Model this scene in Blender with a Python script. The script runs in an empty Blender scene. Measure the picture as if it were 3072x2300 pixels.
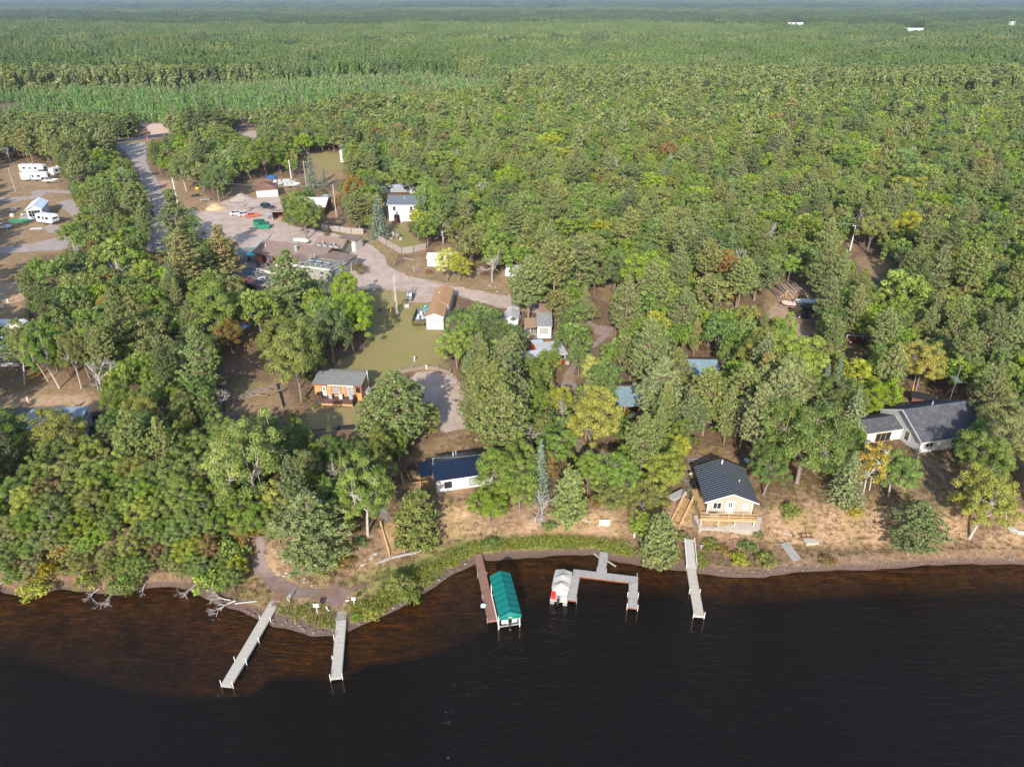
import bpy, math, random
import numpy as np
from mathutils import Vector, Matrix
from mathutils.geometry import delaunay_2d_cdt
sc = bpy.context.scene
COL = sc.collection
R = math.radians
rnd = random.Random(7)

# ---------------------------------------------------------------- camera geometry (used to survey the site from the photo)
FPX = 24/34.6*3072
PITCH = math.atan(1152/FPX)
CAMH = 66.0
CO, SI = math.cos(PITCH), math.sin(PITCH)
CROP = {'A': (0, 300, .3472), 'B': (600, 420, .3503), 'C': (1200, 700, .3503), 'D': (0, 800, .3503), 'E': (600, 950, .3503),
        'F': (1150, 1200, .3503), 'G': (1800, 1000, .3503), 'H': (2300, 1050, .3503), 'I': (600, 1500, .3503),
        'J': (1350, 1550, .3503), 'K': (0, 1300, .3503), 'L': (2100, 700, .3503), 'M': (0, 0, 1.3888), 'P': (0, 0, 1.0)}
def cpx(k, x, y):
    o = CROP[k]
    return o[0]+x*o[2], o[1]+y*o[2]
def at(px, py, z=0.0):
    x = (px-1536)/FPX; v = -(py-1150)/FPX
    t = (z-CAMH)/(-SI+v*CO)
    return x*t, (CO+v*SI)*t
def proj(X, Y, Z):
    Z = Z-CAMH
    dep = Y*CO-Z*SI
    return 1536+X/dep*FPX, 1150-(Y*SI+Z*CO)/dep*FPX, dep
def poly(s):
    """'A 1 2 3 4 / B 5 6' -> list of full-resolution photo points"""
    out = []
    for seg in s.split('/'):
        t = seg.split(); k = t[0]; v = [float(q) for q in t[1:]]
        out += [cpx(k, v[i], v[i+1]) for i in range(0, len(v), 2)]
    return out
def line(s, z):
    p = [at(x, y, z) for x, y in poly(s)]
    p.sort()
    return np.array([q[0] for q in p]), np.array([q[1] for q in p])

SH = line('P -900 1770 -300 1768 0 1762 35 1772 80 1778 137 1776 182 1753 228 1759 308 1769 378 1774 455 1752 525 1748 606 1772 660 1800 733 1826 782 1850 824 1866 880 1877 936 1896 970 1894 1003 1892 1038 1889 1090 1861 1160 1836 1230 1798 1300 1752 1364 1710 1423 1685 1451 1673 1525 1666 1616 1660 1700 1657 1784 1655 1826 1671 1910 1681 1980 1701 2050 1702 2089 1711 2166 1722 2278 1727 2361 1711 2500 1701 2639 1697 2778 1687 2917 1680 3072 1683 3500 1690', 0)
TOE = line('P -900 1745 -400 1745 0 1735 300 1735 560 1715 700 1690 790 1735 860 1748 960 1760 1080 1735 1190 1664 1318 1627 1450 1602 1700 1602 1900 1618 2010 1602 2080 1642 2250 1655 2450 1665 2650 1660 2900 1650 3400 1655', .9)
TOP = line('P -900 1600 -400 1600 0 1600 300 1590 600 1560 740 1560 900 1595 1020 1590 1100 1595 1165 1572 1290 1512 1430 1500 1600 1500 1800 1490 1950 1490 2040 1488 2068 1495 2092 1545 2165 1545 2230 1530 2320 1500 2450 1500 2700 1510 3072 1520 3500 1525', 4)
DEEP = line('P -900 1930 -300 1930 0 1945 150 1990 400 2070 600 2075 760 2060 800 2025 825 2012 880 2010 950 2024 1030 2020 1060 1998 1090 1976 1195 1965 1265 1950 1350 1927 1380 1908 1450 1875 1500 1850 1560 1800 1700 1755 1850 1745 2000 1750 2150 1770 2500 1758 3072 1745 3500 1745', 0)
def sstep(a, b, x):
    t = np.clip((x-a)/(b-a), 0, 1)
    return t*t*(3-2*t)
def lump(x, y):
    return (np.sin(x*.31+1.3)*np.cos(y*.27-.4)+.6*np.sin(x*.83+y*.57)+.4*np.cos(x*1.7-y*1.3+2))*.5
def gzv(x, y):
    ys, yt, yp, yd = (np.interp(x, *q) for q in (SH, TOE, TOP, DEEP))
    yt = np.maximum(yt, ys+.8); yp = np.maximum(yp, yt+2.5)
    z1 = .07+.83*np.clip((y-ys)/(yt-ys), 0, 1)**.8
    z2 = 3.1*sstep(0, 1, (y-yt)/(yp-yt))
    rough = np.clip((y-ys)/3, 0, 1)*(1-sstep(yp-1, yp+5, y))
    land = z1+z2+lump(x, y)*.07*rough+70*sstep(4500, 13000, y)
    dd = np.maximum(ys-y, 0)
    w = np.interp(x, [-60, -40, -30, -10, 6], [10., 6., 2., 1.6, 8.5])
    bed = .07-.11*np.minimum(dd, 7)-.03*np.clip(dd-7, 0, 8)-3.2*sstep(-.35, 1, (yd-y)/w)*(dd > .5)
    return np.where(y >= ys, land, bed+lump(x*1.3, y*1.3)*.03)
def gz(x, y):
    return float(gzv(np.float64(x), np.float64(y)))
def gp(px, py):
    z = 4.0
    for _ in range(25):
        x, y = at(px, py, z)
        z += .6*(max(gz(x, y), 0)-z)
    return x, y, gz(x, y)
def g(k, x, y):
    return gp(*cpx(k, x, y))
def wz(k, x, y, z):
    a, b = at(*cpx(k, x, y), z)
    return Vector((a, b, z))

# ---------------------------------------------------------------- node helpers
def newmat(name):
    m = bpy.data.materials.new(name); m.use_nodes = True
    nt = m.node_tree; nt.nodes.clear()
    out = nt.nodes.new('ShaderNodeOutputMaterial')
    return m, nt, out
def N(nt, t, **kw):
    n = nt.nodes.new(t)
    for k, v in kw.items():
        if k.startswith('i_'):
            key = k[2:].replace('_', ' ')
            n.inputs[int(key) if key.isdigit() else key].default_value = v
        else:
            setattr(n, k, v)
    return n
def ramp(nt, fac, stops):
    n = nt.nodes.new('ShaderNodeValToRGB')
    el = n.color_ramp.elements
    while len(el) < len(stops): el.new(.5)
    for e, (p, c) in zip(el, stops):
        e.position = p; e.color = (*c, 1) if len(c) == 3 else c
    nt.links.new(fac, n.inputs[0])
    return n.outputs[0]
def math_(nt, op, a, b=None, c=None):
    n = nt.nodes.new('ShaderNodeMath'); n.operation = op
    for i, v in enumerate((a, b, c)):
        if v is None: continue
        if isinstance(v, (int, float)): n.inputs[i].default_value = v
        else: nt.links.new(v, n.inputs[i])
    return n.outputs[0]
def mixc(nt, f, a, b, mode='MIX'):
    n = nt.nodes.new('ShaderNodeMix'); n.data_type = 'RGBA'; n.blend_type = mode
    for i, v in ((0, f), (6, a), (7, b)):
        if isinstance(v, (int, float)): n.inputs[i].default_value = v
        elif isinstance(v, tuple): n.inputs[i].default_value = (*v, 1)
        else: nt.links.new(v, n.inputs[i])
    return n.outputs[2]
def noise(nt, vec, scale, detail=4, rough=.6, dist=0):
    n = N(nt, 'ShaderNodeTexNoise', i_Scale=scale, i_Detail=detail, i_Roughness=rough, i_Distortion=dist)
    if vec is not None: nt.links.new(vec, n.inputs['Vector'])
    return n.outputs[0]
def pos(nt):
    return nt.nodes.new('ShaderNodeNewGeometry').outputs['Position']
def objco(nt):
    return nt.nodes.new('ShaderNodeTexCoord').outputs['Object']
def mapping(nt, vec, scale, rot=(0, 0, 0)):
    n = N(nt, 'ShaderNodeMapping', i_Scale=scale, i_Rotation=rot)
    nt.links.new(vec, n.inputs['Vector'])
    return n.outputs[0]
def attr(nt, name):
    return N(nt, 'ShaderNodeAttribute', attribute_name=name).outputs['Fac']
def bsdf(nt, out, col, rough=.8, spec=.3, bump=None, bstr=.3, bdist=.05, metal=0):
    b = N(nt, 'ShaderNodeBsdfPrincipled', i_Roughness=rough, i_Metallic=metal)
    b.inputs['Specular IOR Level'].default_value = spec
    if isinstance(col, tuple): b.inputs['Base Color'].default_value = (*col, 1)
    else: nt.links.new(col, b.inputs['Base Color'])
    if bump is not None:
        bn = N(nt, 'ShaderNodeBump', i_Strength=bstr, i_Distance=bdist)
        nt.links.new(bump, bn.inputs['Height']); nt.links.new(bn.outputs[0], b.inputs['Normal'])
    if out is not None: nt.links.new(b.outputs[0], out.inputs['Surface'])
    return b
MC = {}
def surf(name, col, var=.18, scale=3., rough=.7, spec=.3, stretch=(1, 1, 1), bumpw=None, bstr=.25, metal=0, dirt=None, dscale=1.2):
    """weathered plain surface; bumpw=(axis, spacing) adds board or course lines"""
    if name in MC: return MC[name]
    m, nt, out = newmat(name)
    oc = objco(nt)
    n = noise(nt, mapping(nt, oc, stretch), scale, 5, .65)
    lo = tuple(max(0, c*(1-var)) for c in col); hi = tuple(min(1, c*(1+var)) for c in col)
    c = ramp(nt, n, [(.3, lo), (.7, hi)])
    if dirt:
        d = noise(nt, oc, dscale, 6, .7)
        c = mixc(nt, ramp(nt, d, [(.5, (0, 0, 0)), (.72, (1, 1, 1))]), c, dirt)
    h = n
    if bumpw:
        ax, sp = bumpw
        s = N(nt, 'ShaderNodeSeparateXYZ'); nt.links.new(oc, s.inputs[0])
        fr = math_(nt, 'FRACT', math_(nt, 'DIVIDE', s.outputs['XYZ'.index(ax)], sp))
        h = math_(nt, 'ADD', math_(nt, 'GREATER_THAN', fr, .12), math_(nt, 'MULTIPLY', n, .3))
        c = mixc(nt, math_(nt, 'MULTIPLY', math_(nt, 'LESS_THAN', fr, .1), .35), c, tuple(q*.45 for q in col))
    bsdf(nt, out, c, rough, spec, h, bstr, .03, metal)
    MC[name] = m
    return m

# ---------------------------------------------------------------- mesh helpers
class MB:
    def __init__(s): s.v = []; s.f = []
    def add(s, vs, fs):
        o = len(s.v); s.v += [tuple(q) for q in vs]; s.f += [[o+i for i in f] for f in fs]; return s
    def box(s, x0, x1, y0, y1, z0, z1):
        return s.add([(x, y, z) for z in (z0, z1) for x, y in ((x0, y0), (x1, y0), (x1, y1), (x0, y1))],
                     [(3, 2, 1, 0), (4, 5, 6, 7), (0, 1, 5, 4), (1, 2, 6, 5), (2, 3, 7, 6), (3, 0, 4, 7)])
    def rbox(s, c, size, rz=0, rx=0, ry=0):
        M = Matrix.Translation(c) @ Matrix.Rotation(rz, 4, 'Z') @ Matrix.Rotation(ry, 4, 'Y') @ Matrix.Rotation(rx, 4, 'X')
        a, b, d = (q/2 for q in size)
        return s.add([M @ Vector((x, y, z)) for z in (-d, d) for x, y in ((-a, -b), (a, -b), (a, b), (-a, b))],
                     [(3, 2, 1, 0), (4, 5, 6, 7), (0, 1, 5, 4), (1, 2, 6, 5), (2, 3, 7, 6), (3, 0, 4, 7)])
    def beam(s, a, b, w, h=None):
        """square bar from a to b"""
        a, b = Vector(a), Vector(b); d = (b-a).normalized(); h = h or w
        sd = d.cross(Vector((0, 0, 1)))
        sd = sd.normalized() if sd.length > 1e-4 else Vector((1, 0, 0))
        up = sd.cross(d)
        q = [sd*w/2*i+up*h/2*j for i, j in ((-1, -1), (1, -1), (1, 1), (-1, 1))]
        return s.add([a+k for k in q]+[b+k for k in q], [(3, 2, 1, 0), (4, 5, 6, 7), (0, 1, 5, 4), (1, 2, 6, 5), (2, 3, 7, 6), (3, 0, 4, 7)])
    def tube(s, pts, r, n=6):
        pts = [Vector(p) for p in pts]; rs = r if isinstance(r, (list, tuple)) else [r]*len(pts)
        vs = []
        for i, p in enumerate(pts):
            d = (pts[min(i+1, len(pts)-1)]-pts[max(i-1, 0)]).normalized()
            a = d.cross(Vector((.3, .9, .1) if abs(d.z) > .9 else (0, 0, 1))).normalized(); b = d.cross(a)
            vs += [p+(a*math.cos(2*math.pi*k/n)+b*math.sin(2*math.pi*k/n))*rs[i] for k in range(n)]
        fs = [(i*n+k, i*n+(k+1) % n, (i+1)*n+(k+1) % n, (i+1)*n+k) for i in range(len(pts)-1) for k in range(n)]
        fs += [tuple(range(n))[::-1], tuple((len(pts)-1)*n+k for k in range(n))]
        return s.add(vs, fs)
    def prism(s, prof, y0, y1, inset=None):
        """profile in xz extruded along y; inset(z) shrinks the width at that height"""
        n = len(prof); f = inset or (lambda z: 0)
        vs = [(x, y0+f(z), z) for x, z in prof]+[(x, y1-f(z), z) for x, z in prof]
        return s.add(vs, [tuple(range(n)), tuple(range(2*n-1, n-1, -1))]+[(i, n+i, n+(i+1) % n, (i+1) % n) for i in range(n)])
    def loft(s, rings, cap=True):
        n = len(rings[0]); vs = [p for r in rings for p in r]
        fs = [(i*n+k, i*n+(k+1) % n, (i+1)*n+(k+1) % n, (i+1)*n+k) for i in range(len(rings)-1) for k in range(n)]
        if cap: fs += [tuple(range(n))[::-1], tuple((len(rings)-1)*n+k for k in range(n))]
        return s.add(vs, fs)
    def disc(s, c, r, h, n=12, axis='Z'):
        c = Vector(c); q = {'Z': ((1, 0, 0), (0, 1, 0), (0, 0, 1)), 'Y': ((1, 0, 0), (0, 0, 1), (0, 1, 0)), 'X': ((0, 1, 0), (0, 0, 1), (1, 0, 0))}[axis]
        a, b, d = (Vector(t) for t in q)
        ring = lambda k: [c+d*k+a*r*math.cos(2*math.pi*i/n)+b*r*math.sin(2*math.pi*i/n) for i in range(n)]
        return s.loft([ring(-h/2), ring(h/2)])
    def ball(s, c, rx, ry, rz, n=8, m=5):
        c = Vector(c)
        rings = [[c+Vector((rx*math.sin(t)*math.cos(2*math.pi*i/n), ry*math.sin(t)*math.sin(2*math.pi*i/n), rz*math.cos(t))) for i in range(n)]
                 for t in [math.pi*(j+.08)/(m+.16) for j in range(m+1)]]
        return s.loft(rings)
    def slab(s, quad, th):
        """quad (4 points, ccw from above) thickened downwards"""
        q = [Vector(p) for p in quad]; n = (q[1]-q[0]).cross(q[3]-q[0]).normalized()
        return s.add(q+[p-n*th for p in q], [(0, 1, 2, 3), (7, 6, 5, 4), (0, 4, 5, 1), (1, 5, 6, 2), (2, 6, 7, 3), (3, 7, 4, 0)])
    def mesh(s, name, mat):
        me = bpy.data.meshes.new(name); me.from_pydata(s.v, [], s.f); me.validate(); me.update()
        if mat: me.materials.append(mat)
        return me
    def build(s, name, mat, parent=None, loc=None, rot=0):
        return link(name, s.mesh(name, mat), parent, loc, rot)
def link(name, me, parent=None, loc=None, rot=0):
    o = bpy.data.objects.new(name, me); COL.objects.link(o)
    if parent is not None: o.parent = parent
    if loc is not None: o.location = loc
    o.rotation_euler.z = rot
    return o
def tag(o, label, cat, group=None):
    o['label'] = label; o['category'] = cat
    if group: o['group'] = group
    return o
def thing(name, label, cat, loc, rot=0, group=None):
    return tag(link(name, None, None, loc, rot), label, cat, group)
def children(o): return KIDS(o)
def KIDS(o): return [c for c in COL.objects if c.parent == o]
def setattr_face(me, name, arr):
    a = me.attributes.new(name, 'FLOAT', 'FACE'); a.data.foreach_set('value', np.asarray(arr, dtype=np.float32))
def setattr_pt(me, name, arr):
    a = me.attributes.new(name, 'FLOAT', 'POINT'); a.data.foreach_set('value', np.asarray(arr, dtype=np.float32))

BBX = {}
def inp(x, y, pl):
    k = id(pl); b = BBX.get(k)
    if b is None: b = BBX[k] = (min(q[0] for q in pl), min(q[1] for q in pl), max(q[0] for q in pl), max(q[1] for q in pl), pl)
    if x < b[0] or x > b[2] or y < b[1] or y > b[3]: return False
    r = False; x0, y0 = pl[-1]
    for x1, y1 in pl:
        if (y0 > y) != (y1 > y) and x < (x1-x0)*(y-y0)/(y1-y0)+x0: r = not r
        x0, y0 = x1, y1
    return r
def inside(px, py, pl):
    """vectorised point in polygon"""
    px = np.asarray(px, float); py = np.asarray(py, float); r = np.zeros(px.shape, bool)
    n = len(pl)
    for i in range(n):
        x0, y0 = pl[i]; x1, y1 = pl[(i+1) % n]
        if y0 == y1: continue
        c = ((y0 > py) != (y1 > py)) & (px < (x1-x0)*(py-y0)/(y1-y0)+x0)
        r ^= c
    return r
HAZE, SKY, SUN, EXPO = 7e-5, .15, 3.8, .88
NOGRASS = [poly(s) for s in ('I 485 240 575 480 640 600 760 690 1010 745 1275 740 1330 720 1260 850 1245 1010 1195 1012 1100 900 840 850 640 820 520 705 430 625 440 360', 'F 0 700 40 930 72 1010 60 1060 0 1080', 'I 1500 60 1600 60 1650 220 1560 215', 'G 800 1390 1340 1390 1350 1640 860 1640', 'F 520 1190 1200 1130 1900 1080 2050 1170 1600 1160 900 1205', 'F 420 680 830 640 830 800 450 830')]
# ================================================================ clear areas: where the photo shows open ground, roofs or roads
CLEAR = [poly(s) for s in (
 'P -60 503 55 488 180 500 208 575 238 632 200 660 168 692 203 731 178 763 110 765 45 815 35 850 80 905 75 965 -60 955',
 'A 1000 385 1000 345 1490 285 1500 305 1290 350 1260 395', 'A 1150 195 1410 200 1480 290 1310 315', 'A 1985 238 2212 212 2212 320 2100 300',
 'A 1010 390 1260 380 1290 600 1370 660 1430 830 1450 930 1480 1040 1440 1200 1410 1310 1300 1310 1290 1180 1390 1000 1250 800 1230 640 1110 500',
 'A 1370 680 1560 700 1690 720 1740 790 1880 880 1960 860 1980 760 2212 690 2212 1200 2010 1190 1880 1080 1740 960 1480 1000 1430 830',
 'B 0 640 280 480 395 350 640 320 840 330 860 400 700 450 690 540 700 700 860 760 1050 790 900 800 480 870 300 860 0 760',
 'B 830 170 1000 105 1210 110 1220 270 1270 320 1170 350 1000 400 860 310',
 'B 1000 520 1080 480 1130 420 1200 450 1180 660 1240 720 1080 710 1060 650',
 'B 300 900 480 860 720 800 1080 830 1370 850 1460 980 1640 1100 2198 1250 2198 1330 1440 1280 1280 1240 1140 1215 960 1180 900 1080 700 1060 650 1200 560 1260 470 1240 360 1180 340 1080',
 'B 1580 480 1800 475 1790 560 1770 680 1790 800 1930 920 1930 980 1730 980 1520 830 1620 720',
 'B 1540 390 1640 390 1640 420 1560 440', 'B 1790 400 1860 400 1860 440 1800 440',
 'B 1650 1100 1850 990 1940 990 1940 1080 2030 1100 2060 1170 1800 1170',
 'B 1240 720 1450 800 1520 850 1700 980 1640 1080 1560 960 1400 860 1250 800',
 'C 0 360 470 430 560 400 640 340 820 380 900 290 960 300 930 430 950 540 900 640 700 590 400 510 400 800 230 830 110 700 50 600 0 480',
 'C 230 190 310 170 320 300 240 280', 'C 290 110 420 90 560 200 570 380 470 430 320 370', 'C 895 690 1000 690 1035 720 1000 815 895 820', 'C 1110 740 1290 740 1290 905 1110 900', 'C 1220 640 1290 640 1290 740 1200 740',
 'C 1190 970 1340 960 1430 1040 1420 1130 1330 1170 1320 1090 1190 1070', 'C 1040 1090 1160 1070 1170 1140 1040 1190', 'C 930 290 1000 290 960 380 900 370', 'C 1640 800 1850 800 1840 880 1680 900',
 'C 1400 1190 1510 1210 1500 1380 1440 1350', 'C 1700 430 1800 440 1810 600 1720 560',
 'B 1440 1290 1770 1290 1790 1400 1850 1600 1960 1640 C 350 1080'.replace(' C', ' / C'),
 'C 0 480 110 700 230 830 370 830 350 1080 470 1200 590 1340 / F 660 60 740 230 540 290 500 60 / C 200 1200 0 1190',
 'E 1940 430 1650 480 1500 600 1450 600 1420 460 1180 450 1170 420 1330 310 1440 250 1450 100 1850 90',
 'E 1060 455 1420 460 1450 640 1370 760 1140 760 1000 680 1000 560', 'E 920 800 1340 770 1380 900 1300 960 960 980',
 'E 200 330 450 230 480 380 660 430 700 560 790 700 830 780 560 800 330 830 240 880 290 700', 'E 430 130 600 30 520 180 440 240',
 'F 150 560 340 500 760 410 770 480 740 620 800 650 830 840 770 900 770 1050 550 1060 470 900 390 870 370 790 160 780',
 'F 440 330 720 260 770 290 760 410 340 490 150 540 160 520', 'F 1640 330 1720 330 1740 450 1660 440', 'F 1840 430 1980 440 1960 560 1860 560',
 'F 520 1080 1050 1110 1250 1070 1450 1080 1700 1010 1830 970 1960 940 1980 1060 2150 1150 2180 1290 1900 1240 500 1250',
 'G 750 1020 930 960 1050 970 1200 1060 1230 1160 1360 1200 1350 1500 1370 1656 780 1656 600 1656 720 1420 710 1200 690 1160 750 1130',
 'H 0 1700 0 1230 330 1130 540 1220 800 1240 830 1190 960 1240 1280 1090 1300 960 1580 890 1600 1180 1640 1400 1720 1600 1500 1700',
 'H 2100 1050 2200 700 2300 700 2300 1700 1760 1700 2080 1530 2100 1250',
 'H 860 590 1010 540 1160 530 1650 455 1690 520 1600 620 1600 760 1640 830 1300 890 1260 790 1180 660 1100 760 960 750 850 650',
 'H 1090 440 1250 380 1700 420 1700 480 1100 530',
 'G 170 445 365 445 375 600 380 690 190 690 165 600', 'G 700 215 1020 235 1035 350 1030 480 900 470 860 350 510 350 560 270', 'G 900 480 1030 490 1030 630 960 640',
 'L 570 480 650 480 720 450 940 470 950 560 980 590 940 720 860 750 1000 850 930 890 830 870 840 740 740 680 560 700',
 'L 1260 870 1450 880 1430 940 1260 930', 'L 1340 200 1600 190 1640 300 1480 370 1330 260', 'L 1250 20 1330 20 1340 160 1270 160',
 'I 430 430 640 420 690 560 860 700 1250 700 1330 620 1500 520 1680 470 1690 510 2200 330 2200 700 600 1100 330 860 430 700',
 'I 1520 0 1600 0 1680 180 1760 440 1640 490 1550 300 1510 110',
 'D -100 870 0 860 500 900 820 1060 880 1200 780 1260 300 1270 -100 1290', 'D 230 1320 480 1310 480 1400 330 1500 250 1500', 'D 680 1290 790 1280 790 1330 700 1350',
 'D -60 710 100 720 100 860 -60 860', 'P 2360 70 2412 70 2412 92 2360 92', 'P 2712 84 2776 84 2776 110 2712 110',
)]
LAWN = [(poly(s), w) for s, w in (
 ('B 1440 1290 1770 1290 1790 1400 1850 1600 / C 370 830 350 1080 440 1160 210 1150 0 1180 / E 1650 470 1500 590 1440 590 1180 450 1170 400 1330 330 1440 250 1450 100', .72),
 ('B 480 870 720 800 900 795 1100 835 1000 880 560 870', .8), ('B 830 150 1000 105 1210 120 1240 260 1100 270 1000 200', .75),
 ('B 1640 730 1760 720 1800 800 1920 900 1750 930 1680 880', .8),
 ('I 1480 610 1800 530 2100 400 2198 350 / F 700 1190 900 1180 1900 1190 2150 1290 1900 1270 1700 1275 900 1300 700 1340 560 1420 / I 1950 720 1750 860 1560 720', 1.),
 ('E 900 800 1390 760 1390 920 950 950', .5), ('B 1100 760 1400 800 1600 960 1640 1080 1560 1000 1420 870 1250 820', .35), ('C 150 360 560 380 560 410 300 400', .5),
 ('I 1240 660 1500 600 1560 720 1750 860 1500 900 1300 990 1250 900 1330 800', .7), ('E 300 560 640 560 500 640 320 680', .5), ('B 1800 1400 1930 1400 1930 1650 1850 1620', .9))]
SAND = [(poly(s), w) for s, w in (
 ('D -300 1130 300 1100 700 1090 880 1200 800 1250 600 1250 600 1175 0 1215 -300 1230', .85), ('D -300 120 120 130 240 190 230 260 120 330 -300 350', .8), ('D 0 340 200 330 240 420 0 420', .3),
 ('A 1340 700 1500 690 1500 860 1420 880 1380 760', .55), ('C 850 340 960 300 960 440 880 400', .5), ('A 1800 880 1940 900 1920 950 1800 960', .9))]
LITTER = [(poly(s), w) for s, w in (
 ('E 150 330 450 230 660 430 640 560 240 640', .9), ('E 430 130 600 30 500 300', .7), ('F 150 560 340 500 150 700 -100 1100 -100 500', .6), ('B 830 240 960 170 960 300 850 330', .6),
 ('I 430 430 640 420 690 500 600 520 480 330', .6))]

# ---------------------------------------------------------------- ground sheet
def coords(lo, hi, dense, far, grow=1.13):
    a = list(np.arange(lo, hi+.01, dense)); s = dense; x = hi
    while x < far[1]: s *= grow; x += s; a.append(x)
    s = dense; x = lo; b = []
    while x > far[0]: s *= grow; x -= s; b.append(x)
    return np.array(b[::-1]+a)
gx = coords(-115, 115, .8, (-16000, 16000), 1.06)
gy = np.concatenate([coords(44, 98, .55, (-250, 44))[:-1][coords(44, 98, .55, (-250, 44))[:-1] < 98], coords(98, 290, 1.3, (98, 24000), 1.06)])
gy = np.unique(np.round(gy, 3)); gy = gy[gy > -300]
GX, GY = np.meshgrid(gx, gy)
GZ = gzv(GX.ravel(), GY.ravel())
nx, ny = len(gx), len(gy)
me = bpy.data.meshes.new('ground')
idx = np.arange(nx*ny).reshape(ny, nx)
q = np.stack([idx[:-1, :-1], idx[:-1, 1:], idx[1:, 1:], idx[1:, :-1]], -1).reshape(-1, 4)
def mesh_np(name, V, Q):
    me = bpy.data.meshes.new(name); k = Q.shape[1]
    me.vertices.add(len(V)); me.vertices.foreach_set('co', np.asarray(V, np.float32).ravel())
    me.loops.add(Q.size); me.loops.foreach_set('vertex_index', Q.ravel().astype(np.int32))
    me.polygons.add(len(Q)); me.polygons.foreach_set('loop_start', np.arange(0, Q.size, k, dtype=np.int32))
    me.update(calc_edges=True)
    return me
ground_me = mesh_np('ground', np.stack([GX.ravel(), GY.ravel(), GZ], 1), q)
PXv, PYv, DPv = proj(GX.ravel(), GY.ravel(), np.maximum(GZ, 0))
front = DPv > 1
def zone(lst):
    a = np.zeros(nx*ny)
    for p, w in lst: a = np.where(front & inside(PXv, PYv, p), np.maximum(a, w), a)
    b = a.reshape(ny, nx); c = b.copy()
    c[1:-1, 1:-1] = (2*b[1:-1, 1:-1]+b[:-2, 1:-1]+b[2:, 1:-1]+b[1:-1, :-2]+b[1:-1, 2:])/6
    return c.ravel()
open_ = zone([(p, 1.) for p in CLEAR])
setattr_pt(ground_me, 'lawn', zone(LAWN)); setattr_pt(ground_me, 'sand', zone(SAND)); setattr_pt(ground_me, 'litter', zone(LITTER)); setattr_pt(ground_me, 'open', open_)
m, nt, out = newmat('ground')
P = pos(nt)
z = N(nt, 'ShaderNodeSeparateXYZ'); nt.links.new(P, z.inputs[0]); z = z.outputs['Z']
n1 = noise(nt, P, .25, 6, .65); n2 = noise(nt, P, 1.6, 6, .7); n3 = noise(nt, P, 7., 4, .7)
dry = ramp(nt, n2, [(.28, (.175, .112, .064)), (.5, (.325, .212, .128)), (.72, (.43, .30, .20))])
dry = mixc(nt, ramp(nt, n1, [(.42, (0, 0, 0)), (.62, (.8, .8, .8))]), dry, ramp(nt, n3, [(.3, (.15, .115, .045)), (.7, (.31, .225, .10))]))
leaf = ramp(nt, n2, [(.3, (.10, .065, .04)), (.55, (.20, .13, .083)), (.75, (.30, .20, .135))])
lawn = ramp(nt, n3, [(.25, (.14, .16, .038)), (.5, (.235, .25, .07)), (.75, (.345, .32, .12))])
lawn = mixc(nt, ramp(nt, n1, [(.4, (0, 0, 0)), (.62, (.85, .85, .85))]), lawn, (.33, .245, .12))
sand = ramp(nt, n2, [(.3, (.42, .26, .15)), (.7, (.62, .43, .29))])
def soft(a, amp=.55):
    return math_(nt, 'MULTIPLY', math_(nt, 'SMOOTH_MIN', 1., math_(nt, 'MAXIMUM', 0., math_(nt, 'ADD', a, math_(nt, 'MULTIPLY', math_(nt, 'SUBTRACT', n2, .5), amp))), .1), math_(nt, 'GREATER_THAN', a, .01))
c = mixc(nt, soft(attr(nt, 'open')), leaf, dry)
c = mixc(nt, soft(attr(nt, 'litter')), c, leaf)
c = mixc(nt, soft(attr(nt, 'sand')), c, sand)
c = mixc(nt, soft(attr(nt, 'lawn'), .8), c, lawn)
c = mixc(nt, ramp(nt, attr(nt, 'lawn'), [(.74, (0, 0, 0)), (.98, (.85, .85, .85))]), c, ramp(nt, n3, [(.25, (.075, .10, .02)), (.5, (.13, .165, .035)), (.75, (.22, .235, .06))]))
bz = math_(nt, 'ADD', z, math_(nt, 'MULTIPLY', math_(nt, 'SUBTRACT', n1, .5), .5))
beach = ramp(nt, n3, [(.3, (.075, .048, .036)), (.6, (.17, .115, .09)), (.8, (.30, .23, .19))])
c = mixc(nt, ramp(nt, bz, [(.22, (1, 1, 1)), (.36, (0, 0, 0))]), c, beach)
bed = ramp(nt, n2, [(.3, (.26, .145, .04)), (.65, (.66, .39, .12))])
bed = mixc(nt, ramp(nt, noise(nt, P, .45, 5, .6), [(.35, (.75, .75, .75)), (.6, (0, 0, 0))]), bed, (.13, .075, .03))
bed = mixc(nt, ramp(nt, math_(nt, 'MULTIPLY', z, -.3), [(.06, (0, 0, 0)), (.26, (.62, .62, .62)), (.42, (1, 1, 1))]), bed, (.006, .005, .004))  # darker with depth: silt, plus the water's light absorption painted into the colour
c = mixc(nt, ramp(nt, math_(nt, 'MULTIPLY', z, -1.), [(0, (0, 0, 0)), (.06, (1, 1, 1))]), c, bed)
bsdf(nt, out, c, .95, .1, math_(nt, 'ADD', n2, math_(nt, 'MULTIPLY', n3, .5)), .5, .12)
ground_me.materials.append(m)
o = link('ground', ground_me); o['kind'] = 'structure'

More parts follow.
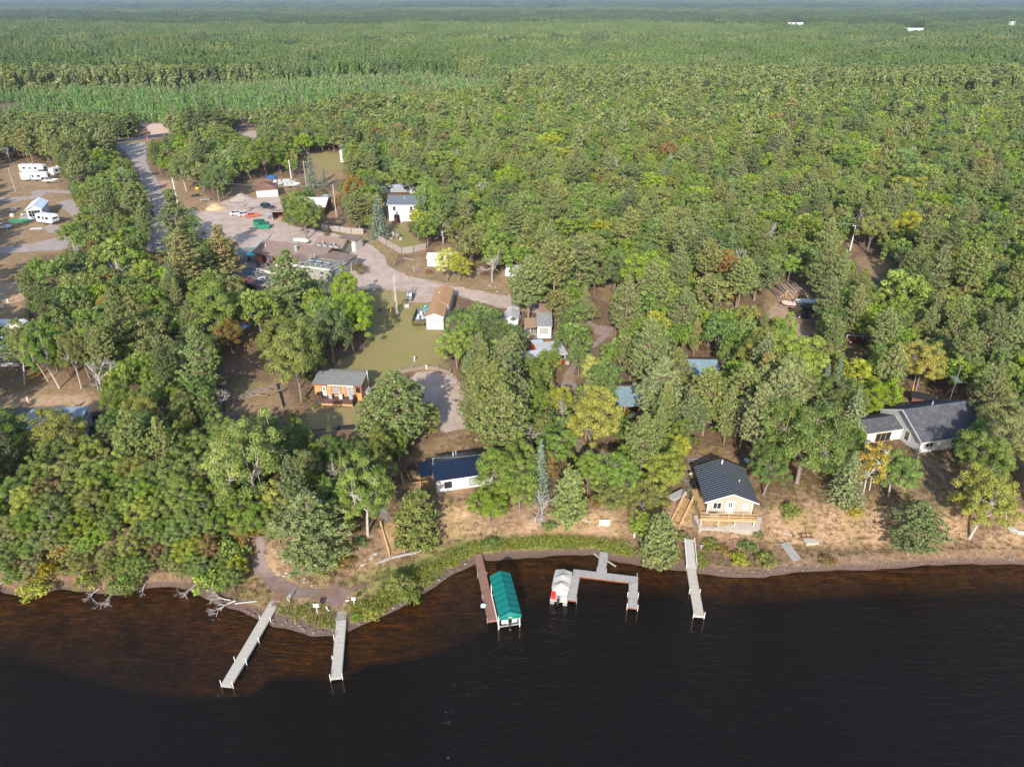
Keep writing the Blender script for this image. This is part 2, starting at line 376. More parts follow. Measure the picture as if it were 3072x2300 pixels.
# ---------------------------------------------------------------- lake water
m, nt, out = newmat('water')
P = pos(nt)
w1 = noise(nt, mapping(nt, P, (.45, 1.5, 1), (0, 0, .12)), .8, 3, .6, .4)
w2 = noise(nt, mapping(nt, P, (.7, 1.8, 1), (0, 0, -.2)), 2.2, 3, .6, .3)
big = noise(nt, P, .03, 3, .5)
h = math_(nt, 'ADD', math_(nt, 'MULTIPLY', w1, .75), math_(nt, 'MULTIPLY', w2, .35))
bn = N(nt, 'ShaderNodeBump', i_Strength=1., i_Distance=.36); nt.links.new(h, bn.inputs['Height'])
fr = N(nt, 'ShaderNodeFresnel', i_IOR=1.33); nt.links.new(bn.outputs[0], fr.inputs['Normal'])
gl = N(nt, 'ShaderNodeBsdfGlossy', i_Roughness=.2); gl.inputs[0].default_value = (.86, .81, .75, 1); nt.links.new(bn.outputs[0], gl.inputs['Normal'])
tr0 = N(nt, 'ShaderNodeBsdfTransparent'); tr0.inputs[0].default_value = (.64, .46, .22, 1)
df = N(nt, 'ShaderNodeBsdfDiffuse'); df.inputs[0].default_value = (.05, .035, .022, 1); nt.links.new(bn.outputs[0], df.inputs['Normal'])
tr = N(nt, 'ShaderNodeMixShader'); tr.inputs[0].default_value = .09; nt.links.new(tr0.outputs[0], tr.inputs[1]); nt.links.new(df.outputs[0], tr.inputs[2])
mx = N(nt, 'ShaderNodeMixShader'); nt.links.new(fr.outputs[0], mx.inputs[0]); nt.links.new(tr.outputs[0], mx.inputs[1]); nt.links.new(gl.outputs[0], mx.inputs[2])
nt.links.new(mx.outputs[0], out.inputs['Surface'])
b = MB().add([(-9000, -260, 0), (9000, -260, 0), (9000, 96, 0), (-9000, 96, 0)], [(0, 1, 2, 3)])
o = b.build('water', m); o['kind'] = 'structure'

# ---------------------------------------------------------------- roads, yards and paths as sheets draped on the ground
def drape(name, pts, mat, off, step=1.0, rough=.35, kind='structure', ragged=True):
    W = [gp(x, y)[:2] for x, y in pts]
    B = []
    for i in range(len(W)):
        a, b = np.array(W[i]), np.array(W[(i+1) % len(W)]); d = np.linalg.norm(b-a); k = max(1, int(d/step))
        nrm = np.array([-(b-a)[1], (b-a)[0]])/max(d, 1e-6)
        for j in range(k):
            p = a+(b-a)*j/k
            if ragged: p = p+nrm*rough*(math.sin(p[0]*1.9+p[1]*1.3)+math.sin(p[0]*.7-p[1]*.9+1))*.5*min(1, step)
            B.append(p)
    B = np.array(B); n = len(B)
    x0, y0 = B.min(0); x1, y1 = B.max(0)
    st = max(step, math.sqrt((x1-x0)*(y1-y0)/6000))
    X, Y = np.meshgrid(np.arange(x0, x1, st), np.arange(y0, y1, st)); X = X.ravel(); Y = Y.ravel()
    ins = inside(X, Y, [tuple(p) for p in B]); X, Y = X[ins], Y[ins]
    A, C = B, np.roll(B, -1, 0); D = np.full(len(X), 1e9)
    for a, c_ in zip(A, C):
        e = c_-a; L = max(float(e@e), 1e-9); t = np.clip(((X-a[0])*e[0]+(Y-a[1])*e[1])/L, 0, 1)
        D = np.minimum(D, np.hypot(X-a[0]-t*e[0], Y-a[1]-t*e[1]))
    k = D > .3*st; X, Y, D = X[k], Y[k], D[k]
    P2 = [Vector(p) for p in B]+[Vector((x, y)) for x, y in zip(X, Y)]
    vo, _, fo, *_ = delaunay_2d_cdt(P2, [(i, (i+1) % n) for i in range(n)], [], 1, 1e-4)
    vx = np.array([(v.x, v.y) for v in vo]); zz = gzv(vx[:, 0], vx[:, 1])+off
    me = bpy.data.meshes.new(name); me.from_pydata([(a, b_, c_) for (a, b_), c_ in zip(vx, zz)], [], [list(f) for f in fo])
    bm_flip(me)
    E_ = np.full(len(vx), 1e9)
    for a, c_ in zip(A, C):
        e = c_-a; L = max(float(e@e), 1e-9); t = np.clip(((vx[:, 0]-a[0])*e[0]+(vx[:, 1]-a[1])*e[1])/L, 0, 1)
        E_ = np.minimum(E_, np.hypot(vx[:, 0]-a[0]-t*e[0], vx[:, 1]-a[1]-t*e[1]))
    setattr_pt(me, 'edge', np.minimum(1, E_/1.4))
    me.materials.append(mat)
    o = link(name, me); o['kind'] = kind
    return o
def bm_flip(me):
    import bmesh
    bm = bmesh.new(); bm.from_mesh(me)
    for f in bm.faces:
        f.normal_update()
        if f.normal.z < 0: f.normal_flip()
    bm.to_mesh(me); bm.free()
def roadmat(name, stops, scale=.6, fade=True, stretch=(1, 1, 1), patch=None, rough=.95):
    m, nt, out = newmat(name)
    P = pos(nt)
    n1 = noise(nt, mapping(nt, P, stretch), scale, 6, .65); n2 = noise(nt, P, scale*7, 4, .7)
    f = math_(nt, 'ADD', math_(nt, 'MULTIPLY', n1, .7), math_(nt, 'MULTIPLY', n2, .3))
    c = ramp(nt, f, stops)
    if patch:
        c = mixc(nt, ramp(nt, noise(nt, P, .12, 4, .6), [(.45, (0, 0, 0)), (.6, (1, 1, 1))]), c, patch)
    b = bsdf(nt, None, c, rough, .15, f, .3, .05)
    if fade:
        a = math_(nt, 'GREATER_THAN', math_(nt, 'ADD', attr(nt, 'edge'), math_(nt, 'MULTIPLY', math_(nt, 'SUBTRACT', n2, .5), 1.3)), .25)
        t = N(nt, 'ShaderNodeBsdfTransparent'); mx = N(nt, 'ShaderNodeMixShader')
        nt.links.new(a, mx.inputs[0]); nt.links.new(t.outputs[0], mx.inputs[1]); nt.links.new(b.outputs[0], mx.inputs[2]); nt.links.new(mx.outputs[0], out.inputs['Surface'])
    else: nt.links.new(b.outputs[0], out.inputs['Surface'])
    return m
gravel = roadmat('gravel', [(.32, (.32, .235, .185)), (.5, (.44, .34, .28)), (.68, (.53, .425, .36))], .3)
grgrey = roadmat('grey_gravel', [(.32, (.25, .205, .18)), (.5, (.345, .29, .26)), (.68, (.43, .37, .335))], .5)
asph = roadmat('asphalt', [(.3, (.045, .05, .065)), (.6, (.065, .07, .09))], .8, fade=False)
oldasph = roadmat('old_asphalt', [(.3, (.12, .115, .125)), (.6, (.17, .16, .165)), (.75, (.21, .195, .19))], .7)
dirt = roadmat('dirt', [(.3, (.115, .072, .055)), (.5, (.18, .115, .088)), (.68, (.26, .175, .135))], .7, patch=(.20, .16, .15))
sandm = roadmat('sandy', [(.3, (.48, .33, .24)), (.6, (.62, .46, .36))], .5)
concr = roadmat('path_concrete', [(.3, (.20, .165, .145)), (.6, (.29, .245, .215))], 1.2)
drape('gravel_yard', poly('B -150 640 0 610 60 590 200 520 300 500 400 500 500 505 690 480 720 560 720 700 860 745 1050 775 1250 820 1380 850 1500 910 1580 980 1620 1060 1680 1110 1800 1160 2000 1210 2198 1250 / C 250 400 480 450 700 490 950 540 1180 590 1280 640 1180 690 1000 660 900 650 700 600 480 535 400 515 250 620 230 600 60 595 50 500 / B 1440 1280 1250 1310 1020 1315 850 1300 640 1270 470 1240 360 1180 350 1080 420 1050 330 900 290 870 -40 850'), gravel, .012, 1.6)
drape('gravel_road', poly('A 1010 385 1130 375 1265 360 1275 440 1270 520 1300 600 1350 650 1400 760 1440 840 1460 930 1520 970 1700 950 1730 970 / B 0 640 -50 850 / A 1760 1100 1500 1180 1440 1320 1270 1320 1250 1200 1180 1150 1250 1080 1330 1000 1260 830 1200 680 1180 620 1110 500 1050 430'), grgrey, .020, 1.6)
drape('highway', poly('P -600 509 0 462 200 443 340 430 382 425.5 462 413 521 407 600 397 691 388.5 768 382 900 370 1100 355 1600 322 1600 315 1100 347 900 361 768 373 691 379 600 387 521 397 462 404 382 416 340 420 200 434 0 452 -600 497'), asph, .03, 4, ragged=False)
drape('sandy_driveway', poly('A 985 182 1100 190 1210 208 1400 203 1440 240 1490 292 1400 305 1300 318 1295 290 1250 240 1200 215 1090 198 985 192'), sandm, .022, 2)
drape('field_entrance', poly('A 2060 272 2240 262 2290 300 2200 330 2100 320'), roadmat('pinkgravel', [(.3, (.33, .25, .21)), (.6, (.45, .36, .31))]), .022, 2)
drape('campground_road', poly('A -200 1280 0 1268 250 1240 480 1190 640 1150 700 1080 600 1000 520 930 480 880 620 850 760 930 830 1060 800 1180 640 1250 540 1300 300 1310 0 1335 -200 1345'), grgrey, .014, 1.6)
drape('camp_pad', poly('A 370 1105 440 1060 520 1090 560 1130 470 1155 400 1150'), grgrey, .026, 1.2)
drape('camp_lane', poly('A -100 850 100 840 260 830 250 790 400 770 600 780 640 820 420 800 350 850 100 880 -100 880'), grgrey, .018, 1.6)
drape('asphalt_pad', poly('D -200 1225 0 1218 340 1190 600 1178 590 1215 540 1262 340 1275 170 1300 0 1312 -200 1320'), oldasph, .02, 1)
drape('shaded_drive', poly('D -100 1400 0 1310 340 1280 700 1280 850 1250 900 1290 840 1330 600 1340 260 1470 300 1600 180 1600'), oldasph, .012, 1.2)
drape('parking_lot', poly('C 80 1250 130 1190 220 1175 330 1180 440 1205 500 1260 540 1320 580 1480 620 1620 / F 660 0 745 230 690 250 545 288 400 270 250 200 200 60 / C 0 1450'), gravel, .02, 1)
drape('lodge_patio', poly('B 300 1000 420 950 500 1000 640 1060 680 1130 520 1110 440 1090 360 1080'), concr, .03, 1)
drape('patio_asphalt', poly('B 350 1090 440 1080 640 1140 700 1150 690 1200 640 1260 480 1235 370 1180'), oldasph, .022, 1)
drape('dirt_path', poly('I 485 240 560 330 575 480 640 600 760 690 900 725 1010 745 1200 690 1275 740 1330 700 1450 680 1480 760 1330 800 1260 850 1235 930 1245 1010 1195 1012 1180 960 1100 900 1000 868 840 850 700 850 640 820 520 705 430 625 435 520 480 440 430 360 420 260'), dirt, .03, .7)
drape('paved_path', poly('F 0 700 15 800 40 930 72 1010 60 1060 0 1080 / I 1570 215 1500 90 1530 -20 1550 -140 1580 -60'), concr, .03, .6)
drape('beach_track', poly('F 520 1190 900 1170 1200 1130 1600 1120 1900 1080 2000 1100 2100 1200 1900 1170 1600 1170 1200 1185 900 1215 560 1230'), roadmat('trod', [(.3, (.28, .17, .11)), (.7, (.42, .28, .19))]), .03, .7)
drape('sandy_track', poly('C 1280 600 1500 660 1700 780 1860 810 1800 880 1560 1080 1480 1220 1520 1300 1450 1460 / F 1560 250 1720 330 1760 420 1980 430 2080 560 1900 600 1800 560 1640 460 1500 300 / C 1330 1360 1400 1200 1500 1040 1700 880 1600 820 1400 700 1200 650'), roadmat('track', [(.3, (.22, .16, .13)), (.6, (.34, .26, .22))]), .012, 1.2)
drape('cabin_driveway', poly('G 690 1160 760 1130 790 1250 800 1400 780 1440 710 1440 700 1300 640 1200'), concr, .02, .8)
drape('wood_path', poly('E 200 760 330 830 330 900 120 900 0 700 150 700'), dirt, .016, 1)
drape('forest_drive', poly('L 560 700 640 560 760 640 840 740 930 850 1000 890 850 890 750 900 620 910 560 800'), roadmat('drive2', [(.3, (.30, .20, .13)), (.7, (.46, .32, .22))]), .016, 1.2)
# pale wheel tracks worn into the gravel
trk = roadmat('wheel_track', [(.3, (.46, .37, .31)), (.65, (.58, .48, .41))], .8)
def tracks(s, offs, wd=.55):
    c = [Vector(gp(*q)[:2]) for q in poly(s)]
    P_ = []
    for a, b_ in zip(c, c[1:]): P_ += [a+(b_-a)*i/4 for i in range(4)]
    for _ in range(3): P_ = [P_[0]]+[(P_[i-1]+P_[i]*2+P_[i+1])/4 for i in range(1, len(P_)-1)]+[P_[-1]]
    for of in offs:
        l = []; r = []
        for i, p in enumerate(P_):
            d = (P_[min(i+1, len(P_)-1)]-P_[max(i-1, 0)]).normalized(); n = Vector((-d.y, d.x))
            k = of+.25*math.sin(i*.7+of); l.append(p+n*(k+wd/2)); r.append(p+n*(k-wd/2))
        pts = [proj(p.x, p.y, gz(p.x, p.y))[:2] for p in l+r[::-1]]
        drape('wheel_track', pts, trk, .036, .8, .15)
tracks('B 60 690 400 760 800 772 1100 795 1380 890 1520 1000 1590 1090 1780 1185 2190 1285 / C 420 458 700 540 940 590', (-1.7, -.1, 1.4), .7)
tracks('B 1570 1070 1420 1190 1220 1262 1010 1295', (-.8, .8)); tracks('B 250 560 420 640 700 640', (-.8, .8))
tracks('A 1140 385 1215 520 1290 680 1350 830 1400 960 1385 1150', (-1.6, 0, 1.5), .7); tracks('I 520 420 560 560 680 700 900 790 1120 800 1210 900 1215 980', (-.65, .65), .4)
# heaps of gravel and sand in the yard
def heap(name, k, x, y, r, h, mat, label):
    X, Y, Z = g(k, x, y); b = MB(); rings = []
    for j in range(7):
        t = j/6; rr = r*(1-t)+.05
        rings.append([(rr*math.cos(a)*(1+.12*math.sin(3*a+j)), rr*math.sin(a)*(1+.1*math.cos(2*a-j)), h*(1-(1-t)**1.2)*(1+.08*math.sin(5*a+2*j))-.05) for a in [2*math.pi*i/18 for i in range(18)]])
    b.loft(rings)
    tag(b.build(name, mat, None, (X, Y, Z)), label, 'pile')
heap('gravel_pile', 'B', 355, 505, 4.2, 2.0, surf('pile_gravel', (.34, .27, .24), .3, 9, .95), 'big pile of grey gravel beside the brown roofed garage')
heap('sand_pile', 'B', 135, 585, 3.6, 1.5, surf('pile_sand', (.55, .36, .2), .25, 9, .95), 'pile of orange sand at the edge of the gravel yard')
# ================================================================ vegetation
def leafmat(name, dark, mid, lite, alt=None, altp=.0, hue=.014, val=.15, trans=.34, rough=.6):
    m, nt, out = newmat(name)
    v = attr(nt, 'v')
    st = [(0, dark), (.5, mid), (.97 if alt else 1, lite)]
    c = ramp(nt, v, st)
    if alt: c = mixc(nt, math_(nt, 'GREATER_THAN', attr(nt, 'w'), 1-altp), c, alt)
    oi = nt.nodes.new('ShaderNodeObjectInfo').outputs['Random']
    hs = nt.nodes.new('ShaderNodeHueSaturation'); nt.links.new(c, hs.inputs['Color'])
    nt.links.new(math_(nt, 'ADD', .508-hue, math_(nt, 'MULTIPLY', oi, 2*hue)), hs.inputs['Hue'])
    r2 = math_(nt, 'FRACT', math_(nt, 'MULTIPLY', oi, 37.3))
    nt.links.new(math_(nt, 'ADD', 1-val, math_(nt, 'MULTIPLY', r2, 2*val)), hs.inputs['Value'])
    r3 = math_(nt, 'FRACT', math_(nt, 'MULTIPLY', oi, 91.7))
    nt.links.new(math_(nt, 'ADD', .9, math_(nt, 'MULTIPLY', r3, .22)), hs.inputs['Saturation'])
    b = bsdf(nt, None, hs.outputs[0], rough, .25)
    t = N(nt, 'ShaderNodeBsdfTranslucent'); nt.links.new(hs.outputs[0], t.inputs[0])
    mx = N(nt, 'ShaderNodeMixShader'); mx.inputs[0].default_value = trans
    nt.links.new(b.outputs[0], mx.inputs[1]); nt.links.new(t.outputs[0], mx.inputs[2]); nt.links.new(mx.outputs[0], out.inputs['Surface'])
    return m
RED = (.34, .13, .045)
LM = {
 'green': leafmat('leaf_green', (.083, .128, .029), (.197, .267, .056), (.327, .383, .097), (.501, .221, .065), .006),
 'dark': leafmat('leaf_dark_green', (.067, .108, .034), (.139, .197, .058), (.230, .286, .091), RED, .005),
 'bright': leafmat('leaf_bright_green', (.119, .176, .026), (.243, .325, .047), (.368, .441, .078), (.501, .376, .052), .01),
 'olive': leafmat('leaf_olive', (.104, .120, .036), (.234, .250, .072), (.364, .351, .116), (.501, .234, .078), .015),
 'brown': leafmat('leaf_browning', (.095, .078, .028), (.230, .174, .062), (.347, .252, .095), (.336, .134, .050), .16),
 'yellow': leafmat('leaf_yellow', (.20, .19, .03), (.42, .37, .06), (.60, .52, .11), (.42, .22, .03), .08),
 'gold': leafmat('leaf_gold', (.22, .16, .025), (.42, .30, .045), (.56, .42, .08), (.22, .22, .04), .2),
 'orange': leafmat('leaf_orange', (.20, .10, .04), (.42, .21, .08), (.52, .30, .13), (.16, .17, .04), .28),
 'lime': leafmat('leaf_yellow_green', (.168, .185, .025), (.325, .347, .056), (.470, .470, .095), (.493, .358, .056), .06),
 'pine': leafmat('needle_olive', (.101, .127, .044), (.207, .244, .080), (.335, .367, .129), (.402, .309, .167), .06, trans=.24),
 'pinedark': leafmat('needle_dark', (.067, .096, .038), (.141, .180, .067), (.234, .270, .103), (.335, .258, .155), .03, trans=.24),
 'pinegrey': leafmat('needle_grey', (.095, .123, .043), (.196, .241, .081), (.308, .347, .129), (.358, .314, .202), .07, trans=.24),
 'pinetan': leafmat('needle_browning', (.10, .11, .036), (.215, .22, .075), (.33, .31, .12), (.48, .32, .15), .24, trans=.2),
 'spruce': leafmat('needle_blue', (.069, .103, .067), (.144, .201, .132), (.230, .299, .201), None, trans=.1),
 'sprucegreen': leafmat('needle_fresh', (.096, .129, .052), (.199, .244, .096), (.309, .354, .142), None, trans=.1),
 'plant': leafmat('needle_plantation', (.06, .12, .026), (.13, .24, .05), (.21, .335, .085), (.2, .13, .06), .04, hue=.012, trans=.2),
 'farpine': leafmat('needle_far', (.062, .101, .038), (.129, .189, .058), (.215, .271, .090), (.258, .232, .146), .04, trans=.2),
 'fardark': leafmat('needle_far_dark', (.045, .07, .034), (.085, .12, .05), (.13, .17, .07), (.2, .17, .12), .03, trans=.12),
 'farlight': leafmat('needle_far_light', (.077, .112, .041), (.146, .202, .069), (.224, .280, .103), (.378, .344, .249), .08, trans=.2),
 'brush': leafmat('leaf_brush', (.07, .06, .025), (.15, .12, .05), (.22, .19, .07), (.30, .13, .05), .12),
 'reed': leafmat('leaf_reed', (.11, .15, .02), (.22, .265, .04), (.37, .36, .07), (.38, .28, .09), .12),
 'drygrass': leafmat('leaf_dry_grass', (.14, .095, .05), (.25, .17, .095), (.36, .265, .15), (.14, .14, .04), .12),
 'paleyellow': leafmat('leaf_pale_yellow', (.44, .43, .10), (.64, .62, .16), (.76, .73, .28), (.40, .45, .1), .2),
}
bark = surf('bark', (.20, .165, .14), .4, 5, .9, .1, (1, 1, .25), bstr=.6)
barkpale = surf('bark_pale', (.38, .34, .30), .35, 6, .9, .1, (1, 1, .3), bstr=.6)
barkred = surf('bark_pine', (.25, .18, .135), .35, 6, .9, .1, (1, 1, .3), bstr=.6)
birchbark = surf('bark_birch', (.48, .45, .41), .25, 7, .8, .2, (1, 1, 3), bstr=.3, dirt=(.08, .07, .06), dscale=6)
deadwood = surf('bark_dead', (.36, .33, .31), .3, 8, .9, .1)
def rings(rng, n):
    u = rng.normal(size=(n, 3)); return u/np.linalg.norm(u, axis=1, keepdims=True)
def leafmesh(name, C, Nn, size, asp, v, w, mat, tang=None, rng=None):
    """diamond leaves: centres, normals, sizes"""
    n = len(C); Nn = Nn/np.linalg.norm(Nn, axis=1, keepdims=True)
    t = rng.normal(size=(n, 3)) if tang is None else tang+.25*rng.normal(size=(n, 3))
    t -= (t*Nn).sum(1, keepdims=True)*Nn; t /= np.linalg.norm(t, axis=1, keepdims=True)+1e-9
    b = np.cross(Nn, t); s = np.asarray(size).reshape(-1, 1)
    V = np.stack([C-t*s*.5, C+b*s*.5*asp+t*s*.08, C+t*s*.5, C-b*s*.5*asp+t*s*.08], 1).reshape(-1, 3)
    me = mesh_np(name, V, np.arange(4*n).reshape(n, 4))
    setattr_face(me, 'v', v); setattr_face(me, 'w', w)
    if mat: me.materials.append(mat)
    return me
def curve(a, b, sag, k=4):
    a, b = np.array(a, float), np.array(b, float)
    return [tuple(a+(b-a)*t+np.array((0, 0, sag))*math.sin(math.pi*t)) for t in np.linspace(0, 1, k)]
def oak_proto(seed, ncl, nleaf, size, H=12., Rr=5.5, low=.32, gaps=.0, twigs=26, lean=0, tr=1.):
    rng = np.random.default_rng(seed); b = MB()
    zc = H*(.5+low*.22); rz = H*(.5-low*.22)
    top = (rng.normal()*.3+lean, rng.normal()*.3, H*.3)
    b.tube([(0, 0, -.4), (top[0]*.4, top[1]*.4, H*.15), top], [.30*tr, .24*tr, .2*tr], 6)
    limbs = []
    for i in range(6):
        a = i*1.05+rng.uniform(-.3, .3); l = rng.uniform(.45, .75)
        e = (top[0]+math.cos(a)*Rr*l, top[1]+math.sin(a)*Rr*l, zc+rz*rng.uniform(-.1, .55))
        pts = curve(top, e, .5, 5); limbs += pts[1:]; b.tube(pts, [q*tr for q in (.15, .12, .1, .07, .04)], 5)
    limbs = np.array(limbs)
    ph = rng.uniform(0, 6.28, 3); cl = []
    ga = math.pi*(3-math.sqrt(5))
    for i in range(ncl):
        sz = 1-(i+.5)/ncl*1.42; a = i*ga+rng.uniform(-.35, .35); sr = math.sqrt(max(0, 1-sz*sz))
        f = rng.uniform(.66, 1.)*(1+.16*math.sin(2*a+ph[0])+.12*math.sin(3*a+ph[1]))
        if rng.random() < .22: f *= .6
        cl.append((np.array((math.cos(a)*sr*Rr*f*.9+lean, math.sin(a)*sr*Rr*f*.9, zc+sz*rz*f*.86)), rng.uniform(.62, 1.2)*(Rr/5.5)*(40/ncl)**.33*1.18))
    C = []; Nn = []; S = []; Vv = []
    for c, rc in cl:
        k = limbs[np.argmin(((limbs-c)**2).sum(1))]
        b.tube(curve(k, c, .15, 3), [.045, .03, .015], 3)
        if rng.random() < gaps: continue
        n = int(nleaf*rng.uniform(.7, 1.3)); d = rings(rng, n); d[:, 2] = np.where(d[:, 2] < -.35, -d[:, 2], d[:, 2])
        p = c+d*rc*rng.uniform(.55, 1.08, (n, 1))*np.array((1.08, 1.08, .8))
        C.append(p); Nn.append(d*.85+np.array((0, -.0, .3))+.48*rng.normal(size=(n, 3)))
        S.append(size*rng.uniform(.6, 1.35, n)); Vv.append(np.clip(.54+rng.normal()*.13+.15*rng.normal(size=n), 0, 1))
    for i in range(twigs):
        c, rc = cl[rng.integers(len(cl))]; u = c-np.array((0, 0, zc-1)); u /= np.linalg.norm(u); s = c
        e = s+u*rc*rng.uniform(.9, 1.5)+rng.normal(size=3)*.5
        b.tube([s, (s+e)/2+rng.normal(size=3)*.12, e], [.035, .025, .012], 3)
    C = np.concatenate(C); n = len(C)
    return leafmesh('crown', C, np.concatenate(Nn), np.concatenate(S), .72, np.concatenate(Vv), rng.random(n), None, None, rng), b.mesh('trunk', bark)
def pine_proto(seed, whorl, nb, tper, nt_, size, H=14., Rr=4., base=.25, shape='red', bare=.3, width=.2):
    rng = np.random.default_rng(seed); b = MB(); C = []; T = []; Nn = []; Vv = []; S = []
    b.tube([(0, 0, -.4), (rng.normal()*.1, rng.normal()*.1, H*.5), (0, 0, H*.985)], [.23, .16, .03], 6)
    for i in range(whorl):
        t = (i+.5*rng.random())/whorl; z = H*(base+(1-base)*t)
        if shape == 'red': L = Rr*min(1, (1-t)*1.55+.06)*(.55+.45*min(1, t*3+.35))
        elif shape == 'white': L = Rr*((1-t)**.75+.05)*rng.uniform(.6, 1.15)
        elif shape == 'bush': L = Rr*math.sqrt(max(.02, 1-(t*1.02-.15)**2 if t > .15 else 1))*(1-.35*t)
        else: L = Rr*(1-t)+.12
        for k in range(nb):
            a = k*2*math.pi/nb+i*.9+rng.uniform(-.4, .4); l = L*rng.uniform(.7, 1.15); up = rng.uniform(.05, .42)+.4*t
            d = np.array((math.cos(a), math.sin(a), up)); s0 = np.array((0, 0, z)); e = s0+d*l
            mid = s0+d*l*.5+np.array((0, 0, -.06*l))
            b.tube([tuple(s0), tuple(mid), tuple(e)], [.05 if l > 1.5 else .03, .035, .012], 3)
            if rng.random() < (.17 if shape == 'red' else .06): continue
            m = max(2, int(tper*l/Rr+1))
            for j in range(m):
                f = bare+(1-bare)*(j+rng.random())/m
                sp = .3*l*f
                c = s0+d*l*f+np.array((-math.sin(a), math.cos(a), 0))*rng.normal()*sp*.75+np.array((0, 0, rng.normal()*.1+.1))
                u = rings(rng, nt_); u[:, 2] = np.abs(u[:, 2])*.9; u += d*.55
                u /= np.linalg.norm(u, axis=1, keepdims=True)
                sz = size*rng.uniform(.75, 1.3)
                C.append(c+u*sz*.45); T.append(u); x = rng.normal(size=(nt_, 3))*.8+np.array((0, 0, .55))+d*.3; Nn.append(x)
                S.append(sz*rng.uniform(.8, 1.2, nt_)); Vv.append(np.clip(.53+rng.normal()*.14+.13*rng.normal(size=nt_), 0, 1))
    C = np.concatenate(C); n = len(C)
    return leafmesh('crown', C, np.concatenate(Nn), np.concatenate(S), width/size*2.2, np.concatenate(Vv), rng.random(n), None, np.concatenate(T), rng), b.mesh('trunk', barkred)
def spruce_proto(seed, lev, nb, per, size, H=12., Rr=2.6):
    rng = np.random.default_rng(seed); b = MB(); C = []; T = []; Nn = []; Vv = []
    b.tube([(0, 0, -.4), (0, 0, H*.98)], [.18, .03], 6)
    for i in range(lev):
        t = i/lev; z = H*(.06+.92*t); L = Rr*(1-t)**.9+.08
        for k in range(nb):
            a = k*2*math.pi/nb+i*1.3+rng.uniform(-.25, .25); l = L*rng.uniform(.75, 1.12); d = np.array((math.cos(a), math.sin(a), -.18+.55*t))
            b.tube([(0, 0, z), tuple(np.array((0, 0, z))+d*l)], [.03, .01], 3)
            m = max(2, int(per*l/Rr)+1)
            for j in range(m):
                f = (j+.6)/m; c = np.array((0, 0, z))+d*l*f+np.array((-math.sin(a), math.cos(a), 0))*rng.normal()*.16*l*f+np.array((0, 0, -.08*f*l+rng.normal()*.04))
                C.append(c); T.append(d+rng.normal(size=3)*.35); Nn.append(d*.5+np.array((0, 0, .8))+.45*rng.normal(size=3)); Vv.append(np.clip(.35+.35*f+rng.normal()*.16, 0, 1))
    n = len(C)
    return leafmesh('crown', np.array(C), np.array(Nn), size*rng.uniform(.7, 1.3, n), .5, np.array(Vv), rng.random(n), None, np.array(T), rng), b.mesh('trunk', bark)
def dead_proto(seed, H=9., spread=.75, depth=4, r0=.2, nb=5):
    rng = np.random.default_rng(seed); b = MB()
    def grow(p, d, l, r, k):
        e = p+d*l; mid = (p+e)/2+rng.normal(size=3)*l*.06
        b.tube([tuple(p), tuple(mid), tuple(e)], [r, r*.85, r*.65], 4 if r > .06 else 3)
        if k == 0: return
        for i in range(nb if k > 1 else 4):
            f = rng.uniform(.35, 1); q = p+d*l*f; nd = d+rng.normal(size=3)*spread; nd[2] += .1; nd /= np.linalg.norm(nd)
            grow(q, nd, l*rng.uniform(.45, .7), r*.5, k-1)
    grow(np.array((0, 0, -.3)), np.array((0., 0, 1)), H*.5, r0, depth-1)
    return b.mesh('branches', deadwood)
def shrub_proto(seed, ncl, nleaf, size, H=2.4, Rr=1.6):
    rng = np.random.default_rng(seed); b = MB(); C = []; Nn = []; S = []; Vv = []
    for i in range(ncl):
        a = i*2.4+rng.uniform(-.3, .3); f = math.sqrt((i+.5)/ncl); rc = rng.uniform(.4, .65)
        c = np.array((math.cos(a)*f*Rr*.8, math.sin(a)*f*Rr*.8, H*(.72-.42*f*f)*rng.uniform(.75, 1.15)))
        b.tube([(c[0]*.15, c[1]*.15, -.2), tuple(c*np.array((.7, .7, .6))), tuple(c+np.array((0, 0, .25)))], [.035, .025, .012], 3)
        d = rings(rng, nleaf); d[:, 2] = np.where(d[:, 2] < -.5, -d[:, 2], d[:, 2])
        C.append(c+d*rc*rng.uniform(.5, 1.1, (nleaf, 1))*np.array((1.1, 1.1, .95))); Nn.append(d*.8+np.array((0, 0, .5))+.5*rng.normal(size=(nleaf, 3)))
        S.append(size*rng.uniform(.6, 1.3, nleaf)); Vv.append(np.clip(.5+rng.normal()*.17+.18*rng.normal(size=nleaf), 0, 1))
    C = np.concatenate(C)
    return leafmesh('crown', C, np.concatenate(Nn), np.concatenate(S), .7, np.concatenate(Vv), rng.random(len(C)), None, None, rng), b.mesh('stems', bark)
def tuft_proto(seed, n, h, r, wdt):
    rng = np.random.default_rng(seed); a = rng.uniform(0, 6.28, n); rr = r*np.sqrt(rng.random(n))
    T = np.stack([np.cos(a)*.45+rng.normal(size=n)*.3, np.sin(a)*.45+rng.normal(size=n)*.3, np.ones(n)], 1); hh = h*rng.uniform(.5, 1.2, n)
    C = np.stack([np.cos(a)*rr, np.sin(a)*rr, np.zeros(n)], 1)+T*hh[:, None]*.45
    Nn = rings(rng, n)+np.array((0, -.4, .3))
    return leafmesh('tuft', C, Nn, hh, wdt/h, rng.random(n), rng.random(n), None, T, rng)

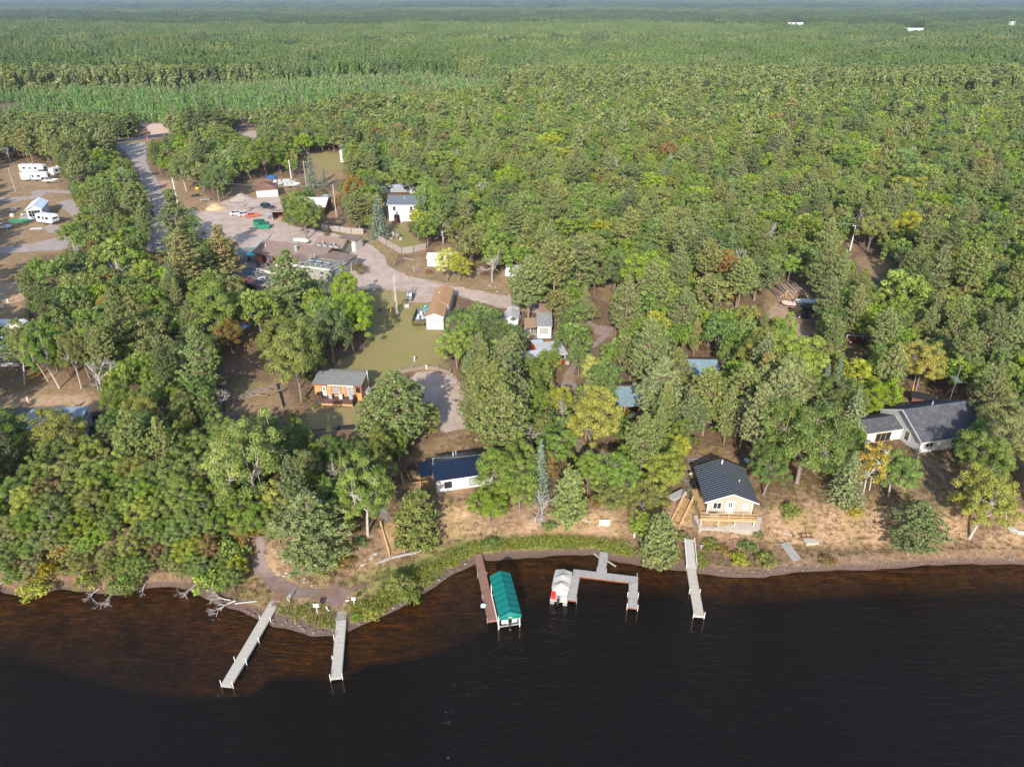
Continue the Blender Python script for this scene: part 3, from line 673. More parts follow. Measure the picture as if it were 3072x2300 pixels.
PR = {}
PR['oak'] = [oak_proto(s, 88, 240, .235, low=lw, gaps=.04) for s, lw in ((1, .18), (2, .32), (3, .1), (4, .3), (5, .05), (6, .2))]
PR['oakmid'] = [oak_proto(s, 50, 72, .52, low=.2, twigs=12) for s in (11, 12, 13, 14)]
PR['oaklow'] = [oak_proto(s, 26, 22, 1.0, low=.25, twigs=4) for s in (21, 22, 23)]
PR['pine'] = [pine_proto(s, 20, 7, 10, 13, .5, shape='red', base=b_, width=.075) for s, b_ in ((31, .28), (32, .18), (33, .4))]
PR['whitepine'] = [pine_proto(s, 18, 7, 14, 13, .52, H=18, Rr=5, shape='white', base=.2, bare=.25, width=.085) for s in (41, 42)]
PR['bushpine'] = [pine_proto(s, 17, 9, 10, 13, .42, H=7, Rr=3.2, shape='bush', base=.04, bare=.35, width=.075) for s in (51, 52, 53)]
PR['pinemid'] = [pine_proto(s, 13, 6, 6, 8, .8, shape='red', base=.25, width=.26) for s in (61, 62, 63)]
PR['pinelow'] = [pine_proto(s, 8, 5, 3, 6, 1.3, shape='cone', base=.2, width=.62, H=12, Rr=2.4) for s in (71, 72, 73)]
PR['spruce'] = [spruce_proto(s, 26, 11, 9, .5) for s in (81, 82)]
PR['young'] = [spruce_proto(s, 9, 6, 4, .75, H=4.6, Rr=1.5) for s in (91, 92)]
PR['shrub'] = [shrub_proto(s, 11, 60, .26) for s in (101, 102, 103)]
PR['birch'] = [oak_proto(s, 60, 90, .22, H=10, Rr=2.8, low=.05, gaps=.05, twigs=8, tr=.5) for s in (111,)]
PR['snag'] = [(None, dead_proto(s)) for s in (121, 122, 123)]
PR['brushdead'] = [(None, dead_proto(s, H=4.5, spread=1.0, depth=4, r0=.07, nb=5)) for s in (131, 132)]
DIM = {'oak': (5.5, 12), 'oakmid': (5.5, 12), 'oaklow': (5.5, 12), 'pine': (4., 14), 'pinemid': (4., 14), 'pinelow': (2.4, 12), 'whitepine': (5., 18),
       'bushpine': (3.2, 7), 'spruce': (2.6, 12), 'young': (1.5, 4.6), 'shrub': (1.9, 2.6), 'birch': (2.8, 10), 'snag': (3., 9), 'brushdead': (2.2, 4.5)}
LEAFME = {}
def crownmesh(kind, i, tint):
    k = (kind, i, tint)
    if k not in LEAFME:
        me = PR[kind][i][0].copy(); me.materials.clear(); me.materials.append(LM[tint]); LEAFME[k] = me
    return LEAFME[k]
NAMES = {'oak': ('oak_tree', 'tree'), 'oakmid': ('oak_tree', 'tree'), 'pine': ('pine_tree', 'tree'), 'pinemid': ('pine_tree', 'tree'), 'whitepine': ('white_pine_tree', 'tree'),
         'bushpine': ('small_pine_tree', 'tree'), 'spruce': ('spruce_tree', 'tree'), 'shrub': ('shrub', 'shrub'), 'birch': ('birch_tree', 'tree'),
         'snag': ('dead_tree', 'tree'), 'brushdead': ('bare_bush', 'bush')}
TRUNKME = {}
def plant(kind, x, y, r, h, tint, label, group=None, var=None, z=None, rot=None, barkm=None, lean=(0, 0)):
    i = rnd.randrange(len(PR[kind])) if var is None else var
    name, cat = NAMES[kind]
    t = thing(name, label, cat, (x, y, gz(x, y) if z is None else z), rnd.uniform(0, 6.28) if rot is None else rot, group)
    r0, h0 = DIM[kind]
    t.scale = (r/r0, r/r0*rnd.uniform(.92, 1.08), h/h0)
    t.rotation_euler.x = lean[0]; t.rotation_euler.y = lean[1]
    cm, tm = PR[kind][i]
    if barkm:
        kk = (kind, i, barkm.name)
        if kk not in TRUNKME:
            m2 = tm.copy(); m2.materials.clear(); m2.materials.append(barkm); TRUNKME[kk] = m2
        tm = TRUNKME[kk]
    link('branches' if cm is None else ('stems' if kind == 'shrub' else 'trunk'), tm, t)
    if cm is not None: link('crown', crownmesh(kind, i, tint), t)
    return t

# ---------------------------------------------------------------- trees placed one by one: (kind, base in photo, radius m, height m, tint, label)
PLACED = []
def tree(kind, k, x, y, r, h, tint, label, **kw):
    px, py = cpx(k, x, y); X, Y, Z = gp(px, py)
    PLACED.append((X, Y, r, h)); return plant(kind, X, Y, r, h, tint, label, **kw)
tree('pine', 'P', 1200, 1350, 5.6, 13.5, 'pinegrey', 'wide greyish pine at the left edge of the round gravel parking lot', var=1)
tree('pine', 'P', 1140, 1355, 3.6, 10, 'pinegrey', 'smaller greyish pine just left of the wide pine by the parking lot', var=0)
tree('pine', 'P', 955, 1722, 5.0, 12.5, 'pinegrey', 'wide pine with radiating bare branches above the dirt boat landing', var=1)
tree('bushpine', 'P', 1256, 1640, 3.2, 8.0, 'pine', 'full round pine standing between the left wooden stairs and the navy roofed white cabin', var=0)
tree('pine', 'P', 1508, 1405, 4.2, 14, 'pine', 'tall pine with bare pale trunk behind the right end of the navy roofed white cabin', var=0)
tree('spruce', 'P', 1619, 1500, 1.75, 10.5, 'spruce', 'slim blue green spruce with pointed top near the middle of the shore bank')
tree('snag', 'P', 1625, 1562, 2.2, 5.5, None, 'dead pale branches hanging below the slim blue green spruce', var=0)
tree('snag', 'P', 1610, 1575, 1.5, 3.6, None, 'small fan of dead white branches at the foot of the bank thicket', var=1)
tree('bushpine', 'P', 1705, 1572, 2.5, 8.2, 'pine', 'cone shaped young pine right of the dead branches on the bank', var=1)
tree('oak', 'P', 1470, 1575, 3.0, 6.2, 'bright', 'low bright green oak at the bottom of the thicket beside the white cabin', var=1)
tree('oak', 'P', 1512, 1515, 4.0, 9.5, 'green', 'green oak covering the right end of the navy roofed white cabin', var=3)
tree('oak', 'P', 1560, 1545, 2.6, 7.5, 'green', 'small green oak in the thicket between white cabin and blue green spruce', var=0)
tree('oak', 'P', 1777, 1372, 4.6, 12.5, 'lime', 'yellow green oak with a visible trunk in front of the smaller teal roof', var=2)
tree('oak', 'P', 1762, 1480, 2.4, 7, 'bright', 'slender yellow green tree right of the young pine on the bank', var=0)
tree('oak', 'P', 1850, 1500, 3.2, 8, 'green', 'mid green oak between the yellow green trees on the bank', var=5)
tree('oak', 'P', 1985, 1505, 3.4, 9, 'lime', 'pale yellow green oak just left of the beige cabin', var=1)
tree('oak', 'P', 1930, 1560, 3.4, 7.5, 'olive', 'olive oak left of the right hand wooden stairs', var=4)
tree('oak', 'P', 1830, 1545, 2.8, 6, 'olive', 'low olive oak at the front edge of the bank thicket', var=3)
tree('bushpine', 'P', 1972, 1690, 2.5, 7.2, 'pine', 'young pine at the water edge between the grey dock and the stepped dock', var=2)
tree('oak', 'P', 2390, 1450, 6.6, 13, 'green', 'large spreading oak with thick leaning trunk right of the beige cabin', var=1)
tree('oak', 'P', 2330, 1400, 3.6, 11, 'bright', 'brighter green oak at the left side of the large spreading oak')
tree('pine', 'P', 2205, 1310, 4.2, 13, 'pine', 'full olive pine above the beige cabin', var=1)
tree('pine', 'P', 2107, 1305, 3.7, 12, 'pine', 'olive pine left of the full pine above the beige cabin', var=0)
tree('pine', 'P', 2060, 1345, 3.0, 9, 'pinegrey', 'greyish pine with bare stem above the pale yellow green oak', var=2)
tree('pine', 'P', 1968, 1292, 3.8, 13, 'pinegrey', 'greyish pine just right of the smaller teal roof', var=0)
tree('pine', 'P', 2335, 1280, 3.7, 13, 'pine', 'olive pine with bare lower trunk right of the full pine', var=2)
tree('oak', 'P', 2360, 1200, 5.6, 13, 'bright', 'large bright green oak right of the long teal roof', var=0)
tree('oak', 'P', 2270, 1160, 4.6, 12, 'olive', 'olive oak directly right of the long teal roof', var=2)
tree('spruce', 'P', 2466, 1195, 1.3, 7, 'spruce', 'shorter of two pointed pale spruces poking out of the oaks')
tree('spruce', 'P', 2497, 1192, 1.4, 9, 'spruce', 'taller of two pointed pale spruces poking out of the oaks')
tree('oak', 'P', 2745, 1180, 4.0, 10, 'yellow', 'yellow oak standing behind the grey shingled house', var=1)
tree('birch', 'P', 2589, 1484, 2.6, 9.5, 'gold', 'white trunked birch with sparse golden leaves on the right bank', barkm=birchbark)
tree('birch', 'P', 2608, 1470, 2.0, 7, 'gold', 'smaller golden birch leaning beside the white trunked birch', barkm=birchbark)
tree('oak', 'P', 2665, 1490, 3.3, 7.6, 'green', 'green oak with pale bare trunk left of the grey shingled house', var=2, barkm=barkpale)
tree('spruce', 'P', 2530, 1500, 3.1, 8.5, 'sprucegreen', 'soft grey green spruce at the right end of the large spreading oak')
tree('spruce', 'P', 2540, 1330, 2.8, 10, 'sprucegreen', 'tall grey green spruce left of the grey shingled house annex')
tree('oak', 'P', 2906, 1617, 4.3, 11.5, 'lime', 'yellowing oak with white trunk at the right front of the bank', var=2, barkm=barkpale)
tree('oak', 'P', 2925, 1480, 3.6, 10, 'green', 'green oak in front of the right end of the grey shingled house', var=0)
tree('oak', 'P', 2990, 1440, 4.0, 11, 'olive', 'olive oak at the right corner of the grey shingled house', var=3)
tree('pine', 'P', 2722, 1664, 3.6, 8.6, 'pinegrey', 'sparse grey green pine alone on the right bank near the stony shore', var=1)
tree('shrub', 'P', 2368, 1548, 1.9, 2.4, 'bright', 'bright green bush on the bare bank right of the beige cabin')
tree('shrub', 'P', 2812, 1612, 1.4, 1.6, 'brown', 'low reddish brown bush beside the sparse pine on the right bank')
tree('oak', 'P', 782, 1520, 6.0, 15, 'green', 'tall bright oak with forked pale trunk in the left shore wood', var=4, barkm=barkpale)
tree('oak', 'P', 1103, 1606, 4.2, 13, 'green', 'oak with bare pale trunk beside the top of the left wooden stairs', var=4, barkm=barkpale)
tree('oak', 'P', 1062, 1060, 4.3, 13.5, 'bright', 'bright green oak with visible trunk at the left edge of the lawn', var=2)
tree('oak', 'P', 1003, 1095, 4.4, 14, 'dark', 'dark green oak with dark trunk behind the orange cabin', var=4)
tree('oak', 'P', 905, 1205, 5.4, 15, 'olive', 'tall olive oak overlapping the left end of the orange cabin', var=1)
tree('oak', 'P', 850, 1130, 4.6, 12, 'olive', 'shorter olive oak left of the tall olive oak by the orange cabin', var=5)
tree('pine', 'P', 885, 965, 5.0, 16, 'pinegrey', 'grey green pine in front of the flat roofed end of the lodge', var=1)
tree('oak', 'P', 1045, 950, 4.0, 11, 'bright', 'bright oak at the front of the gravel road below the lodge')
tree('oak', 'P', 660, 1030, 6.2, 12.5, 'green', 'large round oak left of the rusty gazebo', var=1)
tree('oak', 'P', 700, 1060, 3.4, 8, 'brown', 'small browning oak below the large round oak by the gazebo')
tree('whitepine', 'P', 560, 815, 5.6, 21, 'pine', 'very tall white pine at the bend of the gravel road', var=0)
tree('whitepine', 'P', 578, 905, 5.2, 17, 'pinetan', 'tall white pine full of tan dying needles', var=1)
tree('whitepine', 'P', 683, 855, 4.6, 15, 'pinetan', 'white pine with rusty branch tips left of the lodge terrace', var=0)
tree('whitepine', 'P', 640, 880, 3.6, 11, 'pinedark', 'dark green white pine under the tan pines left of the lodge')
tree('oak', 'P', 920, 718, 5.6, 13, 'green', 'round oak on a bare trunk in front of the white roofed shed', var=4)
tree('spruce', 'P', 938, 565, 2.8, 13.5, 'spruce', 'blue spruce on the grass right of the boat trailers')
tree('spruce', 'P', 975, 562, 1.6, 7.5, 'spruce', 'small blue spruce right of the larger blue spruce')
tree('spruce', 'P', 1140, 716, 3.4, 13.5, 'spruce', 'big blue spruce beside the two storey white house')
tree('oak', 'P', 1068, 632, 4.3, 12, 'orange', 'orange autumn maple left of the two storey white house', var=3)
tree('oak', 'P', 1024, 640, 2.4, 6.5, 'orange', 'small orange tree behind the utility pole near the shed')
tree('pine', 'P', 1080, 695, 4.2, 12, 'pine', 'olive pine between the orange maple and the blue spruce', var=1)
tree('oak', 'P', 1343, 843, 3.3, 8.6, 'paleyellow', 'bright yellow half of the autumn tree beside the gravel road', var=0)
tree('oak', 'P', 1378, 846, 3.4, 7.4, 'lime', 'yellow green half of the autumn tree beside the gravel road', var=3)
tree('pine', 'P', 1585, 965, 4.4, 14.5, 'pine', 'left of three tall pines at the bend of the gravel road', var=0)
tree('pine', 'P', 1660, 945, 4.2, 17.5, 'pine', 'tallest of three pines at the bend of the gravel road', var=2)
tree('pine', 'P', 1735, 900, 4.6, 14.5, 'pine', 'right of three tall pines at the bend of the gravel road', var=0)
tree('oak', 'P', 1372, 1105, 3.6, 8, 'bright', 'bright oak at the right edge of the lawn below the orange roofed cabin', var=0)
tree('oak', 'P', 1402, 1068, 4.0, 9.5, 'green', 'green oak just right of the orange roofed cabin', var=5)
tree('oak', 'P', 1456, 1062, 3.6, 9.5, 'dark', 'dark oak in front of the small white shed by the road', var=1)
tree('oak', 'P', 1522, 1085, 4.0, 9, 'dark', 'dark green oak left of the red walled house', var=3)
tree('snag', 'P', 1482, 1092, 3.6, 6.5, None, 'bare grey dead tree among the oaks above the parking lot', var=2)
tree('pine', 'P', 1452, 1250, 3.6, 11, 'pine', 'olive pine at the right edge of the parking lot', var=1)
tree('pine', 'P', 1515, 1300, 4.2, 12.5, 'pine', 'broad olive pine right of the parking lot, in front of the red walled house', var=0)
tree('pine', 'P', 1440, 1320, 3.4, 10, 'pine', 'olive pine at the lower right corner of the parking lot')
tree('oak', 'P', 1930, 912, 5.2, 13, 'bright', 'large bright green oak right of the three tall pines', var=0)
tree('oak', 'P', 1840, 885, 4.2, 11, 'dark', 'dark green oak left of the large bright green oak')
tree('snag', 'P', 1478, 846, 3.0, 9, None, 'leaning grey half dead tree beside the road right of the yellow tree', var=0)
tree('brushdead', 'P', 1243, 818, 2.6, 3.4, None, 'leafless twiggy bush on the road island')
tree('snag', 'P', 735, 640, 3.6, 7.5, None, 'lilac grey leafless tree beside the gravel road', var=1)
tree('snag', 'P', 250, 535, 4., 8, None, 'grey leafless trees above the left campers', var=2)
tree('brushdead', 'P', 318, 470, 4.2, 7, None, 'grey bare thicket at the left side of the road junction')
tree('pine', 'P', 430, 698, 4.4, 15, 'pinegrey', 'leaning pine with bare trunk on the left edge of the gravel road', var=2)
tree('oak', 'P', 658, 606, 5.4, 14, 'dark', 'dark rounded oak left of the brown roofed garage', var=4)
tree('oak', 'P', 560, 574, 4.6, 14, 'green', 'oak with a pale trunk beside the gravel road junction', var=4, barkm=barkpale)
tree('oak', 'P', 800, 530, 6.2, 15, 'green', 'biggest green oak behind the brown roofed garage', var=0)
for i, (x, y, h) in enumerate(((585, 412, 15), (628, 415, 17), (668, 412, 14))):
    tree('pine', 'P', x, y, 5.2, h, 'pinedark', ('left', 'middle', 'right')[i]+' of the three dark pines at the highway junction', var=1)
tree('oak', 'A', 1165, 255, 2.6, 5, 'gold', 'small gold tree at the sandy driveway by the highway')
for i, (x, y, l, rr) in enumerate(((75, 1154, .22, 3.2), (144, 1141, .16, 2.8), (179, 1164, .28, 3.4), (245, 1166, .1, 2.6))):
    tree('oak', 'P', x, y, rr, 13, ('green', 'olive', 'green', 'olive')[i], 'slender leaning tree, '+('leftmost, ', 'second, ', 'third, ', 'fourth, ')[i]+'on the dry slope by the orange kayak', var=4, barkm=barkpale, lean=(0, -l))
tree('oak', 'P', 195, 1385, 4.6, 9.5, 'olive', 'olive oak in front of the grey tiny house', var=5)
tree('oak', 'P', 35, 1420, 4.6, 10, 'green', 'green oak left of the grey tiny house', var=1)
tree('oak', 'P', 2600, 760, 4.6, 12, 'lime', 'yellowish tree behind the woodland power pole', var=1)
tree('oak', 'P', 2700, 752, 5., 12, 'yellow', 'pale yellow tree in the far right wood near the power pole', var=3)
tree('pine', 'P', 2018, 1222, 3.2, 11, 'pine', 'olive pine covering the left half of the long teal roof', var=0)
tree('oak', 'P', 1590, 1165, 3.0, 6.5, 'green', 'green oak in front of the white lean-to of the red walled cabin', var=2)
tree('oak', 'C', 1262, 1222, 2.6, 5.6, 'green', 'small green oak in front of the left corner of the red walled cabin', var=2)
# shore bushes
for (x, y, r, h, t, l) in ((150, 1735, 2., 3.2, 'gold', 'golden yellow bush above the left waterline'), (185, 1690, 1.8, 3, 'yellow', 'bright yellow bush in the left shore wood edge'),
        (522, 1580, 1.6, 3.4, 'gold', 'small golden tree deep in the left shore wood'), (110, 1790, 2.6, 2.8, 'lime', 'yellow green bush hanging over the left waterline'),
        (265, 1762, 2., 2.6, 'lime', 'yellow green bush at the leftmost fallen branches'), (380, 1772, 2.6, 3., 'green', 'green bush above the fan of dead branches in the water'),
        (640, 1770, 2.8, 4., 'bright', 'bright green bush left of the long grey dock'), (700, 1690, 2.8, 4.6, 'bright', 'bright leaning bush left of the dirt boat landing'),
        (905, 1690, 2.3, 2.6, 'olive', 'olive bush on the stony slope above the boat landing'), (1020, 1680, 2.1, 3., 'lime', 'yellow green bush right of the wide landing pine'),
        (980, 1720, 2.3, 2.2, 'olive', 'low olive scrub below the wide landing pine'), (1205, 1775, 2.2, 3.6, 'olive', 'olive bush beside the short grey dock shore'),
        (1235, 1800, 1.8, 2., 'green', 'low green bush at the waterline left of the red brown dock'), (1120, 1850, 1.6, 1.3, 'lime', 'low yellow green bush right of the short grey dock'),
        (1070, 1858, 1., 1., 'bright', 'small bright bush at the landing of the short grey dock'), (1276, 1490, 1.2, 1.7, 'dark', 'dark round bush beside the wooden deck of the white cabin'),
        (2215, 1690, 1.7, 1.8, 'lime', 'yellow green bush right of the stepped dock'), (2130, 1640, 1.6, 1.7, 'olive', 'olive bush at the top of the stepped dock'),
        (2290, 1690, 2., 1.9, 'olive', 'olive bush on the stony shore below the beige cabin'), (2170, 1660, 1.4, 1.5, 'brown', 'reddish brown bush beside the stepped dock'),
        (2240, 1650, 1.6, 1.8, 'green', 'green bush left of the fallen metal frame'), (1650, 1590, 1.6, 1.8, 'green', 'green bush at the foot of the dead branches'),
        (2000, 1690, 1.5, 1.6, 'olive', 'olive bush left of the stepped dock'), (2480, 1690, 1.6, 1.3, 'brown', 'brown bush on the stony right shore'),
        (1310, 910, 1.5, 1.5, 'brush', 'brown bush behind the lodge garage end'), (1080, 820, 2.4, 3.2, 'brown', 'rusty climbing bush at the right end of the lodge'),
        (690, 1040, 3., 3., 'brown', 'russet bush under the large round oak'), (760, 1045, 2.2, 2.4, 'orange', 'orange brown bush right of the russet bush'),
        (1883, 1245, 1.2, 1.2, 'yellow', 'yellow flowering bush in front of the smaller teal roofed cabin'), (1145, 1500, 1., .9, 'brown', 'small brown bush above the left wooden stairs'),
        (2390, 945, 1.8, 2.4, 'brush', 'brown bush left of the log pile'), (1475, 1640, 1.5, 1.6, 'green', 'green bush at the bottom of the bank thicket'),
        (2560, 1545, 1.4, 1.5, 'gold', 'small golden bush under the white trunked birch'), (2440, 500, 3, 4, 'brown', 'russet bush in the far wood')):
    tree('shrub', 'P', x, y, r, h, t, l)

# ---------------------------------------------------------------- the woods: survey every spot and keep clear of what the photo shows open
SHX, SHY = zip(*sorted(poly('P -900 1770 -300 1768 0 1762 80 1790 137 1787 228 1759 308 1769 455 1752 606 1769 733 1826 824 1864 936 1896 1038 1889 1160 1836 1300 1752 1423 1685 1525 1666 1784 1655 1910 1681 2089 1711 2278 1729 2500 1701 2778 1687 3072 1683 3500 1683')))
def crown_ok(x, y, r, h, lo=.3, sh=-4):
    z0 = gz(x, y); bx, by, _ = proj(x, y, z0)
    if lo > .1 and any(inp(bx, by, p_) for p_ in CLEAR): return False
    cx, cy, d = proj(x, y, z0+h*(lo+1)/2)
    rx = r/d*FPX; ry = max(h*(1-lo)/2*.9/d*FPX, rx*.55)
    a = np.arange(12)*math.pi/6
    sx = np.concatenate([[cx], cx+rx*.9*np.cos(a), cx+rx*.5*np.cos(a)]); sy = np.concatenate([[cy], cy+ry*.95*np.sin(a), cy+ry*.5*np.sin(a)])
    if cy+ry*.5 > np.interp(cx, SHX, SHY)+sh: return False
    for pl, bb in CLB:
        if bb[2] < sx.min() or bb[0] > sx.max() or bb[3] < sy.min() or bb[1] > sy.max(): continue
        if any(inp(a_, b_, pl) for a_, b_ in zip(sx, sy)): return False
    return True
CLEAR2 = CLEAR+[poly('M -60 205 300 190 560 176 760 165 900 163 1085 172 1040 190 760 200 600 228 480 240 300 244 150 238 -60 242')]
CLB = [(p, (min(q[0] for q in p), min(q[1] for q in p), max(q[0] for q in p), max(q[1] for q in p))) for p in CLEAR2]
PLANTN = [poly('M -60 208 300 196 560 184 760 172 900 168 1096 182 1050 208 760 222 640 246 560 258 480 264 300 266 150 258 -60 262')]
PINEY = [poly('M 0 250 560 240 720 200 880 215 800 270 640 300 560 290 400 275 330 290 200 330 120 420 0 400'), poly('M 2212 90 2212 170 1700 130 1300 175 1100 165 1100 130'), poly('F 640 -100 1250 -50 1250 250 700 300'), poly('G 350 380 1650 380 1650 900 400 850'), poly('C 600 1100 1100 1100 1100 1656 550 1656')]
GRID = {}
def near(x, y, r, f):
    gx_, gy_ = int(x//8), int(y//8)
    for i in range(gx_-2, gx_+3):
        for j in range(gy_-2, gy_+3):
            for (a, b, c) in GRID.get((i, j), ()):
                if (a-x)**2+(b-y)**2 < (f*(r+c))**2: return True
    return False
def occupy(x, y, r): GRID.setdefault((int(x//8), int(y//8)), []).append((x, y, r))
for X, Y, r, h in PLACED: occupy(X, Y, r*.85)
WOOD = []   # (depth, kind, x, y, r, h, tint)
TINT = {'oak': [('green', 50), ('olive', 21), ('dark', 15), ('bright', 11), ('lime', 2), ('brown', 1.6), ('orange', .4)], 'pine': [('pine', 62), ('pinedark', 18), ('pinegrey', 18), ('pinetan', 1.5)]}
def pick(k):
    a = TINT[k]; return rnd.choices([q[0] for q in a], [q[1] for q in a])[0]
LOWV = []
for i in range(2200):
    px, u = rnd.uniform(-60, 800), rnd.random(); X, _ = at(px, np.interp(px, SHX, SHY), 0); y = float(np.interp(X, *SH))+.4+u*15; r = rnd.uniform(1.3, 2.1)+u*1.3; h = r*1.35+rnd.uniform(.5, 1.6)+2.6*u
    if near(X, y, r, .47) or not crown_ok(X, y, r, h, 0, 14): continue
    occupy(X, y, r); WOOD.append((60+u, 'oak', X, y, r, h, rnd.choices(['green', 'olive', 'lime', 'bright', 'brown', 'yellow'], [12, 8, 1.3, 3, .6, .25])[0])); LOWV.append((X, y))
LOWV = set(LOWV)
Y = 66.
while Y < 640:
    step = 2.4 if Y < 140 else (3.4 if Y < 300 else 4.4)
    half = (Y*CO+CAMH*SI)*.745+12
    X = -half
    while X < half:
        x, y = X+rnd.uniform(-.5, .5)*step, Y+rnd.uniform(-.5, .5)*step
        X += step
        if y < np.interp(x, *SH)+2.5: continue
        z0 = 4.; px, py, d = proj(x, y, z0)
        if any(inp(px, py, p) for p in PLANTN): continue
        pm, pn = proj(x, y, z0+6)[:2]
        piney = any(inp(pm, pn, p) for p in PINEY) or (py < 300)
        kind = 'pine' if rnd.random() < (.72 if piney else .07) else 'oak'
        jn = inp(pm, pn, PINEY[0]) and pn < 420
        if Y < 340 and rnd.random() < .02: kind = 'snag'
        for f in ((.8, .6, .45) if jn else (1, .72, .48)):
            if kind == 'oak': r = (rnd.uniform(3.2, 6.0) if Y > 95 else rnd.uniform(2.6, 4.4))*f; h = (r*1.1+rnd.uniform(4., 6.))*(.75+.25*f)
            elif kind == 'snag': r = rnd.uniform(2.4, 3.6)*f; h = rnd.uniform(8, 11)*(.6+.4*f)
            else: r = rnd.uniform(2.3, 3.6)*f; h = (8+r*1.5+rnd.uniform(0, 3))*(.7+.3*f)*(.62 if jn else 1)
            if near(x, y, r, .66 if kind == 'oak' else .6): continue
            if crown_ok(x, y, r, h):
                WOOD.append((d, kind, x, y, r, h, None if kind == 'snag' else pick(kind))); occupy(x, y, r); break
    Y += step
WOOD.sort()
NOAK = sum(1 for o in COL.objects if o.name.startswith('oak_tree')); NPINE = sum(1 for o in COL.objects if o.name.startswith('pine_tree'))
REGION = [('left shore wood below the campground', poly('P -100 1300 620 1280 1150 1330 1150 1800 -100 1800')), ('wood between the campground and the lodge', poly('P -100 600 420 560 640 700 700 1000 760 1300 -100 1320')),
          ('trees around the highway junction', poly('P -100 300 1000 300 1000 620 420 560 -100 620')), ('trees around the lawn and lodge', poly('P 640 700 1400 900 1400 1340 640 1340')),
          ('shore trees between the two lake cabins', poly('P 1400 1320 2100 1320 2100 1650 1400 1650')), ('wood around the teal roofed cabins', poly('P 1380 900 2300 900 2300 1330 1380 1330')),
          ('wood around the grey shingled house', poly('P 2300 1050 3200 1050 3200 1700 2300 1700'))]
TN = {'green': 'mid green leafy', 'olive': 'olive green leafy', 'dark': 'dark green leafy', 'bright': 'bright green leafy', 'lime': 'yellow green leafy', 'brown': 'browning leafy', 'orange': 'rust orange leafy', 'yellow': 'yellow leafy',
      'pine': 'olive needled', 'pinedark': 'dark needled', 'pinegrey': 'greyish needled', 'pinetan': 'tan needled'}
STUFF = {'oak': [], 'pine': []}
cnt = {'oak': NOAK, 'pine': NPINE, 'snag': 0}
for d, kind, x, y, r, h, tint in WOOD:
    cnt[kind] += 1
    if cnt[kind] <= 296 and (d < 400 or kind == 'snag'):
        mx_, my_ = proj(x, y, gz(x, y)+h*.6)[:2]
        reg = next((n for n, p in REGION if inp(mx_, my_, p)), 'big wood right of the lodge and road')
        lab = f"bare grey dead tree standing in the {reg}" if kind == 'snag' else f"{TN[tint]} {'oak' if kind == 'oak' else 'pine'} crowded in the {reg}"
        low = (x, y) in LOWV
        if low: lab = f"low {TN[tint].replace(' leafy', '')} tree on the overgrown left shore"
        plant(kind, x, y, r, h, tint, lab, group=lab, var=rnd.choice((2, 4)) if low else None)
    else: STUFF[kind].append((d, x, y, r, h, tint))

# ---------------------------------------------------------------- countless things: instanced
def scatter(name, label, cat, pts, protos):
    """pts: (x, y, z, rot, sxy, sz, proto index); protos: list of (meshes...)"""
    coll = bpy.data.collections.new(name+'_sources')
    for i, ms in enumerate(protos):
        me = joined(ms) if len(ms) > 1 else ms[0]
        o = bpy.data.objects.new(f'{name}_{i:03d}', me); coll.objects.link(o)
    P_ = np.array(pts, float); me = bpy.data.meshes.new(name)
    me.vertices.add(len(P_)); me.vertices.foreach_set('co', P_[:, :3].astype(np.float32).ravel())
    setattr_pt(me, 'rz', P_[:, 3]); setattr_pt(me, 'sx', P_[:, 4]); setattr_pt(me, 'sz', P_[:, 5])
    a = me.attributes.new('pi', 'INT', 'POINT'); a.data.foreach_set('value', P_[:, 6].astype(np.int32))
    o = link(name, me); o['kind'] = 'stuff'; o['label'] = label; o['category'] = cat
    ng = bpy.data.node_groups.new(name, 'GeometryNodeTree')
    ng.interface.new_socket('Geometry', in_out='INPUT', socket_type='NodeSocketGeometry'); ng.interface.new_socket('Geometry', in_out='OUTPUT', socket_type='NodeSocketGeometry')
    gi, go = ng.nodes.new('NodeGroupInput'), ng.nodes.new('NodeGroupOutput')
    ci = ng.nodes.new('GeometryNodeCollectionInfo'); ci.inputs[0].default_value = coll; ci.inputs['Separate Children'].default_value = True; ci.inputs['Reset Children'].default_value = True
    ip = ng.nodes.new('GeometryNodeInstanceOnPoints'); ip.inputs['Pick Instance'].default_value = True
    def na(n, t):
        q = ng.nodes.new('GeometryNodeInputNamedAttribute'); q.data_type = t; q.inputs[0].default_value = n; return q.outputs[0]
    mp = ng.nodes.new('GeometryNodeMeshToPoints')
    cr = ng.nodes.new('ShaderNodeCombineXYZ'); ng.links.new(na('rz', 'FLOAT'), cr.inputs[2])
    cs = ng.nodes.new('ShaderNodeCombineXYZ'); ng.links.new(na('sx', 'FLOAT'), cs.inputs[0]); ng.links.new(na('sx', 'FLOAT'), cs.inputs[1]); ng.links.new(na('sz', 'FLOAT'), cs.inputs[2])
    ng.links.new(gi.outputs[0], mp.inputs[0]); ng.links.new(mp.outputs[0], ip.inputs['Points']); ng.links.new(ci.outputs[0], ip.inputs['Instance'])
    ng.links.new(na('pi', 'INT'), ip.inputs['Instance Index']); ng.links.new(cr.outputs[0], ip.inputs['Rotation']); ng.links.new(cs.outputs[0], ip.inputs['Scale'])
    ng.links.new(ip.outputs[0], go.inputs[0])
    md = o.modifiers.new('scatter', 'NODES'); md.node_group = ng
    return o
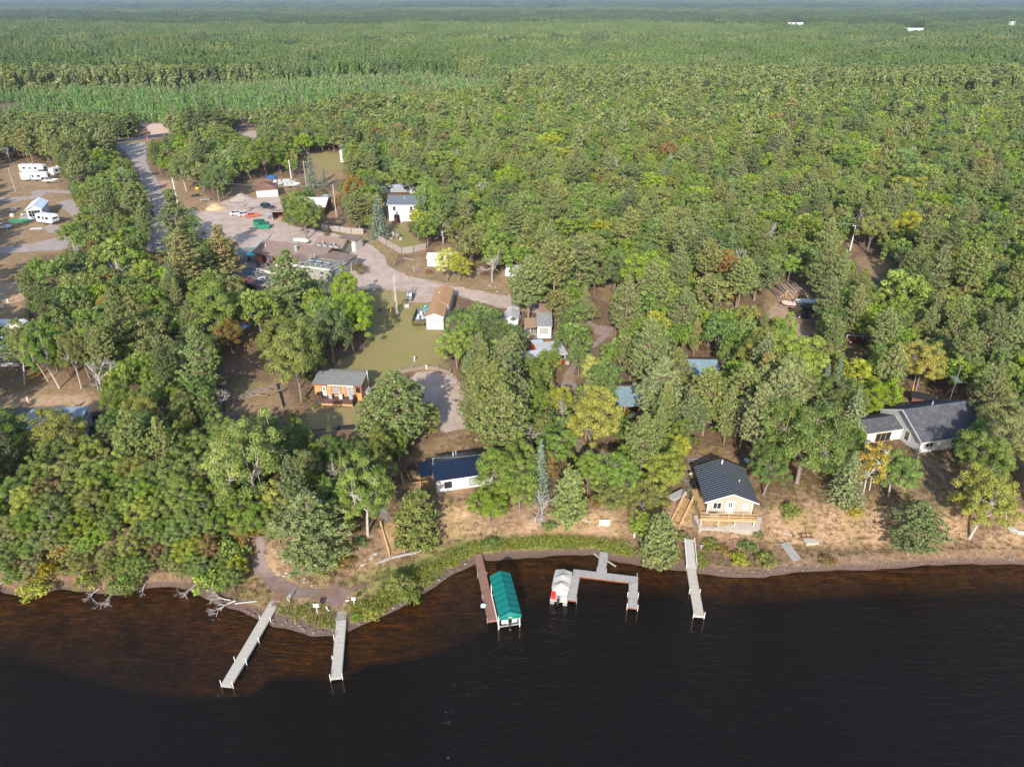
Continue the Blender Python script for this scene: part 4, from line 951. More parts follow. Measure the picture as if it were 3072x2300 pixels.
def joined(ms, mats=None, offs=None):
    """merge several meshes (with their v / w attributes and materials) into one; offs = (x, y, rot, s, sz) per mesh"""
    V = []; F = []; mi = []; vv = []; ww = []; mats = []
    n0 = 0
    for k, me in enumerate(ms):
        co = np.empty(len(me.vertices)*3, np.float32); me.vertices.foreach_get('co', co); co = co.reshape(-1, 3).astype(float)
        if offs:
            x, y, r, s, s2 = offs[k]; c_, s_ = math.cos(r), math.sin(r)
            co = np.stack([(co[:, 0]*c_-co[:, 1]*s_)*s+x, (co[:, 0]*s_+co[:, 1]*c_)*s+y, co[:, 2]*s2], 1)
        V.append(co); F += [[i+n0 for i in p.vertices] for p in me.polygons]; n0 += len(co)
        mm = me.materials[0]
        if mm not in mats: mats.append(mm)
        mi += [mats.index(mm)]*len(me.polygons)
        for nm, L in (('v', vv), ('w', ww)):
            if nm in me.attributes:
                a = np.empty(len(me.polygons), np.float32); me.attributes[nm].data.foreach_get('value', a); L += list(a)
            else: L += [.5]*len(me.polygons)
    me = bpy.data.meshes.new('joined'); me.from_pydata(np.concatenate(V).tolist(), [], F); me.update()
    for q in mats: me.materials.append(q)
    me.polygons.foreach_set('material_index', np.array(mi, np.int32))
    setattr_face(me, 'v', vv); setattr_face(me, 'w', ww)
    return me
def srcs(kind, tints):
    idx = {}; L = []
    for t in tints:
        for i in range(len(PR[kind])):
            idx[(t, i)] = len(L); L.append((crownmesh(kind, i, t), PR[kind][i][1]))
    return idx, L
for kind, lab in (('oak', 'mass of leafy trees in the wood farther from the lake'), ('pine', 'mass of pines among the farther wood')):
    hi, lo = kind+'mid', kind+'low'
    for lod, sel, nm in ((hi, [s for s in STUFF[kind] if s[0] < 360], 'wood'), (lo, [s for s in STUFF[kind] if s[0] >= 360], 'far_wood')):
        if not sel: continue
        ts = sorted({s[5] for s in sel}); ix, L = srcs(lod, ts); r0, h0 = DIM[lod]
        scatter(f'{kind}_{nm}', lab if nm == 'wood' else lab.replace('farther', 'more distant'), 'wood',
                [(x, y, gz(x, y), rnd.uniform(0, 6.28), r/r0, h/h0, ix[(t, rnd.randrange(len(PR[lod])))]) for d, x, y, r, h, t in sel], L)
# young pine plantation in rows
pts = []; ix, L = srcs('young', ['plant', 'sprucegreen'])
Y = 300.
while Y < 760:
    half = (Y*CO+CAMH*SI)*.745+5; X = -half
    while X < min(half, 60):
        x, y = X+rnd.uniform(-.6, .6), Y+rnd.uniform(-.5, .5)
        px, py, d = proj(x, y, 4)
        if any(inp(px, py, p) for p in PLANTN) and rnd.random() > .1 and lump(x*.12, y*.1) < .5:
            s = rnd.uniform(.75, 1.5); pts.append((x, y, 4, rnd.uniform(0, 6.28), s, s*rnd.uniform(.8, 1.3), ix[('plant' if rnd.random() < (.8 if py > 290 else .45) else 'sprucegreen', rnd.randrange(2))]))
        X += 3.0
    Y += 3.5
print('plantation', len(pts), 'oak stuff', len(STUFF['oak']), 'pine stuff', len(STUFF['pine']), 'wood', len(WOOD))
scatter('pine_plantation', 'young bright green pines planted in rows beyond the highway', 'wood', pts, L)
# far forest to the horizon: clumps of low detail trees
def clump(seed, tint, n, size, kind='pinelow', hs=1., sx=1.):
    r_ = random.Random(seed); ms = []; of = []
    for i in range(n):
        k = r_.randrange(len(PR[kind])); ms.append(crownmesh(kind, k, tint)); s = r_.uniform(.75, 1.2)
        of.append((r_.uniform(-.5, .5)*size, r_.uniform(-.5, .5)*size, r_.uniform(0, 6), s*sx, s*r_.uniform(.75, 1.15)*hs))
    return (joined(ms, None, of),)
SZ = 30.
FT = ['farpine', 'fardark', 'farlight', 'pinegrey']
L = []; ix = {}
for t in FT:
    for j in range(3): ix[(t, j)] = len(L); L.append(clump(len(L)+5, t, 92, SZ*1.1, 'pinelow', 1., .66))
ix2 = len(L); L.append(clump(77, 'green', 20, SZ*1.1, 'oaklow', .75)); L.append(clump(78, 'olive', 20, SZ*1.1, 'oaklow', .75))
def bands(px, py, x, y):
    w = 6*math.sin(px*.004+1)+4*math.sin(px*.011)+rnd.uniform(-3, 3); m = (py+w)/1.3888
    if m > 135: return 'farpine' if rnd.random() < .9 else 'pinegrey'
    if m > 112: return rnd.choices(['farpine', 'pinegrey', 'oak'], [6, 1, 1])[0]
    if m > 100: return rnd.choices(['pinegrey', 'fardark', 'farpine'], [4, 3, 3])[0]
    if m > 62: return rnd.choices(['farlight', 'farpine', 'pinegrey'], [7, 3, 1])[0] if px < 2300 else rnd.choices(['farlight', 'farpine', 'fardark'], [4, 5, 2])[0]
    if m > 36: return rnd.choices(['fardark', 'farpine'], [6, 1])[0]
    if m > 26: return rnd.choices(['farlight', 'farpine', 'fardark'], [4, 3, 3])[0]
    if m > 16: return rnd.choices(['fardark', 'farpine'], [5, 2])[0]
    return rnd.choices(['farpine', 'farlight', 'fardark'], [3, 2, 3])[0]
pts = []; Y = 560.
while Y < 13500:
    s = SZ*(1 if Y < 1800 else (1.5 if Y < 3000 else (2.2 if Y < 5200 else 6))); half = Y*.745*CO+80; X = -half
    while X < half:
        x, y = X+rnd.uniform(-.3, .3)*s, Y+rnd.uniform(-.3, .3)*s; X += s
        px, py, d = proj(x, y, 4)
        if y < 640+s*.5 and not any(inp(px, py, p) for p in PLANTN): continue
        if any(inp(*proj(x+a, y+b_, 4)[:2], p) for p in PLANTN for a in (-14, 0, 14) for b_ in (-12, 0, 12)): continue
        if any(inp(px+dx, py-dy, p) for p in CLEAR[-2:] for dx in (-12, 0, 12) for dy in (0, 8)): continue
        t = bands(px, py, x, y)
        i = ix2+rnd.randrange(2) if t == 'oak' else ix[(t, rnd.randrange(3))]
        q = s/SZ; pts.append((x, y, gz(x, y) if Y > 4400 else 4, rnd.uniform(0, 6.28), q, rnd.uniform(.8, 1.15)*(1 if Y < 3000 else (1.2 if Y < 5200 else 1.8)), i))
    Y += s*.95
print('far clumps', len(pts))
scatter('distant_forest', 'endless conifer forest stretching to the horizon', 'forest', pts, L)
# brush under the trees, dry grass on open ground, reeds along the shore
ix, L = srcs('shrub', ['brush', 'olive', 'brown', 'dark']); ks = list(ix.values()); pts = []
Y = 68.
while Y < 330:
    st = 3.2 if Y < 140 else 5.5; half = (Y*CO+CAMH*SI)*.745; X = -half
    while X < half:
        x, y = X+rnd.uniform(-.5, .5)*st, Y+rnd.uniform(-.5, .5)*st; X += st
        if y < np.interp(x, *SH)+1.5 or rnd.random() < .35: continue
        s = rnd.uniform(.35, .8)*(1.7 if x < -30 and y < 84 else 1)
        if crown_ok(x, y, 1.9*s, 2.4*s, 0): pts.append((x, y, gz(x, y), rnd.uniform(0, 6.28), s, s*.9, rnd.choice(ks)))
    Y += st
scatter('underbrush', 'brown and olive underbrush on the wood floor', 'brush', pts, L)
tm = [tuft_proto(s, 26, .42, .32, .05) for s in (1, 2)]; gm = [tuft_proto(s, 30, .75, .45, .07) for s in (3, 4)]
def tinted(me, t): me = me.copy(); me.materials.clear(); me.materials.append(LM[t]); return (me,)
L = [tinted(a, 'drygrass') for a in tm]+[tinted(tm[0], 'brush'), tinted(tm[1], 'olive')]; pts = []
for i in range(16000):
    x = rnd.uniform(-75, 92); y = np.interp(x, *SH)+1.2+rnd.random()**1.3*26
    px, py, d = proj(x, y, gz(x, y))
    if any(inp(px, py, p) for p in NOGRASS): continue
    s = rnd.uniform(.4, 1.0); pts.append((x, y, gz(x, y)-.03, rnd.uniform(0, 6.28), s, s*rnd.uniform(.6, 1.1), rnd.choices(range(4), [6, 6, 2, 1])[0]))
scatter('dry_grass', 'dry tan grass tufts on the bank above the lake', 'grass', pts, L)
L = [tinted(gm[0], 'reed'), tinted(gm[1], 'reed'), tinted(gm[0], 'bright'), tinted(tm[0], 'drygrass'), tinted(gm[1], 'olive')]; pts = []
REED = [(poly('I 700 880 960 890 1150 960 1160 1110 1000 1090 860 1040 700 960'), .5), (poly('I 1250 960 1330 900 1500 830 1700 640 1900 600 2198 470 2198 570 2000 690 1800 830 1600 940 1350 1010'), 1.), (poly('J 0 330 200 240 400 190 1100 180 1500 250 1640 340 1600 365 1300 320 1100 280 700 265 500 290 280 310 100 370 0 430'), 1.4), (poly('J 1600 330 1700 380 2000 430 2020 300 1800 300'), .4), (poly('J 2100 300 2198 330 2198 450 2110 450'), .7)]
for pl, dens in REED:
    W_ = [gp(*q)[:2] for q in pl]; xs = [q[0] for q in W_]; ys = [q[1] for q in W_]
    for i in range(int((max(xs)-min(xs))*(max(ys)-min(ys))*7*dens)):
        x, y = rnd.uniform(min(xs), max(xs)), rnd.uniform(min(ys), max(ys))
        if not inp(x, y, W_) or y < np.interp(x, *SH)+.5: continue
        s = rnd.uniform(.5, 1.15); pts.append((x, y, gz(x, y)-.03, rnd.uniform(0, 6.28), s, s*rnd.uniform(.7, 1.2), rnd.choices(range(5), [5, 5, 3, 3, 2])[0]))
scatter('shore_reeds', 'yellow green reeds and tall grass along the waterline', 'reeds', pts, L)
# ================================================================ buildings, docks, boats, vehicles and small things
S = surf
white = S('white_paint', (.57, .57, .555), .05, 2, .5, .4, dirt=(.55, .52, .47))
whiteside = S('white_siding', (.58, .58, .575), .05, 2, .55, .35, bumpw=('Z', .2), bstr=.5)
beigeside = S('beige_siding', (.365, .32, .265), .05, 2, .6, .3, bumpw=('Z', .2), bstr=.4)
greyside = S('grey_siding', (.45, .46, .46), .06, 2, .6, .3, bumpw=('Z', .22), bstr=.4)
tealgrey = S('sage_siding', (.235, .23, .175), .12, 2, .7, .3, bumpw=('Z', .2), bstr=.4, dirt=(.42, .40, .34))
orangewall = S('orange_boards', (.50, .27, .105), .1, 2, .65, .3, bumpw=('X', .3), bstr=.3)
redwall = S('red_boards', (.35, .035, .025), .15, 2, .6, .3, bumpw=('X', .25), bstr=.3)
brownwall = S('red_brown_boards', (.17, .07, .05), .15, 2, .7, .3, bumpw=('X', .3), bstr=.3)
logwall = S('log_wall', (.28, .12, .05), .2, 2, .7, .3, bumpw=('Z', .3), bstr=.6)
navy = S('navy_metal', (.009, .016, .038), .12, 1.5, .32, .5)
navyb = S('blue_black_metal', (.009, .012, .02), .15, 1.5, .33, .5)
tealmetal = S('teal_metal', (.17, .25, .28), .12, 1.2, .4, .5, dirt=(.30, .33, .33))
shingle = S('brown_shingle', (.225, .163, .135), .22, 6, .9, .15, (1, 1, 1), ('Z', .14), .4, dirt=(.12, .09, .08))
shingle2 = S('red_brown_shingle', (.175, .095, .075), .2, 6, .9, .15, (1, 1, 1), ('Z', .16), .4)
tanshingle = S('tan_shingle', (.42, .25, .125), .2, 7, .9, .15, (1, 1, 1), ('Z', .12), .4, dirt=(.34, .19, .10))
greyshingle = S('grey_shingle', (.21, .205, .195), .2, 7, .9, .15, (1, 1, 1), ('Z', .1), .4, dirt=(.27, .265, .25))
darkshingle = S('charcoal_shingle', (.08, .083, .092), .55, 5, .9, .15, (1, 2.2, 1), ('Z', .13), .4, dirt=(.15, .15, .16), dscale=1.1)
blueshingle = S('blue_grey_shingle', (.12, .14, .165), .2, 6, .9, .15, (1, 1, 1), ('Z', .13), .4)
whitemetal = S('white_metal', (.60, .61, .62), .06, 2, .4, .45, bumpw=('X', .35), bstr=.3)
flatroof = S('flat_roof', (.19, .195, .175), .15, 3, .9, .1)
glass = S('window_glass', (.02, .025, .03), .3, 2, .08, .6)
palegl = S('curtained_glass', (.35, .36, .37), .3, 2, .12, .6)
newwood = S('new_wood', (.45, .29, .15), .16, 4, .7, .2, (1, 1, 4), bstr=.3)
deckwood = S('deck_wood', (.44, .29, .15), .2, 4, .8, .2, bumpw=('X', .14), bstr=.5)
stainwood = S('stained_wood', (.20, .085, .05), .2, 4, .7, .25, (1, 1, 4), bstr=.3)
greywood = S('weathered_wood', (.36, .345, .33), .22, 5, .85, .15, (3, .6, 1), bstr=.4, dirt=(.26, .24, .22))
tanwood = S('tan_dock_wood', (.46, .41, .34), .18, 5, .85, .15, (3, .6, 1), bstr=.4, dirt=(.38, .36, .32))
redwood = S('red_brown_dock', (.26, .145, .11), .2, 5, .85, .15, (3, .6, 1), bstr=.4, dirt=(.20, .12, .1))
dockbeige = S('beige_dock_deck', (.44, .405, .35), .06, 5, .8, .2, dirt=(.46, .43, .38), dscale=.8)
galv = S('galvanised', (.42, .43, .44), .15, 4, .45, .5, metal=.4)
pipewhite = S('white_pipe', (.72, .71, .69), .1, 4, .5, .4)
concm = S('concrete', (.31, .275, .235), .12, 3, .9, .2, dirt=(.38, .33, .28))
stone = S('stone', (.17, .15, .14), .35, 2, .9, .2, bstr=.6)
stonered = S('red_stone', (.15, .105, .09), .35, 2, .9, .2, bstr=.6)
timber = S('old_timber', (.24, .19, .155), .3, 5, .9, .1, (1, 1, 3), bstr=.5)
fencewood = S('fence_boards', (.33, .29, .26), .2, 4, .9, .1, (4, 4, .5), ('X', .16), .4)
blackm = S('black_metal', (.02, .02, .022), .3, 3, .5, .4)
blackrub = S('rubber', (.018, .018, .018), .3, 3, .85, .2)
chrome = S('chrome', (.6, .6, .62), .1, 3, .2, .5, metal=.9)
greencanvas = S('green_canvas', (.004, .15, .13), .08, 1.5, .6, .3)
pontcover = S('beige_canvas', (.50, .475, .42), .08, 2, .75, .2)
redp = S('red_plastic', (.62, .035, .035), .1, 3, .4, .4)
bluep = S('blue_plastic', (.03, .09, .30), .1, 3, .45, .4)
aqua = S('aqua_canvas', (.08, .48, .56), .08, 3, .7, .2)
greenp = S('green_paint', (.015, .20, .10), .15, 3, .5, .4)
orangep = S('orange_paint', (.75, .11, .03), .05, 3, .3, .5)
yellowp = S('yellow_plastic', (.85, .42, .03), .15, 3, .4, .4)
rust = S('rusty_metal', (.12, .045, .03), .3, 4, .8, .2)
copper = S('copper_screen', (.15, .055, .045), .3, 4, .7, .2)

def frame_mesh(P, th, w, h, fw, nx=1, nz=1, t=.06):
    a = Vector((math.cos(th), math.sin(th), 0)); P = Vector(P); out = Vector((math.sin(th), -math.cos(th), 0)); u = Vector((0, 0, 1)); b = MB()
    def bar(x0, x1, z0, z1, t=t):
        v = [P+a*x+u*z+out*k for k in (-.01, t) for x, z in ((x0, z0), (x1, z0), (x1, z1), (x0, z1))]
        b.add(v, [(3, 2, 1, 0), (4, 5, 6, 7), (0, 1, 5, 4), (1, 2, 6, 5), (2, 3, 7, 6), (3, 0, 4, 7)])
    bar(-fw, w+fw, -fw, 0); bar(-fw, w+fw, h, h+fw); bar(-fw, 0, 0, h); bar(w, w+fw, 0, h)
    for i in range(1, nx): bar(w*i/nx-.03, w*i/nx+.03, 0, h, t*.7)
    for i in range(1, nz): bar(0, w, h*i/nz-.025, h*i/nz+.025, t*.65)
    p = MB(); v = [P+a*x+u*z+out*k for k in (-.01, .018) for x, z in ((0.001, 0.001), (w-.001, 0.001), (w-.001, h-.001), (0.001, h-.001))]
    p.add(v, [(3, 2, 1, 0), (4, 5, 6, 7), (0, 1, 5, 4), (1, 2, 6, 5), (2, 3, 7, 6), (3, 0, 4, 7)])
    return b, p
def window(root, P, th, w, h, fmat=None, gmat=None, nx=1, nz=1, fw=.09, name='window'):
    b, p = frame_mesh(P, th, w, h, fw, nx, nz)
    f = b.build(name, fmat or white, root); p.build('pane', gmat or glass, f); return f
def door(root, P, th, w, h, mat, lite=True, frame=None):
    a = Vector((math.cos(th), math.sin(th), 0)); out = Vector((math.sin(th), -math.cos(th), 0)); P = Vector(P)
    b, p = frame_mesh(P, th, w, h, .09, 1, 1); f = p.build('door', mat, root); b.build('door_frame', frame or white, f)
    if lite:
        q = P+a*w*.25+Vector((0, 0, h*.55))+out*.02; b2, p2 = frame_mesh(q, th, w*.5, h*.33, .04, 2, 2, .03); b2.build('door_window', white, f)
        p2.build('door_pane', glass, f)
    MB().ball(P+a*w*.88+Vector((0, 0, h*.47))+out*.06, .05, .05, .05, 6, 3).build('handle', chrome, f)
    return f
def gable_walls(x0, x1, y0, y1, z0, zw, rise, axis):
    b = MB()
    if axis == 'x': b.loft([[(x, y0, z0), (x, y1, z0), (x, y1, zw), (x, (y0+y1)/2, zw+rise), (x, y0, zw)] for x in (x0, x1)])
    else: b.loft([[(x1, y, z0), (x0, y, z0), (x0, y, zw), ((x0+x1)/2, y, zw+rise), (x1, y, zw)] for y in (y0, y1)])
    return b
RIBS = [None]
def gable_roof(x0, x1, y0, y1, zw, rise, axis, over=.4, th=.14, rib=0, ribw=.05, end=None):
    """two slabs meeting at the ridge (their undersides rest on the wall tops)"""
    end = over if end is None else end; b = MB(); rb = RIBS[0] = MB(); e = .02
    if axis == 'x':
        m = (y0+y1)/2; k = rise/((y1-y0)/2); dz = over*k
        X0, X1 = x0-end, x1+end; t = th*math.sqrt(1+k*k)+e
        b.loft([[(X, y0-over, zw-dz+e), (X, m, zw+rise+e), (X, y1+over, zw-dz+e), (X, y1+over, zw-dz+t), (X, m, zw+rise+t), (X, y0-over, zw-dz+t)] for X in (X0, X1)])
        if rib:
            n = int((X1-X0)/rib)
            for i in range(n+1):
                x = X0+.03+(X1-X0-.06)*i/n
                for ya, yb in ((y0-over, m), (y1+over, m)): rb.beam((x, ya, zw-dz+t+.012), (x, yb, zw+rise+t+.012), ribw, .05)
    else:
        m = (x0+x1)/2; k = rise/((x1-x0)/2); dz = over*k; Y0, Y1 = y0-end, y1+end; t = th*math.sqrt(1+k*k)+e
        b.loft([[(x1+over, Y, zw-dz+e), (m, Y, zw+rise+e), (x0-over, Y, zw-dz+e), (x0-over, Y, zw-dz+t), (m, Y, zw+rise+t), (x1+over, Y, zw-dz+t)] for Y in (Y0, Y1)])
        if rib:
            n = int((Y1-Y0)/rib)
            for i in range(n+1):
                y = Y0+.03+(Y1-Y0-.06)*i/n
                for xa in (x0-over, x1+over): rb.beam((xa, y, zw-dz+t+.012), (m, y, zw+rise+t+.012), ribw, .05)
    return b, t
def rakes(x0, x1, y0, y1, zw, rise, axis, over, t, end=None, front=True, w=.16):
    end = over if end is None else end; b = MB()
    if axis == 'y':
        m = (x0+x1)/2; dz = over*rise/((x1-x0)/2)
        for Y in ((y0-end-.03,) if front else (y0-end-.03, y1+end+.03)):
            for xa in (x0-over, x1+over): b.beam((xa, Y, zw-dz+t/2-.02), (m, Y, zw+rise+t/2-.02), .05, w)
    else:
        m = (y0+y1)/2; dz = over*rise/((y1-y0)/2)
        for X in (x0-end-.03, x1+end+.03):
            for ya in (y0-over, y1+over): b.beam((X, ya, zw-dz+t/2-.02), (X, m, zw+rise+t/2-.02), .05, w)
        b.beam((x0-end, y0-over-.03, zw-dz+t/2-.03), (x1+end, y0-over-.03, zw-dz+t/2-.03), .05, w)
    return b
def railing(root, pts, h, mat, name='railing', post=.1, step=1.5, bal=.16, mid=False):
    b = MB()
    for a, c in zip(pts, pts[1:]):
        a, c = Vector(a), Vector(c); L = (c-a).length; n = max(1, round(L/step)); up = Vector((0, 0, h))
        for i in range(n+1): q = a+(c-a)*i/n; b.beam(q, q+up, post)
        b.beam(a+up, c+up, .12, .06); b.beam(a+Vector((0, 0, .12)), c+Vector((0, 0, .12)), .05, .07)
        if mid: b.beam(a+up*.5, c+up*.5, .05, .09)
        if bal:
            m = int(L/bal)
            for i in range(1, m): q = a+(c-a)*i/m; b.beam(q+Vector((0, 0, .1)), q+up, .04)
    return b.build(name, mat, root)
def stairs(name, label, top, bot, w, n, mat, h=.95, rails=(1, 1)):
    top, bot = Vector(top), Vector(bot); t = thing(name, label, 'stairs', bot); d = top-bot; hd = Vector((d.x, d.y, 0)).normalized(); sd = Vector((hd.y, -hd.x, 0))
    for s in (-1, 1):
        MB().beam(sd*s*w/2+Vector((0, 0, -.02)), d+sd*s*w/2+Vector((0, 0, -.02)), .06, .3).build('stringer', mat, t)
    for i in range(n):
        p = d*((i+.8)/n)
        MB().rbox(p+Vector((0, 0, .05)), (w-.08, .24, .05), math.atan2(sd.y, sd.x)).build('tread', mat, t)
    for s, r in zip((-1, 1), rails):
        if r:
            b = MB(); o_ = sd*s*(w/2+.05)
            for i in range(5): q = d*i/4+o_; b.beam(q+Vector((0, 0, -.1)), q+Vector((0, 0, h)), .1)
            b.beam(o_+Vector((0, 0, h)), d+o_+Vector((0, 0, h)), .1, .08); b.beam(o_+Vector((0, 0, h*.5)), d+o_+Vector((0, 0, h*.5)), .05, .12)
            b.build('railing', mat, t)
    return t
def frame2(p, q):
    p, q = Vector(p[:2]), Vector(q[:2]); d = q-p
    return math.atan2(d.y, d.x), d.length

# ---------------------------------------------------------------- beige cabin with blue black metal roof
R3 = R(-2.5); c3 = Vector((26.62, 77.05, 4.35))
t = thing('lake_cabin', 'beige cabin with ribbed blue black gable roof and wooden deck facing the lake', 'cabin', c3, R3)
W3, D3, h3, r3 = 5.95, 6.9, 2.3, 1.2
gable_walls(0, W3, 0, D3, -.25, h3, r3, 'y').build('wall', beigeside, t)
MB().box(-.1, W3+.1, -.01, D3-.1, -3.1, -.27).build('foundation', S('cabin_foundation', (.52, .45, .36), .1, 2, .8, .2, bumpw=('Z', .3)), t)
b, tt = gable_roof(0, W3, 0, D3, h3, r3, 'y', .65, .1, rib=.44, end=.62, ribw=.05); rf = b.build('roof', navyb, t); RIBS[0].build('standing_seam', S('seam', (.17, .19, .22), .1, 2, .3, .5), rf)  # pale seam colour paints in the sun and sky glint on the ribs
MB().tube([(1.6+1.35, D3-.4, h3+r3-.1), (2.95, D3-.4, h3+r3+.75)], .11).build('chimney', white, rf)
MB().tube([(4.7, 3.2, h3+.3), (4.7, 3.2, h3+1.0)], .06).build('vent', white, rf)
rakes(0, W3, 0, D3, h3, r3, 'y', .65, tt, .62).build('fascia', white, t)
window(t, (.75, 0, .72), 0, 1.0, .95, nx=2); window(t, (4.75, 0, .75), 0, .62, .85, gmat=palegl)
door(t, (2.55, 0, -.02), 0, .9, 1.98, white)
for x in (0, W3): MB().box(x-.09, x+.09, -.07, .05, -.2, h3-.25).build('corner_board', white, t)
dk = MB().box(-1.15, W3+.45, -1.35, -.03, -.17, -.03).box(-1.15, -.03, -.03, 5.4, -.17, -.03).build('deck', deckwood, t)
railing(t, [(-1.1, .9, -.03), (-1.1, -1.3, -.03), (W3+.4, -1.3, -.03), (W3+.4, -.1, -.03)], .85, newwood, bal=0, mid=True, step=1.75)
MB().box(-1.15, W3+.45, -1.42, -1.36, -.33, -.02).build('deck_fascia', newwood, t)
for x in (-.9, 1.4, 3.6, W3+.2): MB().beam((x, -1.2, -1.9), (x, -1.2, -.17), .16).build('deck_post', tanwood, t)
MB().box(-.05, 1.5, -.06, -.02, -1.2, -.4).box(3.2, 4.6, -.06, -.02, -1.2, -.4).build('lower_door', S('basement_door', (.46, .40, .31), .1, 2, .7), t)
MB().add([(-1.2, -1.75, -1.42), (W3+.9, -1.75, -1.42), (W3+1.7, .2, -.7), (-1.7, .2, -.7), (-1.2, -1.7, -3.), (W3+.9, -1.7, -3.), (W3+1.7, .2, -3.), (-1.7, .2, -3.)], [(0, 1, 2, 3), (4, 7, 6, 5), (0, 4, 5, 1), (1, 5, 6, 2), (2, 6, 7, 3), (3, 7, 4, 0)]).build('concrete_apron', concm, t)
MB().box(.2, 1.4, -.95, -.6, -.03, .38).build('deck_bench', greywood, t)
a = wz('G', 735, 1418, 4.55); bq = wz('G', 622, 1660, 1.4)
stairs('wooden_stairs', 'long new wooden staircase from the beige cabin deck down to the shore', a+Vector((.35, -.1, 0)), bq+Vector((.3, 0, 0)), 1.25, 17, newwood)
MB2 = MB(); p0, p1 = wz('G', 630, 1375, 4.2), wz('G', 700, 1415, 4.2)
tag(MB().rbox((p0+p1)/2+Vector((0, 0, .25)), (2.6, 1.0, .5), .6).build('landing_platform', greywood, None), 'weathered wooden platform at the head of the long staircase', 'platform')
p0, p1 = wz('G', 750, 1082, 4.15), wz('G', 938, 1070, 4.15)
b = MB()
for s in (-.22, .22): b.beam(p0+Vector((0, s, 0)), p1+Vector((0, s, 0)), .06, .08)
for i in range(15): q = p0+(p1-p0)*(i+.5)/15; b.beam(q+Vector((0, -.22, 0)), q+Vector((0, .22, 0)), .04)
tag(b.build('ladder', galv), 'aluminium extension ladder lying on the ground behind the beige cabin', 'ladder')
# grill by the beige cabin
def grill(k, x, y, label, mat=None):
    X, Y, Z = g(k, x, y); t = thing('grill', label, 'grill', (X, Y, Z))
    MB().ball((0, 0, .85), .32, .32, .24).build('lid', mat or blackm, t)
    b = MB()
    for a_ in (0, 2.1, 4.2): b.beam((.1*math.cos(a_), .1*math.sin(a_), .7), (.32*math.cos(a_), .32*math.sin(a_), 0), .04)
    b.build('stand', blackm, t); return t
grill('G', 772, 1240, 'round grill with pale lid beside the driveway of the beige cabin', galv)
X, Y, Z = g('G', 825, 1320)
t = thing('atv', 'dark quad bike parked against the left wall of the beige cabin', 'quad bike', (X-.2, Y, Z), R(95))
MB().prism([(-.9, .45), (.9, .45), (.8, .75), (.3, .8), (.1, .72), (-.5, .85), (-.9, .75)], -.35, .35).build('body', blackm, t)
for x in (-.6, .6):
    for y in (-.42, .42): MB().disc((x, y, .28), .28, .22, 10, 'Y').build('wheel', blackrub, t)
MB().beam((.35, -.35, 1.), (.35, .35, 1.), .05).build('handlebar', blackm, t)
X, Y, Z = g('G', 1262, 1118)
b = MB(); b.loft([[(x_, .35*r_*math.cos(a_), .45+.35*r_*math.sin(a_)) for a_ in [2*math.pi*i/12 for i in range(12)]] for x_, r_ in ((-.75, .3), (-.65, .85), (-.5, 1), (.5, 1), (.65, .85), (.75, .3))])
t = thing('propane_tank', 'small pale blue propane tank on the ground right of the beige cabin', 'propane tank', (X, Y, Z), R(100)); b.build('tank', S('paleblue', (.45, .62, .66), .1), t)
MB().box(-.5, -.4, -.25, .25, 0, .2).box(.4, .5, -.25, .25, 0, .2).build('feet', galv, t)

# ---------------------------------------------------------------- white cabin with navy metal roof
R2 = R(13.8); c2 = Vector((-10.75, 81.95, 3.95))
t = thing('lake_cabin', 'small white cabin with navy ribbed metal roof and framed black trimmed windows above the lake', 'cabin', c2, R2)
L2, D2, h2, r2 = 8.2, 5.3, 2.4, 1.0
gable_walls(0, L2, 0, D2, -.3, h2, r2, 'x').build('wall', whiteside, t)
MB().box(.05, L2-.05, -.06, D2, -1.5, -.31).build('foundation', concm, t)
b, tt = gable_roof(0, L2, 0, D2, h2, r2, 'x', .4, .1, rib=.28, end=.3); rf = b.build('roof', navy, t); RIBS[0].build('standing_seam', S('navy_seam', (.018, .028, .06), .1, 2, .3, .5), rf)
b = MB(); b.tube([(-.05, 2.2, h2+.6), (-.05, 2.2, h2+2.0)], .05).tube([(-.05, 2.2, h2+1.9), (.2, 2.2, h2+2.1)], .04); b.build('service_mast', galv, rf)
MB().tube([(3.2, D2-1.1, h2+.4), (3.2, D2-1.1, h2+1.35)], .07).build('vent', white, rf); MB().tube([(3.7, D2-.5, h2+.2), (3.7, D2-.5, h2+1.1)], .05).build('vent', white, rf)
MB().slab([(-2.1, 1.0, h2+.03), (-.32, 1.0, h2+.1), (-.32, D2-.6, h2+.1), (-2.1, D2-.6, h2+.03)], .12).build('porch_roof', navy, t)
for y in (1.2, D2-.8): MB().beam((-2.0, y, -.1), (-2.0, y, h2-.1), .1).build('porch_post', blackm, t)
window(t, (1.2, 0, .62), 0, .95, .95, gmat=glass, fmat=blackm, nz=2, fw=.07); window(t, (4.85, 0, .55), 0, 1.7, 1.1, fmat=blackm, gmat=palegl, nx=3, fw=.07)
window(t, (0, 1.6, .9), -math.pi/2, .8, .8, fmat=blackm, fw=.07)
MB().box(-.05, .1, -.06, .06, -.3, h2-.1).build('downspout', galv, t)
